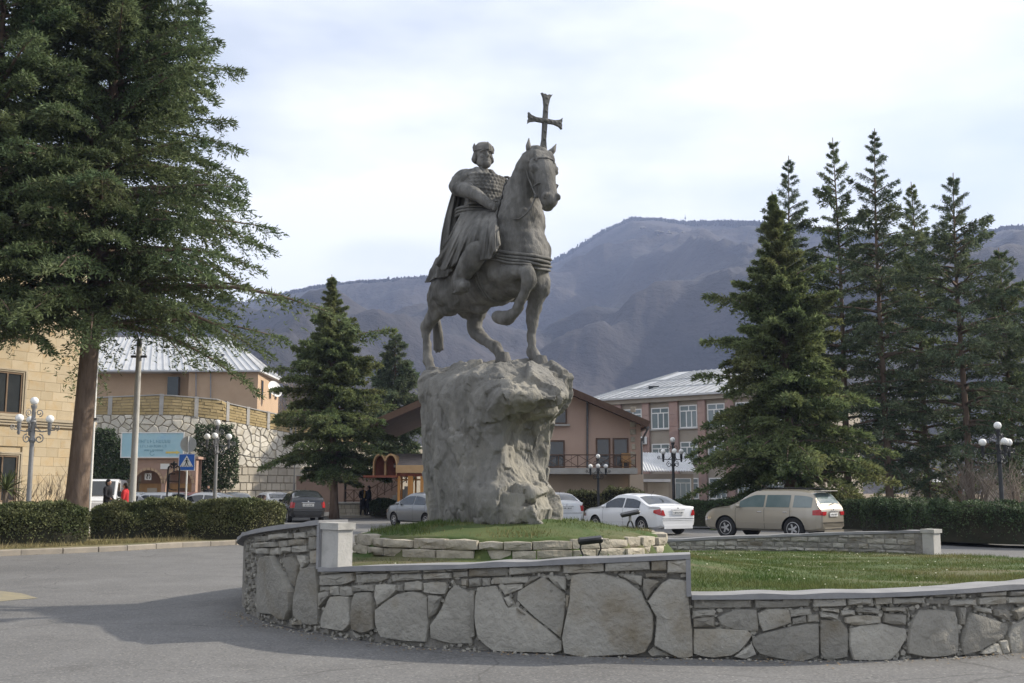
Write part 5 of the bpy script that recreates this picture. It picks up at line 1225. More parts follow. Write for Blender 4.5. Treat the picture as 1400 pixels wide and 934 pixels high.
m = MB(); wbox(m, 219, 231.5, 634, 641.5, 68.9, .05); tag(m.build('notice_board', 'white_metal'), 'blank white notice board between the two stone arches', 'sign')
material('bill_blue', (.30, .50, .58), (.42, .60, .66), .5, .6, c3=(.24, .45, .62), s3=.5)
material('bill_ink', (.16, .33, .42), (.22, .38, .46), 2, .6); material('bill_yellow', (.62, .50, .12), (.66, .54, .16), 2, .6)
bb = thing('billboard', 'faded light-blue billboard with a yellow arrow above the stone arches', 'billboard', (xat(206, 68.6), 68.6, zat(626, 68.6)))
bw = 86*68.6/F; bh = zat(591, 68.6)-zat(626, 68.6)
m = MB(); m.box((0, 0, bh/2), (bw, .06, bh)); m.build('panel', 'bill_blue', bb)
m = MB()
for sx in (-bw/2+.03, bw/2-.03): m.box((sx, -.01, bh/2), (.06, .1, bh))
m.box((0, -.01, .03), (bw-.12, .1, .06)); m.box((0, -.01, bh-.03), (bw-.12, .1, .06)); m.build('frame', 'white_metal', bb)
m = MB(); rr3 = random.Random(5)
for row, (zc, h, xs0, xs1) in enumerate(((1.02, .20, -.9, 1.15), (.72, .15, -.75, .85), (.47, .11, -.5, .6))):
    x = xs0
    while x < xs1:
        w = h*rr3.uniform(.4, .62); k = rr3.randint(0, 3)
        m.box((x, -.036, zc), (h*.14, .01, h))
        if k != 1: m.box((x+w, -.036, zc), (h*.14, .01, h))
        m.box((x+w/2, -.036, zc+h/2*rr3.choice((-.9, 0, .9))), (w, .01, h*.14)); x += w+h*.42
m.build('lettering', 'bill_ink', bb)
m = MB(); row = [(-.0+math.cos(t)*.14, -.036, .28+math.sin(t)*.14) for t in np.linspace(.6, 6.1, 16)]; m.tube(row, .015, 5); m.build('emblem', 'bill_ink', bb)
m = MB(); m.prism([(0, -.06), (.65, -.06), (.65, -.12), (.9, 0), (.65, .12), (.65, .06), (0, .06)], .032, .045, (.85, 0, .33), (1, 0, 0), (0, 0, 1)); m.build('arrow', 'bill_yellow', bb)
def ivy(label, u0, u1, v0, v1, d, seed, n, shape):
    g = np.random.default_rng(seed); k = 0; o = thing('ivy', label, 'climbing plant', (xat((u0+u1)/2, d), d, 0)); P = g.random((n*3, 3)); u = u0+(u1-u0)*P[:, 0]; v = v0+(v1-v0)*P[:, 1]
    cx, cv = (u0+u1)/2, (v0+v1)/2; q = ((u-cx)/((u1-u0)/2))**2; e = shape(P[:, 0], P[:, 1])+.35*fbm(np.c_[u/9, v/9, 0*u], 3, seed); ok = e > 0; u, v, t = u[ok][:n], v[ok][:n], P[ok, 2][:n]
    pos = np.array([at(a, b, d-.15-c*.55) for a, b, c in zip(u, v, t)])-np.array(o.location); pos[:, 2] = np.maximum(pos[:, 2], .05); m_ = len(pos)
    dd = g.normal(0, 1, (m_, 3)); dd[:, 2] -= .6; dd /= np.linalg.norm(dd, axis=1)[:, None]; b = np.cross(dd, g.normal(0, 1, (m_, 3))); b /= np.linalg.norm(b, axis=1)[:, None]; L = g.uniform(.08, .2, m_)[:, None]
    put('foliage', np_mesh('foliage', np.stack([pos, pos+dd*L*.5+b*L*.3, pos+dd*L, pos+dd*L*.5-b*L*.3], 1).reshape(-1, 3), 4), 'hedge_dark', o)
    m = MB(); rr = random.Random(seed)
    for k in range(7):
        x = xat(u0+(u1-u0)*rr.uniform(.25, .75), d)-o.location.x; m.tube([(x, -.02, 0), (x+rr.uniform(-.3, .3), -.03, 1.5), (x+rr.uniform(-.6, .6), -.03, 3.0), (x+rr.uniform(-.8, .8), -.03, zat(v0+8, d)-.3)], [.05, .04, .03, .01], 5)
    m.build('stem', 'bark', o)
ivy('dense ivy hanging on the rubble wall beside the trunk of the huge cedar', 118, 186, 586, 664, 69.6, 3, 9000, lambda a, b: .75-np.abs(a-.35)*1.1-.9*np.maximum(0, .45-b)*(a > .5)-.5*np.abs(b-.5))
ivy('rounded dark ivy clump on the wall behind the three-globe lamp', 262, 326, 580, 668, 71.3, 4, 9000, lambda a, b: .62-2.2*(a-.55)**2-1.6*(b-.5)**2)

# ------------------------------------------------------------------ dry leaves and grit blown against kerb and wall
g = np.random.default_rng(77); n = 900; sidx = g.uniform(0, kd[-1], n); base = np.array([kp(q) for q in sidx]); off = .13+np.abs(g.normal(0, .22, n)); tgt = np.array([0.0, 10.0])-base; tgt /= np.linalg.norm(tgt, axis=1)[:, None]; P1 = base+tgt*off[:, None]
ss_ = g.uniform(0, s_max+.5, 700); P2 = np.array([wmap(q, 0, .03+abs(g.normal(0, .16)))[:2] for q in ss_]); P = np.r_[P1, P2]; n = len(P); p = np.c_[P, np.full(n, .012)]
a = g.uniform(0, 6.28, n); L = g.uniform(.012, .035, n)[:, None]; d = np.c_[np.cos(a), np.sin(a), g.uniform(-.1, .4, n)]; b = np.c_[-np.sin(a), np.cos(a), g.uniform(-.2, .3, n)]
V = np.stack([p, p+d*L*.5+b*L*.35, p+d*L, p+d*L*.5-b*L*.35], 1).reshape(-1, 3); V[:, 2] = np.maximum(V[:, 2], .008)
material('dead_leaf', (.16, .11, .06), (.26, .19, .11), 3, .9, island=.4)
tag(put('leaf_litter', np_mesh('leaf_litter', V, 4), 'dead_leaf'), 'small dry leaves blown against the kerb and the wall foot', 'leaves', kind='stuff')
# ================================================================== pink gabled house
material('pink_render', (.42, .30, .24), (.46, .335, .27), .6, .9, .15, 20)
material('beige_render', (.43, .345, .27), (.47, .38, .30), .6, .9, .15, 20)
material('roof_brown', (.10, .06, .05), (.14, .085, .07), 2, .6, .2, 6)
material('curtain', (.22, .21, .20), (.30, .29, .27), 2, .9)
D0 = 62.0; ph = thing('gabled_house', 'pink rendered house with a brown gable roof and a balcony behind the boulder', 'house', (xat(720, D0), D0, 0))
def PX(u, v, d=D0): return at(u, v, d)
pk = PX(697, 499); er = PX(884, 579); el_ = PX(520, 590); zr_, ze = pk.z, er.z-.1; xl_, xr_ = xat(588, D0), xat(877, D0); fl = zat(648, D0)
sl_ = (pk.z-er.z)/(er.x-pk.x)
m = MB(); zwr = pk.z-sl_*(xr_-pk.x)-.25; zwl = pk.z-sl_*(pk.x-xl_)-.25; V = [(xl_, fl), (xr_, fl), (xr_, zwr), (pk.x, pk.z-.25), (xl_, zwl)]
m.add([(x, D0, z) for x, z in V]+[(x, D0+11, z) for x, z in V], [(0, 1, 2, 3, 4), (9, 8, 7, 6, 5)]+[(k, (k+1) % 5, 5+(k+1) % 5, 5+k) for k in range(5)]); wpart('upper_wall', m, 'pink_render', ph)
m = MB(); m.box(((xl_+xr_)/2, D0+5.6, fl/2-.02), (xr_-xl_-.3, 10.8, fl)); wpart('lower_wall', m, 'beige_render', ph)
for sg in (-1, 1):
    m = MB(); xe_ = pk.x+sg*(abs(er.x-pk.x)); a = (pk.x, pk.z); b = (xe_, pk.z-sl_*abs(er.x-pk.x)); y0, y1 = D0-1.1, D0+12
    t = .22; V = [(a[0], y0, a[1]), (b[0], y0, b[1]), (b[0], y1, b[1]), (a[0], y1, a[1]), (a[0], y0, a[1]-t), (b[0], y0, b[1]-t), (b[0], y1, b[1]-t), (a[0], y1, a[1]-t)]
    m.add(V, [(0, 1, 2, 3), (4, 7, 6, 5), (0, 4, 5, 1), (1, 5, 6, 2), (2, 6, 7, 3), (3, 7, 4, 0)]); wpart('roof_slope', m, 'roof_brown', ph)
    m = MB(); m.beam((a[0], y0-.03, a[1]-.12), (b[0], y0-.03, b[1]-.12), .06, .36); wpart('bargeboard', m, 'brown_wood', ph)
m = MB(); m.tube([(er.x-.05, D0-1.2, er.z-.3), (er.x-.05, D0+12, er.z-.3)], .08, 8); wpart('gutter', m, 'iron', ph)
m = MB(); m.tube([(er.x-.05, D0-.9, er.z-.35), (xr_+.02, D0-.25, er.z-1.0), (xr_+.02, D0-.12, .3)], .06, 8); wpart('downpipe', m, 'iron', ph)
m = MB(); m.tube([PX(803, 549, D0-.1), PX(803, 640, D0-.1)], .06, 8); wpart('downpipe', m, 'iron', ph)
bz0, bz1 = zat(648, D0-1.2), zat(640, D0-1.2); bx0, bx1 = xat(735, D0-1.2), xat(872, D0-1.2)
m = MB(); m.box(((bx0+bx1)/2, D0-.6, (bz0+bz1)/2), (bx1-bx0, 1.25, bz1-bz0)); bal = wpart('balcony_slab', m, 'cement', ph)
m = MB(); m.box((xat(870, D0-1), D0-.7, fl/2-.02), (.75, 1.0, fl-.06)); wpart('balcony_pier', m, 'beige_render', ph)
rz0, rz1 = bz1+.08, zat(622, D0-1.2); nb_ = 6; xs = np.linspace(bx0+.1, bx1-.1, nb_)
m = MB(); yb = D0-1.15; m.box(((bx0+bx1)/2, yb, rz1), (bx1-bx0-.1, .06, .06)); m.box(((bx0+bx1)/2, yb, rz0), (bx1-bx0-.1, .04, .04)); wpart('handrail', m, 'brown_wood', ph)
for x in xs: m = MB(); m.box((x, yb, (bz1+rz1)/2), (.05, .05, rz1-bz1)); wpart('baluster', m, 'brown_wood', ph)
for a, b in zip(xs[:-1], xs[1:]):
    m = MB(); m.beam((a, yb, rz0), (b, yb, rz1), .03); m.beam((a, yb+.02, rz1), (b, yb+.02, rz0), .03)
    for k in range(1, 3): q = a+(b-a)*k/3; m.box((q, yb+.03, (rz0+rz1)/2), (.02, .02, rz1-rz0)) if (int(a*10) % 2) else None
    wpart('rail_panel', m, 'brown_wood', ph)
for nm, u0, u1, v0, v1 in (('door', 815, 834, 599, 640), ('door', 838, 859, 599, 640), ('door', 741, 772, 602, 640), ('window', 754, 775, 559, 580)):
    a, b = at(u0, v1, D0), at(u1, v0, D0); w, h = b.x-a.x, b.z-a.z; c = ((a.x+b.x)/2, (a.z+b.z)/2)
    m = MB()
    for dx, dz, ww, hh in ((-w/2+.04, 0, .08, h), (w/2-.04, 0, .08, h), (0, h/2-.04, w-.16, .08), (0, -h/2+.04, w-.16, .08)): m.box((c[0]+dx, D0-.02, c[1]+dz), (ww, .1, hh))
    wd = wpart(nm, m, 'brown_wood', ph); m = MB(); m.box((c[0], D0-.005, c[1]), (w-.16, .03, h-.16)); m.v = [(q[0]-ph.location.x, q[1]-ph.location.y, q[2]) for q in m.v]; m.build('pane', 'glass_dark', wd)
    if nm == 'window': m = MB(); m.box((c[0], D0-.12, c[1]-h/2-.06), (w+.3, .3, .1)); m.v = [(q[0]-ph.location.x, q[1]-ph.location.y, q[2]) for q in m.v]; m.build('sill', 'cement', wd)
rq = random.Random(3)
for k in range(9):
    z = fl+.25+k*.42; w = rq.uniform(.2, .34); m = MB(); m.box((xat(866.5, D0)+rq.uniform(-.03, .03), D0-.02, z), (w, .06, .3), bev=.02); wpart('quoin', m, 'ring_stone', ph)
m = MB(); m.box((xat(857, D0-.6), D0-.6, bz1+.36), (.5, .5, .06)); 
for sx in (-.2, .2):
    for sy in (-.2, .2): m.box((xat(857, D0-.6)+sx, D0-.6+sy, bz1+.17), (.05, .05, .33))
m.box((xat(857, D0-.6), D0-.37, bz1+.62), (.5, .05, .45)); tag(m.build('balcony_chair', 'door_wood'), 'small wooden chair on the balcony of the pink house', 'chair')

# ================================================================== school building with sheet roof
material('tuff_pink', (.33, .22, .19), (.40, .29, .25), 1.2, .9, .4, 6, c3=(.27, .2, .18), s3=.7)
material('spandrel', (.30, .265, .215), (.35, .31, .26), .8, .9, .3, 10)
material('white_frame', (.72, .72, .70), (.76, .76, .74), 2, .6)
material('glass_sky', (.16, .20, .21), (.22, .26, .26), .6, .12, spec=.6)
sa, sb = np.array(gl(818, 92.0)), np.array(gl(1100, 80.5)); sdv_ = (sb-sa)/np.linalg.norm(sb-sa); snv = np.array([sdv_[1], -sdv_[0]]); SLn = float(np.linalg.norm(sb-sa))
sch = thing('school_building', 'pinkish three-storey block with pale pilasters, white windows and a grey sheet roof', 'building', (sa[0], sa[1], 0))
def sp(s, z, o): p = sa+sdv_*s+snv*o; return (p[0], p[1], z)
def s_of(u):      # where the pixel column meets the facade
    r = ray(u, 600); den = r[0]*sdv_[1]-r[1]*sdv_[0]; t = (sa[0]*sdv_[1]-sa[1]*sdv_[0])/den; q = np.array([r[0]*t, r[1]*t])-sa; return float(q @ sdv_), t*r[1]
def sbox(mb, s0, s1, z0, z1, o0, o1):
    V = [sp(s, z, o) for s in (s0, s1) for o in (o0, o1) for z in (z0, z1)]; mb.add(V, [(0, 1, 3, 2), (4, 6, 7, 5), (0, 4, 5, 1), (2, 3, 7, 6), (1, 5, 7, 3), (0, 2, 6, 4)]); return mb
zev = zat(548, 91)
m = sbox(MB(), -0.2, SLn, -.1, zev, -11, -.03); wpart('wall', m, 'spandrel', sch)
m = MB(); ov = .6; zrd = zat(517, 85)+1.2; Q = [sp(-.2-ov, zev, ov), sp(SLn, zev, ov), sp(SLn, zev, -11-ov), sp(-.2-ov, zev, -11-ov), sp(4.6, zrd, -5.5), sp(SLn, zrd, -5.5)]
Q2 = [(p[0], p[1], p[2]+.15) for p in Q]; m.add(Q2, [(0, 1, 5, 4), (3, 0, 4), (2, 3, 4, 5)]); m.add(Q[:4], [(0, 3, 2, 1)]); m.add(Q[:4]+Q2[:4], [(k, (k+1) % 4, 4+(k+1) % 4, 4+k) for k in range(4)]); wpart('roof', m, 'sheet_roof', sch)
m = MB()
for k in range(26):
    t = k/25; a = Vector(Q2[0]).lerp(Vector(Q2[1]), t); b = Vector(Q2[4]).lerp(Vector(Q2[5]), t) if t > .1 else Vector(Q2[4]); m.beam(a+Vector((0, 0, .04)), b+Vector((0, 0, .04)), .07, .06)
for q in (.33, .66): a, b = Vector(Q2[0]).lerp(Vector(Q2[4]), q), Vector(Q2[1]).lerp(Vector(Q2[5]), q); m.beam(a+Vector((0, 0, .035)), b+Vector((0, 0, .035)), .06, .05)
wpart('roof_seams', m, 'sheet_roof', sch)
s0, d_ = s_of(877); m = MB(); c = sp(s0, (zev+zrd)/2+.1, -1.9); m.box((c[0], c[1], zat(536, d_)+.1), (.85, 1.2, .95)); wpart('dormer', m, 'glass_dark', sch)
m = MB(); sbox(m, -.2, SLn, zev-.35, zev-.002, -.03, .35); wpart('cornice', m, 'spandrel', sch)
rows_v = [(556.5, 587), (605.5, 634), (654, 682)]
for u0, u1 in ((853, 878), (891, 915.5), (930, 954), (968, 992), (1007, 1031), (1046, 1070)):
    (a, da), (b, db) = s_of(u0), s_of(u1); dm = (da+db)/2
    for ri, (v0, v1) in enumerate(rows_v):
        if u0 < 880 and ri == 2: continue
        z1_, z0_ = zat(v0+(1.5 if u0 < 900 else 0), 88.5), zat(v1, 88.5)
        m = MB(); fw_ = .085
        for (x0, x1_, q0, q1) in ((a, a+fw_, z0_, z1_), (b-fw_, b, z0_, z1_), (a+fw_, b-fw_, z1_-fw_, z1_), (a+fw_, b-fw_, z0_, z0_+fw_), (a+fw_, b-fw_, z0_+(z1_-z0_)*.72, z0_+(z1_-z0_)*.72+fw_), (a+(b-a)*.36, a+(b-a)*.36+fw_, z0_+fw_, z0_+(z1_-z0_)*.72), (a+(b-a)*.66, a+(b-a)*.66+fw_, z0_+fw_, z0_+(z1_-z0_)*.72), (a+(b-a)*.5, a+(b-a)*.5+fw_, z0_+(z1_-z0_)*.72+fw_, z1_-fw_)): sbox(m, x0, x1_, q0, q1, -.02, .03)
        wd = wpart('window', m, 'white_frame', sch); loc_ = lambda mb: [(q[0]-sch.location.x, q[1]-sch.location.y, q[2]) for q in mb.v]
        m = sbox(MB(), a+.02, b-.02, z0_+.02, z1_-.02, -.025, -.005); m.v = loc_(m); m.build('pane', 'glass_sky', wd)
        m = sbox(MB(), a-.1, b+.1, z0_-.1, z0_-.003, -.02, .12); m.v = loc_(m); m.build('sill', 'cement', wd)
for u0, u1 in ((880, 889), (917, 928.5), (956, 966), (994, 1005), (1033, 1044), (840, 851)):
    a, b = s_of(u0)[0], s_of(u1)[0]; z = -.05; 
    while z < zev-.4:
        h = min(.95, zev-.36-z); mm = sbox(MB(), a, b, z+.008, z+h-.008, -.02, .2+random.uniform(-.004, .004)); wpart('pilaster_block', mm, 'tuff_pink', sch); z += h
# lean-to in front
an = thing('lean_to', 'low annex with a corrugated grey lean-to roof before the school building', 'building', (xat(910, 78), 78, 0))
x0, x1_ = xat(878, 78), xat(952, 78); zt_, zb_ = zat(619, 82), zat(644, 78)
m = MB(); m.box(((x0+x1_)/2, 80.2, (zb_-.2)/2), (x1_-x0-.3, 4, zb_-.2)); wpart('wall', m, 'spandrel', an)
m = MB(); N_ = 40; rows = []
for k in range(N_+1):
    x = x0+(x1_-x0)*k/N_; dz = .05*(k % 2); rows.append([(x, 77.7, zb_+dz), (x, 82.4, zt_+dz), (x, 82.4, zt_-.06+dz), (x, 77.7, zb_-.06+dz), (x, 77.7, zb_+dz)])
m.grid(rows); wpart('roof', m, 'sheet_roof', an)
m = MB(); wbox(m, 879, 917, 655, 659, 76.8, 1.3); wpart('porch_roof', m, 'sheet_roof', an)
m = MB(); wbox(m, 923, 944.5, 654, 683, 78.1, .12); wd = wpart('window', m, 'white_frame', an)
for (u0, u1, v0, v1) in ((924, 930, 661, 682), (931.3, 937.5, 661, 682), (938.8, 943.6, 661, 682), (924, 943.6, 655, 659.8)):
    m = MB(); wbox(m, u0, u1, v0, v1, 78.07, .1); m.v = [(q[0]-an.location.x, q[1]-an.location.y, q[2]) for q in m.v]; m.build('pane', 'glass_sky', wd)
m = MB(); wbox(m, 886, 914, 660, 692, 78.12, .1); wpart('rough_wall_patch', m, 'grey_block', an)
ac = thing('air_conditioner', 'white air-conditioner box on the school wall beside the pink house eave', 'air conditioner', (xat(880, 88.8), 88.8, zat(608, 88.8))); m = MB(); m.box((0, 0, .32), (.62, .4, .62), bev=.03); m.build('case', 'white_metal', ac); m = MB(); m.box((-.08, -.205, .3), (.36, .03, .44)); m.build('grille', 'iron', ac)

# ================================================================== orange wooden canopy with barrel roofs, stair, planter
material('orange_wood', (.48, .22, .06), (.56, .28, .09), 3, .6, stretch=(1, 1, .2))
material('red_wood', (.16, .045, .025), (.22, .07, .04), 3, .6)
material('shingle', (.17, .15, .14), (.24, .21, .19), 3, .9, .5, 14)
material('tan_wood', (.42, .27, .14), (.48, .32, .17), 2, .7)
DC = 60.5; cp_ = thing('canopy', 'orange timber canopy with twin barrel vaults beside the boulder', 'canopy', (xat(560, DC), DC, 0))
for uc in (518.5, 534):
    c = xat(uc, DC); r = 7.4*DC/F; zs2 = zat(637, DC); m = MB(); P = []
    prof_ = [(c-r*1.0, zat(651, DC)), (c-r, zs2)]+[(c-math.cos(t)*r, zs2+math.sin(t)*r*1.9) for t in np.linspace(.15, math.pi-.15, 11)]+[(c+r, zs2), (c+r, zat(651, DC))]
    for y in (DC-.2, DC+3): P.append([(x, y, z) for x, z in prof_])
    th = [[(x*1.0+(x-c)*.16, y, z+.10*(i not in (0, len(prof_)-1))) for i, (x, z) in enumerate(prof_)] for y in (DC-.2, DC+3)]
    m.grid(P); m.grid(th); n = len(prof_); m.grid([P[0], th[0]]); wpart('vault', m, 'tan_wood', cp_)
    m = MB(); q = [(x, DC+.6, z) for x, z in prof_]; m.add(q, [tuple(range(n))]); wpart('vault_back', m, 'red_wood', cp_)
m = MB(); a, b = at(541, 619, DC), at(612, 636, DC); m.add([(a.x-.1, DC, b.z), (b.x, DC, b.z), (b.x, DC+3.2, a.z+.05), (a.x-.3, DC+3.2, a.z+.05), (a.x-.1, DC, b.z-.12), (b.x, DC, b.z-.12), (b.x, DC+3.2, b.z-.12), (a.x-.3, DC+3.2, b.z-.12)], [(0, 1, 2, 3), (4, 7, 6, 5), (0, 4, 5, 1), (1, 5, 6, 2), (2, 6, 7, 3), (3, 7, 4, 0)]); wpart('roof', m, 'shingle', cp_)
m = MB(); wbox(m, 541, 612, 636, 646.5, DC-.25, .2); wpart('fascia', m, 'tan_wood', cp_)
m = MB(); wbox(m, 541, 612, 647, 651.5, DC-.12, .3); wpart('beam', m, 'red_wood', cp_)
m = MB(); a, b = at(497, 653.5, DC-.6), at(543, 649.5, DC-.6); m.box(((a.x+b.x)/2, DC+.6, (a.z+b.z)/2), (b.x-a.x, 2.8, .12)); wpart('eave', m, 'red_wood', cp_)
for u0, u1, dd in ((544, 547.5, DC), (548.5, 550.5, DC+1.2), (558, 565, DC), (567.5, 569.5, DC+1.3), (575, 579, DC), (590, 595, DC)):
    m = MB(); a = at(u0, 651, dd); b = at(u1, 651, dd); m.box(((a.x+b.x)/2, dd, zat(651, dd)/2), (b.x-a.x, .25, zat(651, dd))); wpart('post', m, 'orange_wood', cp_)
m = MB(); wbox(m, 541, 600, 655, 657, DC+.5, .1); wpart('cross_rail', m, 'orange_wood', cp_)
st_ = thing('staircase', 'outdoor stair with dark lattice railing rising behind the two dark-coated people', 'staircase', (xat(530, 70), 70, 0))
for k in range(9):
    u = 511+k*5.3; zz_ = .12+.19*(k+1); m = MB(); m.box((xat(u, 70)+.12, 70.6, zz_/2), (.26, 1.6, zz_)); wpart('step', m, 'cement', st_)
m = MB(); a, b = at(506, 668, 69.7), at(556, 640, 69.7); m.beam(a, b, .07); m.beam(a-Vector((0, 0, .75)), b-Vector((0, 0, .75)), .05); wpart('handrail', m, 'brown_wood', st_)
for k in range(6):
    t = k/5; q = a.lerp(b, t); m = MB(); m.box((q.x, q.y, q.z-.45), (.06, .06, .95)); wpart('rail_post', m, 'brown_wood', st_)
    if k < 5: q2 = a.lerp(b, t+.2); m = MB(); m.beam(q-Vector((0, 0, .7)), q2-Vector((0, 0, .05)), .03); m.beam(q-Vector((0, .02, .05)), q2-Vector((0, .02, .7)), .03); wpart('rail_cross', m, 'brown_wood', st_)
bw_ = thing('garden_wall', 'plain brown rendered wall behind the bushy cedar trunk', 'wall', (xat(455, 74), 74, 0)); material('brown_render', (.24, .17, .135), (.28, .20, .16), .8, .9, .2, 12)
m = MB(); wbox(m, 404, 545, 651, 700, 74, .4); wpart('wall', m, 'brown_render', bw_); m = MB(); wbox(m, 403, 546, 649.6, 651, 73.9, .6); wpart('coping', m, 'cement', bw_)
fn = thing('lattice_fence', 'short dark lattice fence on the stone planter next to the cedar trunk', 'fence', (xat(480, 67), 67, .8))
m = MB(); fa, fb = xat(471, 67), xat(497, 67); zf0, zf1 = zat(687, 67), zat(670, 67)
for zz_ in (zf0+.1, zf1): mm = MB(); mm.box(((fa+fb)/2, 67, zz_), (fb-fa, .05, .05)); wpart('rail', mm, 'brown_wood', fn)
for k in range(3): mm = MB(); x = fa+(fb-fa)*k/2; mm.box((x, 67, (zf0+zf1)/2+.02), (.06, .06, zf1-zf0)); wpart('post', mm, 'brown_wood', fn)
for k in range(2): mm = MB(); x = fa+(fb-fa)*k/2; x2 = x+(fb-fa)/2; mm.beam((x, 67, zf0+.1), (x2, 67, zf1), .04); mm.beam((x, 67.03, zf1), (x2, 67.03, zf0+.1), .04); wpart('cross', mm, 'brown_wood', fn)
pln = thing('planter', 'low cream stone planter under the bushy cedar', 'planter', (xat(473, 65.5), 65.5, 0))
m = MB(); wbox(m, 450, 497, 689.5, 707, 65.7, 2.2); wpart('core', m, 'joint', pln); m = MB(); wbox(m, 449, 498, 687, 689.5, 65.5, 2.6); wpart('coping', m, 'cement', pln)
rp_ = random.Random(6)
for r in range(3):
    u = 450.0
    while u < 496.5:
        w = min(rp_.uniform(5, 10), 497-u); m = MB(); wbox(m, u+.25, u+w-.25, 690+r*5.8, 690+r*5.8+5.4, 65.62+rp_.uniform(-.02, .02), .15); wpart('stone', m, 'white_stone', pln); u += w
for uu, lb in ((452.5, 'thin dark post on the planter end nearer the black hatchback'), (472, 'thin dark post at the lattice fence beside the cedar trunk')):
    m = MB(); m.tube([at(uu, 690, 67.3), at(uu, 640, 67.3)], .07, 8); tag(m.build('metal_post', 'black_paint'), lb, 'post')

# ================================================================== sheds and posts beyond the right hedge
shd = thing('shed', 'small shed with a pale sheet roof behind the cedar row', 'shed', (xat(1290, 66), 66, 0))
m = MB(); wbox(m, 1276, 1308, 659, 700, 66, 4); wpart('wall', m, 'spandrel', shd); m = MB(); a = at(1272, 659, 65.4); b = at(1312, 648, 65.4); m.add([(a.x, 65.4, a.z), (b.x, 65.4, a.z), (b.x-.6, 68, b.z), (a.x+.3, 68, b.z), (b.x, 71, a.z), (a.x, 71, a.z)], [(0, 1, 2, 3), (3, 2, 4, 5), (0, 5, 4, 1)]); wpart('roof', m, 'sheet_roof', shd)
shd = thing('shed', 'shed roof edge beyond the lamp at the outer hedge', 'shed', (xat(1410, 70), 70, 0)); m = MB(); wbox(m, 1384, 1450, 655, 700, 70, 4); wpart('wall', m, 'spandrel', shd); m = MB(); wbox(m, 1380, 1455, 645, 655, 69.6, 5); wpart('roof', m, 'sheet_roof', shd)
material('rust_red', (.36, .12, .07), (.42, .16, .10), 3, .8); m = MB(); m.tube([at(1312, 700, 60), at(1312, 648, 60)], .13, 8); tag(m.build('red_post', 'rust_red'), 'rust-red post standing behind the hedge near the shed', 'post')
fence = thing('wire_fence', 'pale picket fence before the shed behind the hedge', 'fence', (xat(1290, 62), 62, 0))
for k in range(9): m = MB(); x = xat(1268+k*5, 62); m.box((x, 62, .85), (.05, .05, 1.5)); wpart('picket', m, 'cement', fence)
m = MB(); m.box((xat(1288, 62), 62, 1.5), (2.1, .04, .05)); wpart('rail', m, 'cement', fence)
# leafless shrubs
material('twig', (.17, .135, .105), (.24, .20, .16), 2, .9)
def shrub(label, base, h, spread, n, seed, name='bare_shrub', r0=.03):
    rg = random.Random(seed); o = thing(name, label, 'shrub', base); m = MB()
    for k in range(n):
        a = rg.uniform(0, 6.28); t = rg.uniform(.2, 1); hh = h*rg.uniform(.55, 1); x, y = math.cos(a)*spread*t, math.sin(a)*spread*t
        P = [(x*.1, y*.1, -.05), (x*.45+rg.uniform(-.1, .1), y*.45, hh*.45), (x*.8, y*.8+rg.uniform(-.1, .1), hh*.8), (x+rg.uniform(-.15, .15), y, hh)]; m.tube(P, [r0, r0*.7, r0*.45, r0*.15], 4)
        for q in range(4):
            f = rg.uniform(.4, .95); b = Vector(P[1]).lerp(Vector(P[3]), f); m.tube([b, b+Vector((rg.uniform(-.4, .4)*spread, rg.uniform(-.3, .3)*spread, rg.uniform(.1, .3)*h))], [r0*.4, r0*.12], 3)
    m.build('branches', 'twig', o); return o
shrub('leafless twiggy shrub behind the hedge between the red post and the lamp', (xat(1333, 50), 50, 0), 3.0, 1.7, 60, 3)
shrub('leafless shrub under the outermost cedars beyond the hedge', (xat(1392, 46), 46, 0), 2.6, 1.8, 50, 4)
shrub('low bare shrub between the lamp and the palm at the yellow building', (xat(32, 38), 38, .1), 1.9, .7, 14, 5, r0=.022)
shrub('bare branching shrub at the yellow building near the cedar trunk', (xat(72, 38), 38, .1), 2.0, .8, 16, 6, r0=.022)
shrub('pale leafless tree on the slope beyond the ochre parapet', (xat(408, 105), 105, 6.0), 6.5, 3.2, 60, 7, name='bare_tree', r0=.05)
shrub('leafless thicket at the top end of the ochre parapet', (xat(385, 100), 100, 6.0), 4.0, 2.5, 40, 17, name='bare_tree', r0=.05)
# yucca in front of the building
yu = thing('yucca', 'small yucca palm with spiky green leaves before the yellow building', 'plant', (xat(8, 36.5), 36.5, .1)); m = MB(); m.tube([(0, 0, -.1), (.03, 0, .7), (.0, 0, 1.5)], [.14, .11, .09], 9); m.build('stem', 'twig', yu)
material('yucca_leaf', (.09, .12, .05), (.15, .18, .08), 2, .6); rg = random.Random(3)
for k in range(70):
    a = rg.uniform(0, 6.28); e = rg.uniform(-.35, 1.3); L = rg.uniform(.6, .95); d = Vector((math.cos(a)*math.cos(e), math.sin(a)*math.cos(e), math.sin(e))); s = d.cross(Vector((0, 0, 1))).normalized()*.035; b = Vector((0, 0, 1.5)); c = b+d*L*.55; t = b+d*L-Vector((0, 0, .12*math.cos(e)))
    m = MB(); m.add([b-s*.6, b+s*.6, c+s, t, c-s, c-Vector((0, 0, .015))], [(0, 1, 2, 5), (2, 3, 5), (0, 5, 4), (4, 5, 3)]); m.build('leaf', 'yucca_leaf', yu)

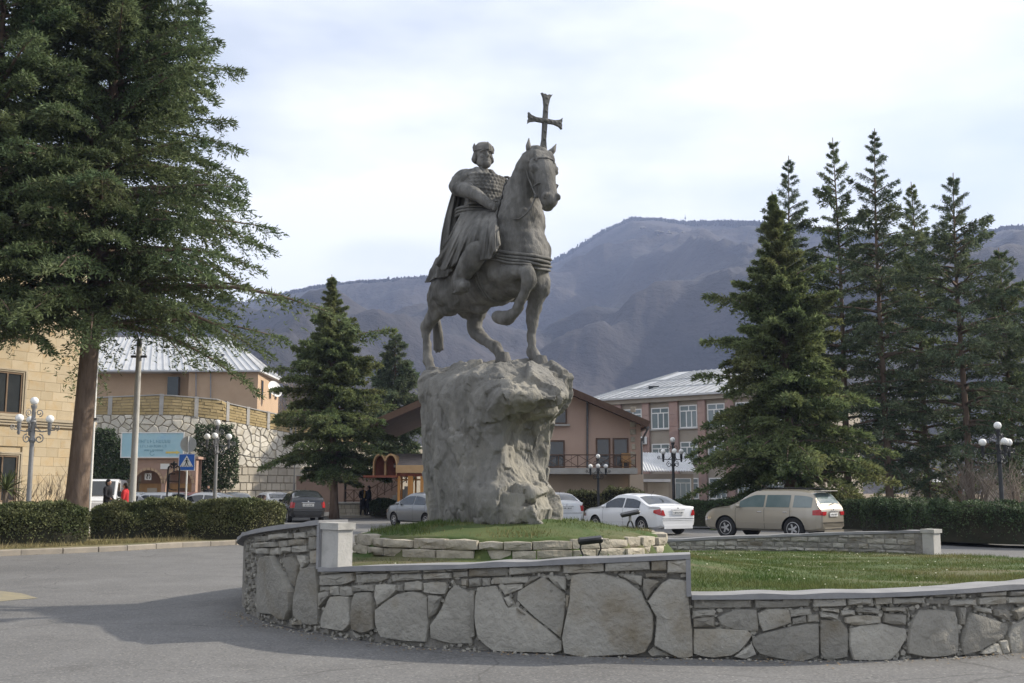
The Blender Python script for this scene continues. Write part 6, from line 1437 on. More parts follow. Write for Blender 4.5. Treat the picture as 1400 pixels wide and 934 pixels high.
# ================================================================== street lamps
material('lamp_grey', (.19, .19, .19), (.25, .25, .25), 4, .55, .1, metal=.2); material('lamp_black', (.035, .037, .04), (.055, .057, .06), 5, .5, metal=.2); material('globe', (.78, .78, .76), (.82, .82, .80), 2, .35)
def scroll(c, d, r, turns=1.3, sgn=1):
    P = []
    for k in range(22):
        t = k/21; a = sgn*(t*turns*2*math.pi)-math.pi/2*sgn; q = r*(1-.72*t); P.append(Vector(c)+Vector(d)*(r+math.cos(a)*q-0)+Vector((0, 0, math.sin(a)*q)))
    return P
def lamp(label, u, d, ztop, pole, iron, yaw):
    H = ztop; o = thing('street_lamp', label, 'street lamp', (xat(u, d), d, .0), yaw, 'globe street lamps'); m = MB(); m.lathe([(.13, 0), (.13, .25), (.085, .34), (.07, 1.2), (.062, H-1.25)], 14); m.build('pole', pole, o, 40)
    m = MB(); m.lathe([(.075, H-1.28), (.10, H-1.22), (.075, H-1.15), (.06, H-.75), (.09, H-.7), (.06, H-.63), (.05, H-.35), (.085, H-.28), (.085, H-.23)], 12); m.build('upper_column', iron, o, 40)
    m = MB(); m.ball((0, 0, H-.11), .115, 16, 12); m.build('globe', 'globe', o, True)
    for k in range(3):
        a = k*2*math.pi/3; dd = Vector((math.cos(a), math.sin(a), 0)); m = MB()
        m.tube([dd*.05+Vector((0, 0, H-.95)), dd*.25+Vector((0, 0, H-.98)), dd*.46+Vector((0, 0, H-.95))], .02, 6); m.tube([dd*.46+Vector((0, 0, H-.95)), dd*.62+Vector((0, 0, H-.93))], .016, 6)
        m.tube(scroll(dd*.58+Vector((0, 0, H-.87)), dd, .08), .014, 5); m.tube(scroll(dd*.06+Vector((0, 0, H-1.18)), dd, .13, sgn=-1), .017, 5); m.tube(scroll(dd*.05+Vector((0, 0, H-.45)), dd, .11), .015, 5); m.tube([dd*.06+Vector((0, 0, H-.6)), dd*.09+Vector((0, 0, H-.85)), dd*.22+Vector((0, 0, H-.96))], .015, 5)
        arm = m.build('arm', iron, o, True)
        m = MB(); m.lathe([(.025, H-1.08), (.05, H-1.02), (.035, H-.95), (.062, H-.9), (.055, H-.76), (.07, H-.73)], 10, dd*.46); m.build('lamp_holder', iron, arm, 40); m = MB(); m.ball(dd*.46+Vector((0, 0, H-.62)), .115, 16, 12); m.build('globe', 'globe', arm, True)
lamp('pale grey four-globe lamp rising from the hedge before the yellow building', 40, 31, zat(543, 31), 'lamp_grey', 'lamp_grey', R(3))
lamp('four-globe lamp with a pale post in front of the rounded ivy clump', 294, 41, zat(574, 41), 'lamp_grey', 'iron', R(35))
lamp('slim black four-globe lamp before the pink house balcony', 818, 57, zat(621, 57), 'lamp_black', 'lamp_black', R(25))
lamp('dark four-globe lamp in front of the lean-to roof of the school', 921, 48.5, zat(598, 48.5), 'lamp_black', 'lamp_black', R(30))
lamp('dark four-globe lamp beside the cedar row above the curving hedge', 1369, 34, zat(577, 34), 'lamp_black', 'lamp_black', R(28))

# ================================================================== poles and signs
material('concrete_pole', (.40, .39, .36), (.47, .46, .43), 3, .9, .3, 20)
po = thing('utility_pole', 'tall pale concrete pole with a forked head beside the blue billboard', 'pole', (xat(181.5, 38.5), 38.5, .1)); ht = zat(478, 38.5)
m = MB(); m.tube([(0, 0, -.1), (0, 0, ht*.5), (.0, 0, ht)], [.125, .11, .095], 12); m.build('shaft', 'concrete_pole', po, 40)
m = MB(); m.box((0, 0, ht-.35), (.55, .1, .08)); m.box((0, 0, ht+.1), (.14, .14, .3)); m.build('bracket', 'iron', po)
for sg in (-1, 1): m = MB(); m.tube([(0, 0, ht+.2), (sg*.15, 0, ht+.6), (sg*.5, 0, ht+1.3)], .025, 6); m.build('fork_arm', 'iron', po)
po = thing('metal_pole', 'slim rusty-brown and white pole close behind the huge cedar trunk', 'pole', (xat(123.5, 39), 39, .1)); ht = zat(425, 39)
m = MB(); m.tube([(0, 0, -.1), (0, 0, ht)], .055, 10); m.build('shaft', 'white_metal', po, 40); m = MB(); m.tube([(-.12, .06, -.1), (-.12, .06, ht)], .06, 10); m.build('conduit', 'timber_frame', po, 40); m = MB(); m.box((-.03, 0, zat(577, 39)), (.34, .2, .08)); m.build('clamp', 'iron', po)
sgp = thing('crossing_sign', 'blue pedestrian-crossing sign under the grey back of a round sign', 'traffic sign', (xat(254.5, 41), 41, .1)); zt_ = zat(597, 41)-.1; s_ = 1.0*41/F
material('sign_blue', (.03, .13, .50), (.04, .15, .54), 2, .4); material('sign_white', (.78, .79, .80), (.8, .8, .8), 2, .4); material('sign_back', (.40, .41, .41), (.46, .47, .47), 2, .5)
m = MB(); m.tube([(0, 0, -.1), (0, 0, zt_+.02)], .032, 8); m.build('post', 'white_metal', sgp)
m = MB(); zc = zat(607.5, 41)-.1; m.lathe([(.30, -.012), (.30, .012)], 28, (0, .05, zc), 'Y'); m.build('round_sign_back', 'sign_back', sgp, 40); m = MB(); m.box((0, -.0, zc), (.03, .06, .6)); m.build('sign_clip', 'iron', sgp)
zc = zat(632, 41)-.1; m = MB(); m.box((.0, -.06, zc), (.60, .02, .62)); pn = m.build('panel', 'sign_white', sgp); m = MB(); m.box((0, -.072, zc), (.56, .01, .58)); m.build('blue_field', 'sign_blue', pn)
m = MB(); m.prism([(-.25, -.17), (.25, -.17), (0, .25)], .0, .008, (0, -.079, zc), (1, 0, 0), (0, 0, 1)); m.build('triangle', 'sign_white', pn)
m = MB(); O = (0, -.089, zc); f_ = lambda *p: m.prism(p, .0, .006, O, (1, 0, 0), (0, 0, 1))
m.ball((0.005, -.09, zc+.135), (.026, .006, .026), 10, 6); f_((-.02, .10), (.035, .10), (.03, 0), (-.02, 0)); f_((-.018, .01), (.012, .01), (-.04, -.13), (-.07, -.13)); f_((.0, .01), (.03, .01), (.075, -.13), (.045, -.13)); f_((.025, .10), (.035, .085), (.085, .02), (.072, .012)); f_((-.018, .098), (-.01, .08), (-.06, .01), (-.075, .02))
for k in range(5): f_((-.20+k*.09, -.155), (-.155+k*.09, -.155), (-.155+k*.09, -.135), (-.20+k*.09, -.135))
m.build('walking_figure', 'black_paint', pn)
wsn = thing('warning_sign', 'dark back of a triangular sign on a thin lamp pole by the rubble wall', 'traffic sign', (xat(402, 66), 66, 0)); m = MB(); m.tube([(0, 0, 0), (0, 0, zat(578, 66))], [.06, .04], 8); m.tube([(0, 0, zat(578, 66)), (-.2, 0, zat(575, 66)), (-.45, 0, zat(573, 66))], .03, 6); m.build('post', 'lamp_grey', wsn)
m = MB(); m.prism([(-.36, -.28), (.36, -.28), (0, .33)], 0, .03, (0, -.1, zat(621, 66)), (1, 0, 0), (0, 0, 1)); m.build('triangle_back', 'lamp_black', wsn); m = MB(); m.box((-.5, 0, zat(573, 66)-.02), (.4, .12, .07)); m.build('lamp_head', 'iron', wsn)
# wrought frame (black ornamental stand)
of = thing('ornamental_stand', 'black wrought-iron frame topped with a flower finial behind the hedge', 'ornament', (xat(236.5, 40), 40, .1)); z_ = lambda v: zat(v, 40)-.1; x_ = lambda u: xat(u, 40)-xat(236.5, 40)
for sg in (-1, 1): m = MB(); m.tube([(sg*.21, 0, 0), (sg*.21, 0, z_(642)), (sg*.19, 0, z_(638.5)), (sg*.12, 0, z_(637)), (sg*.06, 0, z_(640))], .03, 8); m.build('upright', 'black_paint', of)
m = MB(); m.tube([(-.15, 0, z_(648)), (.06, 0, z_(648))], .022, 6); m.tube([(-.15, 0, z_(648)), (-.16, 0, z_(660)), (-.14, 0, z_(668)), (.0, 0, z_(670)), (.14, 0, z_(670))], .022, 6); m.tube([(-.19, 0, z_(658)), (.2, 0, z_(658))], .018, 6); m.build('scrollwork', 'black_paint', of)
m = MB(); m.ball((0, 0, z_(635)), (.07, .04, .09), 10, 8); m.ball((-.08, 0, z_(634.5)), (.06, .03, .04), 8, 6); m.ball((.08, 0, z_(634.5)), (.06, .03, .04), 8, 6); m.tube([(0, 0, z_(632)), (0, 0, z_(629.5))], [.035, .005], 6); m.tube([(0, 0, z_(637)), (.01, 0, z_(645))], [.04, .02], 6); m.build('finial', 'black_paint', of)

m = MB(); m.tube(crom([tuple(at(322, 620, 71)), tuple(at(345, 625, 72)), tuple(at(375, 627, 74)), tuple(at(402, 634, 65.9))], 8), .03, 5); tag(m.build('cable', 'black_paint'), 'dark cable sagging across the cream rubble wall to the triangular sign pole', 'cable')
# ================================================================== floodlights on the lawn
fl1 = thing('floodlight', 'black floodlight on bent wire legs in front of the stone ring', 'floodlight', (xat(807, 13.3), 13.35, float(ground_z(xat(807, 13.3), 13.35)))); zt_ = zat(739, 13.3)-fl1.location.z
m = MB(); m.box((0, 0, zt_), (.30, .13, .07), bev=.02, ry=R(-6), rx=R(12)); m.build('lamp_head', 'black_paint', fl1, 40)
for sg in (-1, 1): m = MB(); m.tube([(sg*.11, 0, zt_-.02), (sg*.125, 0, zt_-.1), (sg*.10, 0, zt_-.15), (sg*.05, -.02, .0)], .011, 6); m.build('leg', 'black_paint', fl1)
fl2 = thing('floodlight', 'black tilted floodlight on a short post beyond the stone ring', 'floodlight', (xat(861, 17.6), 17.6, float(ground_z(xat(861, 17.6), 17.6)))); zt_ = zat(702, 17.6)-fl2.location.z; gz_ = zat(731, 17.6)-fl2.location.z
m = MB(); m.box((0, 0, zt_), (.31, .14, .05), bev=.018, ry=R(-12), rx=R(15)); m.build('lamp_head', 'black_paint', fl2, 40); m = MB(); m.tube([(0, 0, zt_-.02), (0, 0, zt_-.12)], .022, 8); m.build('stem', 'lamp_grey', fl2)
for sg in (-1, 1): m = MB(); m.tube([(0, 0, zt_-.1), (sg*.035, 0, zt_-.16), (sg*.06, 0, zt_-.25), (sg*.065, 0, 0)], .014, 6); m.build('leg', 'black_paint', fl2)
# ================================================================== cars
material('tyre', (.018, .018, .019), (.03, .03, .03), 8, .85); material('rim', (.42, .43, .44), (.5, .5, .51), 5, .35, metal=.7)
material('car_glass', (.025, .03, .034), (.04, .045, .05), 1, .05, spec=.7); material('car_glass_green', (.10, .14, .14), (.16, .20, .20), 1, .08, spec=.7); material('red_lamp', (.34, .02, .025), (.42, .03, .03), 6, .2, spec=.6); material('plate', (.72, .72, .70), (.74, .74, .72), 4, .5); material('trim', (.02, .02, .021), (.03, .03, .03), 5, .6); material('chrome', (.6, .6, .6), (.65, .65, .65), 3, .15, metal=1)
material('well', (.01, .01, .01), (.015, .015, .015), 5, .9)
SHAPES = {
 'sedan': dict(L=4.8, W=1.82, H=1.45, top=[(-2.4, .62), (-2.36, .98), (-2.22, 1.03), (-1.75, 1.07), (-1.0, 1.37), (-.35, 1.44), (.3, 1.42), (1.12, 1.02), (1.75, .93), (2.2, .80), (2.36, .66), (2.4, .5)], belt=.93, gx=(-1.6, 1.1), win=[(-1.28, -.36), (-.28, .78)], rear=(-1.68, -1.02), front=(.36, 1.06), wx=(-1.42, 1.42), wr=.315, lamp='tri'),
 'sedan_hatch': dict(L=4.45, W=1.73, H=1.48, top=[(-2.22, .66), (-2.19, 1.0), (-2.08, 1.06), (-1.72, 1.10), (-.95, 1.40), (-.2, 1.48), (.45, 1.42), (1.3, 1.02), (1.75, .92), (2.05, .78), (2.19, .64), (2.22, .5)], belt=.95, gx=(-1.55, 1.25), win=[(-1.22, -.30), (-.22, .92)], rear=(-1.66, -.98), front=(.5, 1.24), wx=(-1.3, 1.36), wr=.305, lamp='tall'),
 'hatch': dict(L=4.2, W=1.70, H=1.48, top=[(-2.1, .62), (-2.07, .98), (-2.0, 1.08), (-1.82, 1.2), (-1.25, 1.42), (-.4, 1.48), (.4, 1.43), (1.15, 1.04), (1.65, .93), (1.95, .8), (2.07, .64), (2.1, .5)], belt=.94, gx=(-1.75, 1.1), win=[(-1.45, -.42), (-.34, .8)], rear=(-1.92, -1.32), front=(.46, 1.1), wx=(-1.25, 1.28), wr=.30, lamp='tall'),
 'suv': dict(L=4.58, W=1.82, H=1.67, top=[(-2.29, .55), (-2.27, .95), (-2.2, 1.12), (-2.08, 1.35), (-1.85, 1.58), (-1.2, 1.66), (-.1, 1.66), (.35, 1.61), (1.12, 1.16), (1.75, 1.06), (2.1, .92), (2.26, .74), (2.29, .5)], belt=1.06, gx=(-2.05, 1.1), win=[(-1.95, -1.28), (-1.15, -.25), (-.17, .78)], rear=(-2.16, -1.9), front=(.42, 1.08), wx=(-1.28, 1.34), wr=.375, lamp='wide'),
}
def car(label, shape, paint, u, d, yaw, glass='car_glass', z=0.0, sc=1.0, name='car', rails=False, plate=True):
    q = SHAPES[shape]; L, W_, H = q['L'], q['W'], q['H']; o = thing(name, label, 'car', (xat(u, d), d, z), yaw, 'parked cars'); o.scale = (sc, sc, sc)
    tx = [p[0] for p in q['top']]; tz = [p[1] for p in q['top']]
    T = crom([(a, b) for a, b in q['top']], 6); ztop = lambda x: float(np.interp(x, T[:, 0], T[:, 1]))
    zbot = lambda x: (.30 if shape == 'suv' else .22)+.10*max(0, (abs(x)-L/2+.45)/.45)**2
    def wid(x): e = L/2-abs(x); return W_/2*float(np.interp(e, [0, .05, .18, .5, 1.0], [.78, .86, .935, .985, 1.0]))
    def belt(x): return min(q['belt']-.03*(x > .5)*(x-.5), ztop(x)-.02)
    def sect(x):
        w, zb, zt, be = wid(x), zbot(x), ztop(x), belt(x); h = max(0.02, zt-be); wr = max(w*.55, w*.955-.40*h)
        if h < .12: wr = w*.93
        return [(0, zb), (w-.14, zb), (w-.035, zb+.07), (w-.008, zb+.22), (w, (zb+be)/2+.05), (w-.012, be-.08), (w-.045, be), (wr+.035, be+h*.80), (wr-.03, zt-.03*min(1, h*3)), (wr*.55, zt+.012), (0, zt+.022)]
    E = 26; xs = np.unique(np.r_[np.linspace(-L/2, L/2, 54), T[:, 0]]); xs = xs[(xs >= -L/2) & (xs <= L/2)]
    rows = []
    for x in xs:
        S_ = sect(x); rows.append([(x, -y, z_) for y, z_ in S_[::-1]]+[(x, y, z_) for y, z_ in S_[1:-1]])
    n = len(rows[0]); m = MB(); m.v = [p for r in rows for p in r]; m.f = [(i*n+k, i*n+(k+1) % n, (i+1)*n+(k+1) % n, (i+1)*n+k) for i in range(len(rows)-1) for k in range(n)]+[tuple(range(n)), tuple(range((len(rows)-1)*n, len(rows)*n))]
    me = m.mesh('body'); me.materials.append(MATS[paint]); bo = bpy.data.objects.new('tmpb', me); COL.objects.link(bo)
    cm_ = MB(); wr = q['wr']
    for x in q['wx']:
        for sg in (-1, 1): cm_.lathe([(wr+.055, -.2), (wr+.055, .2)], 24, (x, sg*(W_/2-.04), wr+.0), 'Y')
    cme = cm_.mesh('cut'); cme.materials.append(MATS['well']); co = bpy.data.objects.new('tmpc', cme); COL.objects.link(co)
    bmod = bo.modifiers.new('b', 'BOOLEAN'); bmod.object = co; bmod.operation = 'DIFFERENCE'; bmod.solver = 'EXACT'
    try: bmod.material_mode = 'TRANSFER'
    except Exception: pass
    dg = bpy.context.evaluated_depsgraph_get(); r = bpy.data.meshes.new_from_object(bo.evaluated_get(dg)); bpy.data.objects.remove(bo); bpy.data.objects.remove(co); r.name = 'body'; shade(r, 32); body = put('body', r, None, o)
    # glass
    def side_pt(x, t, sg, off=.008):
        S_ = sect(x); a, b = S_[6], S_[7]; y = a[0]+(b[0]-a[0])*t; z_ = a[1]+(b[1]-a[1])*t; return (x, sg*(y+off), z_+off*.4)
    for sg in (-1, 1):
        for k, (xa, xb) in enumerate(q['win']):
            m = MB(); P = []
            hm = max(sect((xa+xb)/2)[7][1]-sect((xa+xb)/2)[6][1], .01)
            for x in np.linspace(xa, xb, 12): P.append([side_pt(x, t, sg) for t in np.linspace(.06, .90, 5)])
            m.grid(P); m.build('side_window', glass, o, True)
        m = MB(); m.ball((q['win'][-1][1]-.02, sg*(W_/2+.075), q['belt']+.06), (.075, .085, .065), 10, 8); m.build('mirror', paint, o, True)
        for (xa, xb) in q['win'][-2:]:
            m = MB(); m.box((xa+.14, sg*(W_/2-.012), q['belt']-.13), (.17, .03, .028), bev=.008); m.build('door_handle', paint if shape != 'suv' else 'chrome', o)
        for xx in [w[0]-.04 for w in q['win'][-2:]]+[q['win'][-1][1]+.14]:
            P = [[(xx+dx, sg*(yy+.004), zz_) for yy, zz_ in sect(xx)[2:7]] for dx in (-.006, .006)]; m = MB(); m.grid(P); m.build('door_seam', 'trim', o)
        m = MB(); P = [[(x, sg*(sect(x)[4][0]+.004), sect(x)[4][1]-.16+dz) for dz in (0, .035)] for x in np.linspace(-L/2+.35, L/2-.5, 20) if all(abs(x-w) > wr+.06 for w in q['wx'])]
        if len(P) > 3 and shape in ('sedan', 'suv'):
            xs_ok = np.linspace(q['wx'][0]+wr+.08, q['wx'][1]-wr-.08, 12); m = MB(); m.grid([[(x, sg*(sect(x)[4][0]+.005), sect(x)[4][1]-.16+dz) for dz in (0, .035)] for x in xs_ok]); m.build('side_moulding', paint, o)
    def top_patch(xa, xb, nm, inset=.09):
        m = MB(); P = []
        for x in np.linspace(xa, xb, 10):
            S_ = sect(x); wr_ = S_[8][0]-inset+.05; P.append([(x, f*wr_, float(np.interp(abs(f*wr_), [p[0] for p in S_[8:][::-1]], [p[1] for p in S_[8:][::-1]]))+.007) for f in np.linspace(-1, 1, 11)])
        m.grid(P); m.build(nm, glass, o, True)
    top_patch(*q['front'], 'windscreen'); top_patch(*q['rear'], 'rear_window')
    # lamps
    xr = -L/2
    for sg in (-1, 1):
        m = MB(); be = q['belt']
        z0, z1 = {'tri': (.70, .94), 'tall': (.68, .98), 'wide': (.84, 1.04)}[q['lamp']]; ln = {'tri': .30, 'tall': .22, 'wide': .28}[q['lamp']]; yi = {'tri': .50, 'tall': .60, 'wide': .46}[q['lamp']]
        def yz(x, z_):
            S_ = sect(x); return float(np.interp(z_, [p[1] for p in S_[2:8]], [p[0] for p in S_[2:8]]))
        P = []
        for f in np.linspace(0, 1, 8):
            x = xr+.012+ln*f; zt = min(z1-(.16 if q['lamp'] == 'tri' else .04)*f*(1 if q['lamp'] != 'tri' else .3), sect(x)[6][1]+.02); zl = z0+(.10*f if q['lamp'] == 'tri' else 0); P.append([(x-.006, sg*(yz(x, z_)+.012), z_) for z_ in np.linspace(zl, max(zt, zl+.03), 5)])
        m.grid(P); yo = yz(xr+.012, (z0+z1)/2)+.01
        rz1 = min(z1, sect(xr+.02)[6][1]+.03)
        if q['lamp'] == 'tri': po_ = [(yi+.08, z0), (yo, z0), (yo, rz1), (yi+.16, rz1)]
        else: po_ = [(yi+.04, z0), (yo, z0), (yo, rz1), (yi, rz1)]
        m.add([(xr-.012, sg*y, z_) for y, z_ in po_]+[(xr+.03, sg*y, z_) for y, z_ in po_], [(0, 1, 2, 3), (0, 4, 5, 1), (1, 5, 6, 2), (2, 6, 7, 3), (3, 7, 4, 0)]); m.build('tail_light', 'red_lamp', o)
        m = MB(); xf = L/2; P = [[(x, sg*(yz(x, z_)+.008), z_) for z_ in np.linspace(.62, .74, 4)] for x in np.linspace(xf-.36, xf-.03, 6)]; m.grid(P); m.build('headlight', 'chrome', o, True)
        m = MB(); m.box((xr-.012, sg*.2, .33), (.02, .0001+.01, .01)); 
        m = MB(); m.tube([(xr+.25, sg*.45, .25), (xr-.005, sg*.45, .25)], .03, 8); m.build('exhaust', 'iron', o) if sg < 0 else None
    # rear bumper line, boot seam, plate with its characters
    m = MB(); wB = wid(xr+.03); P = [[(xr+.03+.0*k, y, zz_) for y in np.linspace(-wB, wB, 9)] for k, zz_ in enumerate((.60, .615))]; P = [[(xr-.006, y*.97, zz_) for y in np.linspace(-wB, wB, 9)] for zz_ in (.585, .6)]; m.grid(P); m.build('bumper_seam', 'trim', o)
    m = MB(); m.box((xr-.012, 0, .30), (.03, wB*1.7, .12)); m.build('lower_bumper', 'trim' if paint not in ('paint_white', 'paint_gold') else paint, o)
    zp = .80 if shape != 'suv' else .86
    if plate:
        m = MB(); m.box((xr-.02, 0, zp), (.02, .52, .12)); pl_ = m.build('number_plate', 'plate', o); m = MB(); rp = random.Random(int(u))
        for k in range(7): m.box((xr-.033, -.2+k*.067, zp), (.006, .03 if k % 3 else .012, .06)); m.box((xr-.034, -.2+k*.067+.012, zp+.02*(-1)**k), (.006, .025, .015))
        m.build('plate_marks', 'trim', pl_)
    m = MB(); m.box((xr-.014, 0, zp+.105), (.03, .62 if shape != 'suv' else .5, .03), bev=.008); m.build('boot_trim', 'chrome', o); m = MB(); m.ball((xr-.01, 0, zp+.165), (.012, .035, .035), 8, 6); m.build('badge', 'chrome', o)
    if shape == 'suv':
        m = MB(); m.box((-2.05, 0, 1.625), (.28, 1.15, .035), bev=.012, ry=R(6)); m.build('spoiler', paint, o)
        m = MB(); m.tube([(-2.2, .1, 1.17), (-2.18, -.3, 1.24)], .012, 5); m.build('wiper', 'trim', o)
    if rails:
        for sg in (-1, 1): m = MB(); m.tube([(-1.75, sg*.55, 1.66), (-1.6, sg*.56, 1.72), (-.2, sg*.57, 1.74), (.15, sg*.56, 1.65)], .02, 6); m.build('roof_rail', 'trim', o)
    else: m = MB(); m.tube([(-.9, 0, H-.03), (-1.05, 0, H+.12)], .006, 5); m.build('aerial', 'trim', o)
    for x in q['wx']:
        for sg in (-1, 1):
            m = MB(); y = sg*(W_/2-.115); m.lathe([(wr*.62, -.095), (wr*.93, -.10), (wr, -.06), (wr, .06), (wr*.93, .10), (wr*.62, .095)], 24, (x, y, wr), 'Y'); wh = m.build('wheel', 'tyre', o, 35)
            m = MB(); yy = y+sg*.075; m.lathe([(wr*.66, -.02), (wr*.66, .02), (wr*.58, .022), (wr*.56, -.015)], 20, (x, yy, wr), 'Y'); m.ball((x, yy+sg*.01, wr), (.05, .02, .05), 8, 6)
            for k in range(5): a = k*2*math.pi/5; m.beam((x, yy+sg*.008, wr), (x+math.cos(a)*wr*.6, yy+sg*.004, wr+math.sin(a)*wr*.6), .065, .03, up=(0, 1, 0))
            m.build('rim', 'rim', wh, 40)
    return o
def paint(nm, c, rough=.3, metal=0.0): material(nm, c, tuple(k*1.04 for k in c), .8, rough, spec=.5, metal=metal, coat=.6)
paint('paint_white', (.66, .67, .68)); paint('paint_gold', (.33, .30, .245), .32, .35); paint('paint_grey', (.20, .21, .215), .3, .4); paint('paint_black', (.014, .015, .017), .2); paint('paint_silver', (.42, .43, .44), .3, .4); paint('paint_bluegrey', (.16, .185, .225), .3, .35); paint('paint_maroon', (.22, .05, .045), .3)
def hd_(al): return math.pi/2+R(al)           # heading away from the viewer, turned to the left by al degrees
car('white sedan with dark tinted windows parked by the long hedge', 'sedan', 'paint_white', 870, 41.5, hd_(31))
car('gold estate-style off-road car with roof rails behind the far stretch of wall', 'suv', 'paint_gold', 1055, 36.9, hd_(46), 'car_glass_green', rails=True, sc=.96)
car('grey saloon half hidden by the left flank of the boulder', 'sedan_hatch', 'paint_grey', 583, 48.5, hd_(36))
car('white saloon showing only its boot past the foot of the boulder', 'sedan_hatch', 'paint_white', 758, 51, hd_(12))
car('black hatchback with red tail lights parked by the rounded hedge corner', 'hatch', 'paint_black', 413, 57, hd_(19), sc=1.07)
car('white hatchback parked right behind the black hatchback', 'hatch', 'paint_white', 372, 63.5, hd_(27))
car('blue-grey saloon in front of the squared wall blocks', 'sedan', 'paint_bluegrey', 322, 66.5, hd_(20))
car('silver saloon behind the rounded hedge below the ivy clump', 'sedan_hatch', 'paint_silver', 284, 60, hd_(70))
car('dark red car behind the crossing sign, only its roof showing', 'hatch', 'paint_maroon', 243, 62, hd_(75))
car('silver-framed dark car behind the hedge near the pale pole', 'suv', 'paint_silver', 213, 60, hd_(62), sc=.88)
car('pale grey car behind the red-coated person', 'hatch', 'paint_silver', 178, 61, hd_(60))
# van behind the huge cedar trunk
vn = thing('van', 'white van nose showing past the huge cedar trunk', 'van', (xat(118, 55), 57.2, 0), R(-78))
prof_v = [(-2.4, .35), (-2.4, 2.1), (1.0, 2.15), (1.35, 2.05), (1.85, 1.3), (2.35, 1.05), (2.45, .7), (2.45, .35)]; m = MB(); m.prism(prof_v, -.92, .92, (0, 0, 0), (1, 0, 0), (0, 0, 1)); bm_ = m.mesh('body'); bmx_ = bmesh.new(); bmx_.from_mesh(bm_); bmesh.ops.bevel(bmx_, geom=list(bmx_.edges), offset=.07, segments=2, affect='EDGES'); bmx_.to_mesh(bm_); bmx_.free(); shade(bm_, 40); put('body', bm_, 'paint_white', vn)
m = MB(); m.add([(1.38, -.8, 2.02), (1.38, .8, 2.02), (1.875, .82, 1.32), (1.875, -.82, 1.32)], [(0, 1, 2, 3)]); m.v = [(x+.03, y, z+.02) for x, y, z in m.v]; m.build('windscreen', 'car_glass', vn)
for sg in (-1, 1):
    m = MB(); m.add([(.5, sg*.925, 1.95), (1.2, sg*.925, 1.95), (1.65, sg*.925, 1.35), (.5, sg*.925, 1.3)], [(0, 1, 2, 3)]); m.build('side_window', 'car_glass', vn); m = MB(); m.box((2.42, sg*.68, .88), (.12, .32, .2), bev=.04); m.build('headlight', 'chrome', vn); m = MB(); m.box((1.55, sg*1.05, 1.4), (.12, .2, .28), bev=.04); m.build('mirror', 'trim', vn)
    for x in (-1.5, 1.55): m = MB(); m.lathe([(.2, -.1), (.33, -.1), (.33, .1), (.2, .1)], 20, (x, sg*.84, .33), 'Y'); m.build('wheel', 'tyre', vn, 40)
m = MB(); m.box((2.47, 0, .6), (.06, 1.3, .16), bev=.02); m.build('grille', 'trim', vn)

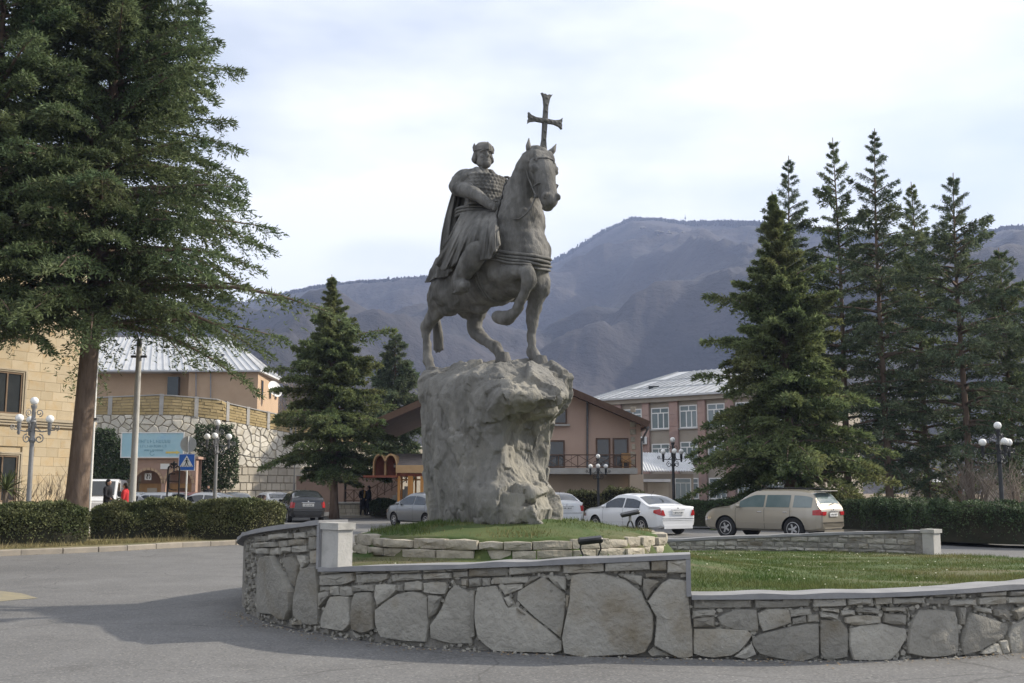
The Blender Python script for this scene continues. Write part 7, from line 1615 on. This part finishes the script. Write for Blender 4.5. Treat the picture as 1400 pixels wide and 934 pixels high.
# ================================================================== people
material('skin', (.42, .26, .19), (.46, .29, .21), 4, .6); material('hair_dark', (.02, .016, .013), (.035, .028, .022), 8, .7)
for nm, c in (('cloth_black', (.014, .014, .017)), ('cloth_navy', (.02, .023, .035)), ('cloth_red', (.42, .03, .035)), ('cloth_mustard', (.42, .24, .05)), ('cloth_grey', (.10, .10, .105))): material(nm, c, tuple(k*1.3 for k in c), 6, .9, .3, 30)
def person(label, x, y, z, h, yaw, coat, legs, scarf=None, arms=((.12, .0), (.12, .0)), stride=.08, long=False, hair='hair_dark', hood=False):
    k = h/1.72; o = thing('person', label, 'person', (x, y, z), yaw); V3 = lambda a, b, c: Vector((a*k, b*k, c*k))   # x forward, y left
    b = MB()
    limb(b, [(V3(0, 0, .95), .12*k), (V3(0, 0, 1.1), .125*k), (V3(.01, 0, 1.28), .14*k), (V3(0, 0, 1.42), .10*k), (V3(.01, 0, 1.50), .052*k), (V3(.02, 0, 1.56), .052*k)], 12)
    b.ball(V3(.03, 0, 1.63), (.092*k, .075*k, .115*k), 14, 10); b.ball(V3(.06, 0, 1.57), (.055*k, .05*k, .05*k), 10, 8); limb(b, [(V3(.115, 0, 1.635), .012*k), (V3(.135, 0, 1.605), .018*k)], 6)
    for sg in (-1, 1):
        b.ball(V3(.03, sg*.078, 1.625), (.02*k, .012*k, .03*k), 6, 5); b.ball(V3(.105, sg*.03, 1.645), .014*k, 6, 5)
        st_x = stride*sg; hp = V3(0, sg*.09, .92); kn = V3(.02+st_x*.5, sg*.095, .5); an = V3(st_x, sg*.10, .09); limb(b, [(hp, .085*k), (kn, .058*k), (kn.lerp(an, .4), .055*k), (an, .04*k), (an+V3(.0, 0, -.05), .042*k)], 10); limb(b, [(an+V3(-.03, 0, -.055), .036*k), (an+V3(.15, 0, -.06), .032*k)], 8)
        fx, sp_ = arms[(sg+1)//2]; sh_ = V3(0, sg*.19, 1.38); el = V3(fx*.3-.02, sg*(.23+sp_*.3), 1.12); wr_ = V3(fx+.02, sg*(.22+sp_*.1), .90+fx*.6); limb(b, [(V3(0, sg*.12, 1.38), .07*k), (sh_, .062*k), (el, .046*k), (wr_, .03*k)], 10)
        dr_ = (wr_-el).normalized(); b.ball(wr_+dr_*.05*k, (.035*k, .02*k, .045*k), 8, 6)
        for f in range(4): q = wr_+dr_*.08*k+V3((f-1.5)*.017, 0, 0); b.tube([q, q+dr_*.035*k, q+dr_*.06*k-V3(0, sg*.015, 0)], .008*k, 5)
        q = wr_+dr_*.04*k+V3(.03, 0, 0); b.tube([q, q+dr_*.04*k+V3(.015, 0, 0)], .009*k, 5)
    me = remesh(b, .016*k, 2, 'body'); put('body', me, 'skin', o)
    c = MB(); hem = .52 if long else .82
    limb(c, [(V3(0, 0, hem), (.20 if long else .165)*k), (V3(0, 0, .98), .165*k), (V3(0, 0, 1.15), .155*k), (V3(.01, 0, 1.3), .165*k), (V3(0, 0, 1.42), .115*k), (V3(0, 0, 1.48), .075*k)], 14)
    for sg in (-1, 1):
        fx, sp_ = arms[(sg+1)//2]; sh_ = V3(0, sg*.19, 1.38); el = V3(fx*.3-.02, sg*(.23+sp_*.3), 1.12); wr_ = V3(fx+.02, sg*(.22+sp_*.1), .90+fx*.6); limb(c, [(V3(0, sg*.11, 1.38), .09*k), (sh_, .08*k), (el, .064*k), (wr_.lerp(el, .06), .048*k)], 10)
    put('coat', remesh(c, .02*k, 2, 'coat'), coat, o)
    t = MB()
    for sg in (-1, 1):
        st_x = stride*sg; hp = V3(0, sg*.09, .92); kn = V3(.02+st_x*.5, sg*.095, .5); an = V3(st_x, sg*.10, .10); limb(t, [(hp, .10*k), (kn, .075*k), (an, .06*k)], 10)
    put('trousers', remesh(t, .018*k, 1, 'trousers'), legs, o)
    for sg in (-1, 1): s_ = MB(); an = V3(stride*sg, sg*.10, .0); s_.ball(an+V3(.05, 0, .035), (.14*k, .05*k, .045*k), 10, 6); s_.build('shoe', 'cloth_black', o, True)
    hm = MB(); hm.ball(V3(.005, 0, 1.665), (.105*k, .09*k, .10*k), 14, 10); hm.ball(V3(-.035, 0, 1.61), (.075*k, .085*k, .11*k), 12, 8); put('hair' if not hood else 'hood', remesh(hm, .016*k, 1, 'hair'), hair, o)
    if scarf: s_ = MB(); limb(s_, [(V3(.12, .05, 1.42), .05*k), (V3(.17, .03, 1.25), .06*k), (V3(.17, .0, 1.08), .05*k)], 8); put('scarf', remesh(s_, .018*k, 1, 'scarf'), scarf, o)
    return o
p = gr(496.5, 708); person('person in a long black coat with a mustard scarf facing a companion', xat(496.5, 65), 65, .12, 1.68, R(-60), 'cloth_black', 'cloth_black', 'cloth_mustard', long=True, arms=((.2, 0), (.05, 0)))
person('person in a dark navy coat standing beside the mustard-scarfed one', xat(504.5, 65), 65, .12, 1.70, R(190), 'cloth_navy', 'cloth_black', long=True)
person('person in a black hooded jacket beside the huge cedar', xat(147.5, 44), 44, .25, 1.74, R(-10), 'cloth_black', 'cloth_black', hood=True, hair='cloth_black', arms=((.2, 0), (.1, 0)))
person('person in a bright red coat walking past the pale pole', xat(172, 42.5), 42.5, .2, 1.64, R(175), 'cloth_red', 'cloth_black', stride=.16, long=True, arms=((.1, 0), (.15, 0)))
person('person with dark hair behind the silver saloon, head only showing', xat(285, 68), 68, .15, 1.72, R(-90), 'cloth_black', 'cloth_black')

# ================================================================== air: one even box of haze round everything
hz = MB(); hz.box((0, 1150, 345), (9400, 4900, 704)); ho = hz.build('haze', None); hm = bpy.data.materials.new('haze'); hm.use_nodes = True; t = hm.node_tree; t.nodes.clear(); o_ = t.nodes.new('ShaderNodeOutputMaterial'); pv = t.nodes.new('ShaderNodeVolumePrincipled')
pv.inputs['Color'].default_value = (.50, .63, 1.0, 1); pv.inputs['Density'].default_value = .00021; pv.inputs['Anisotropy'].default_value = .1
t.links.new(pv.outputs[0], o_.inputs['Volume']); ho.data.materials.append(hm); tag(ho, 'thin blue winter haze filling the valley', 'haze', kind='stuff')
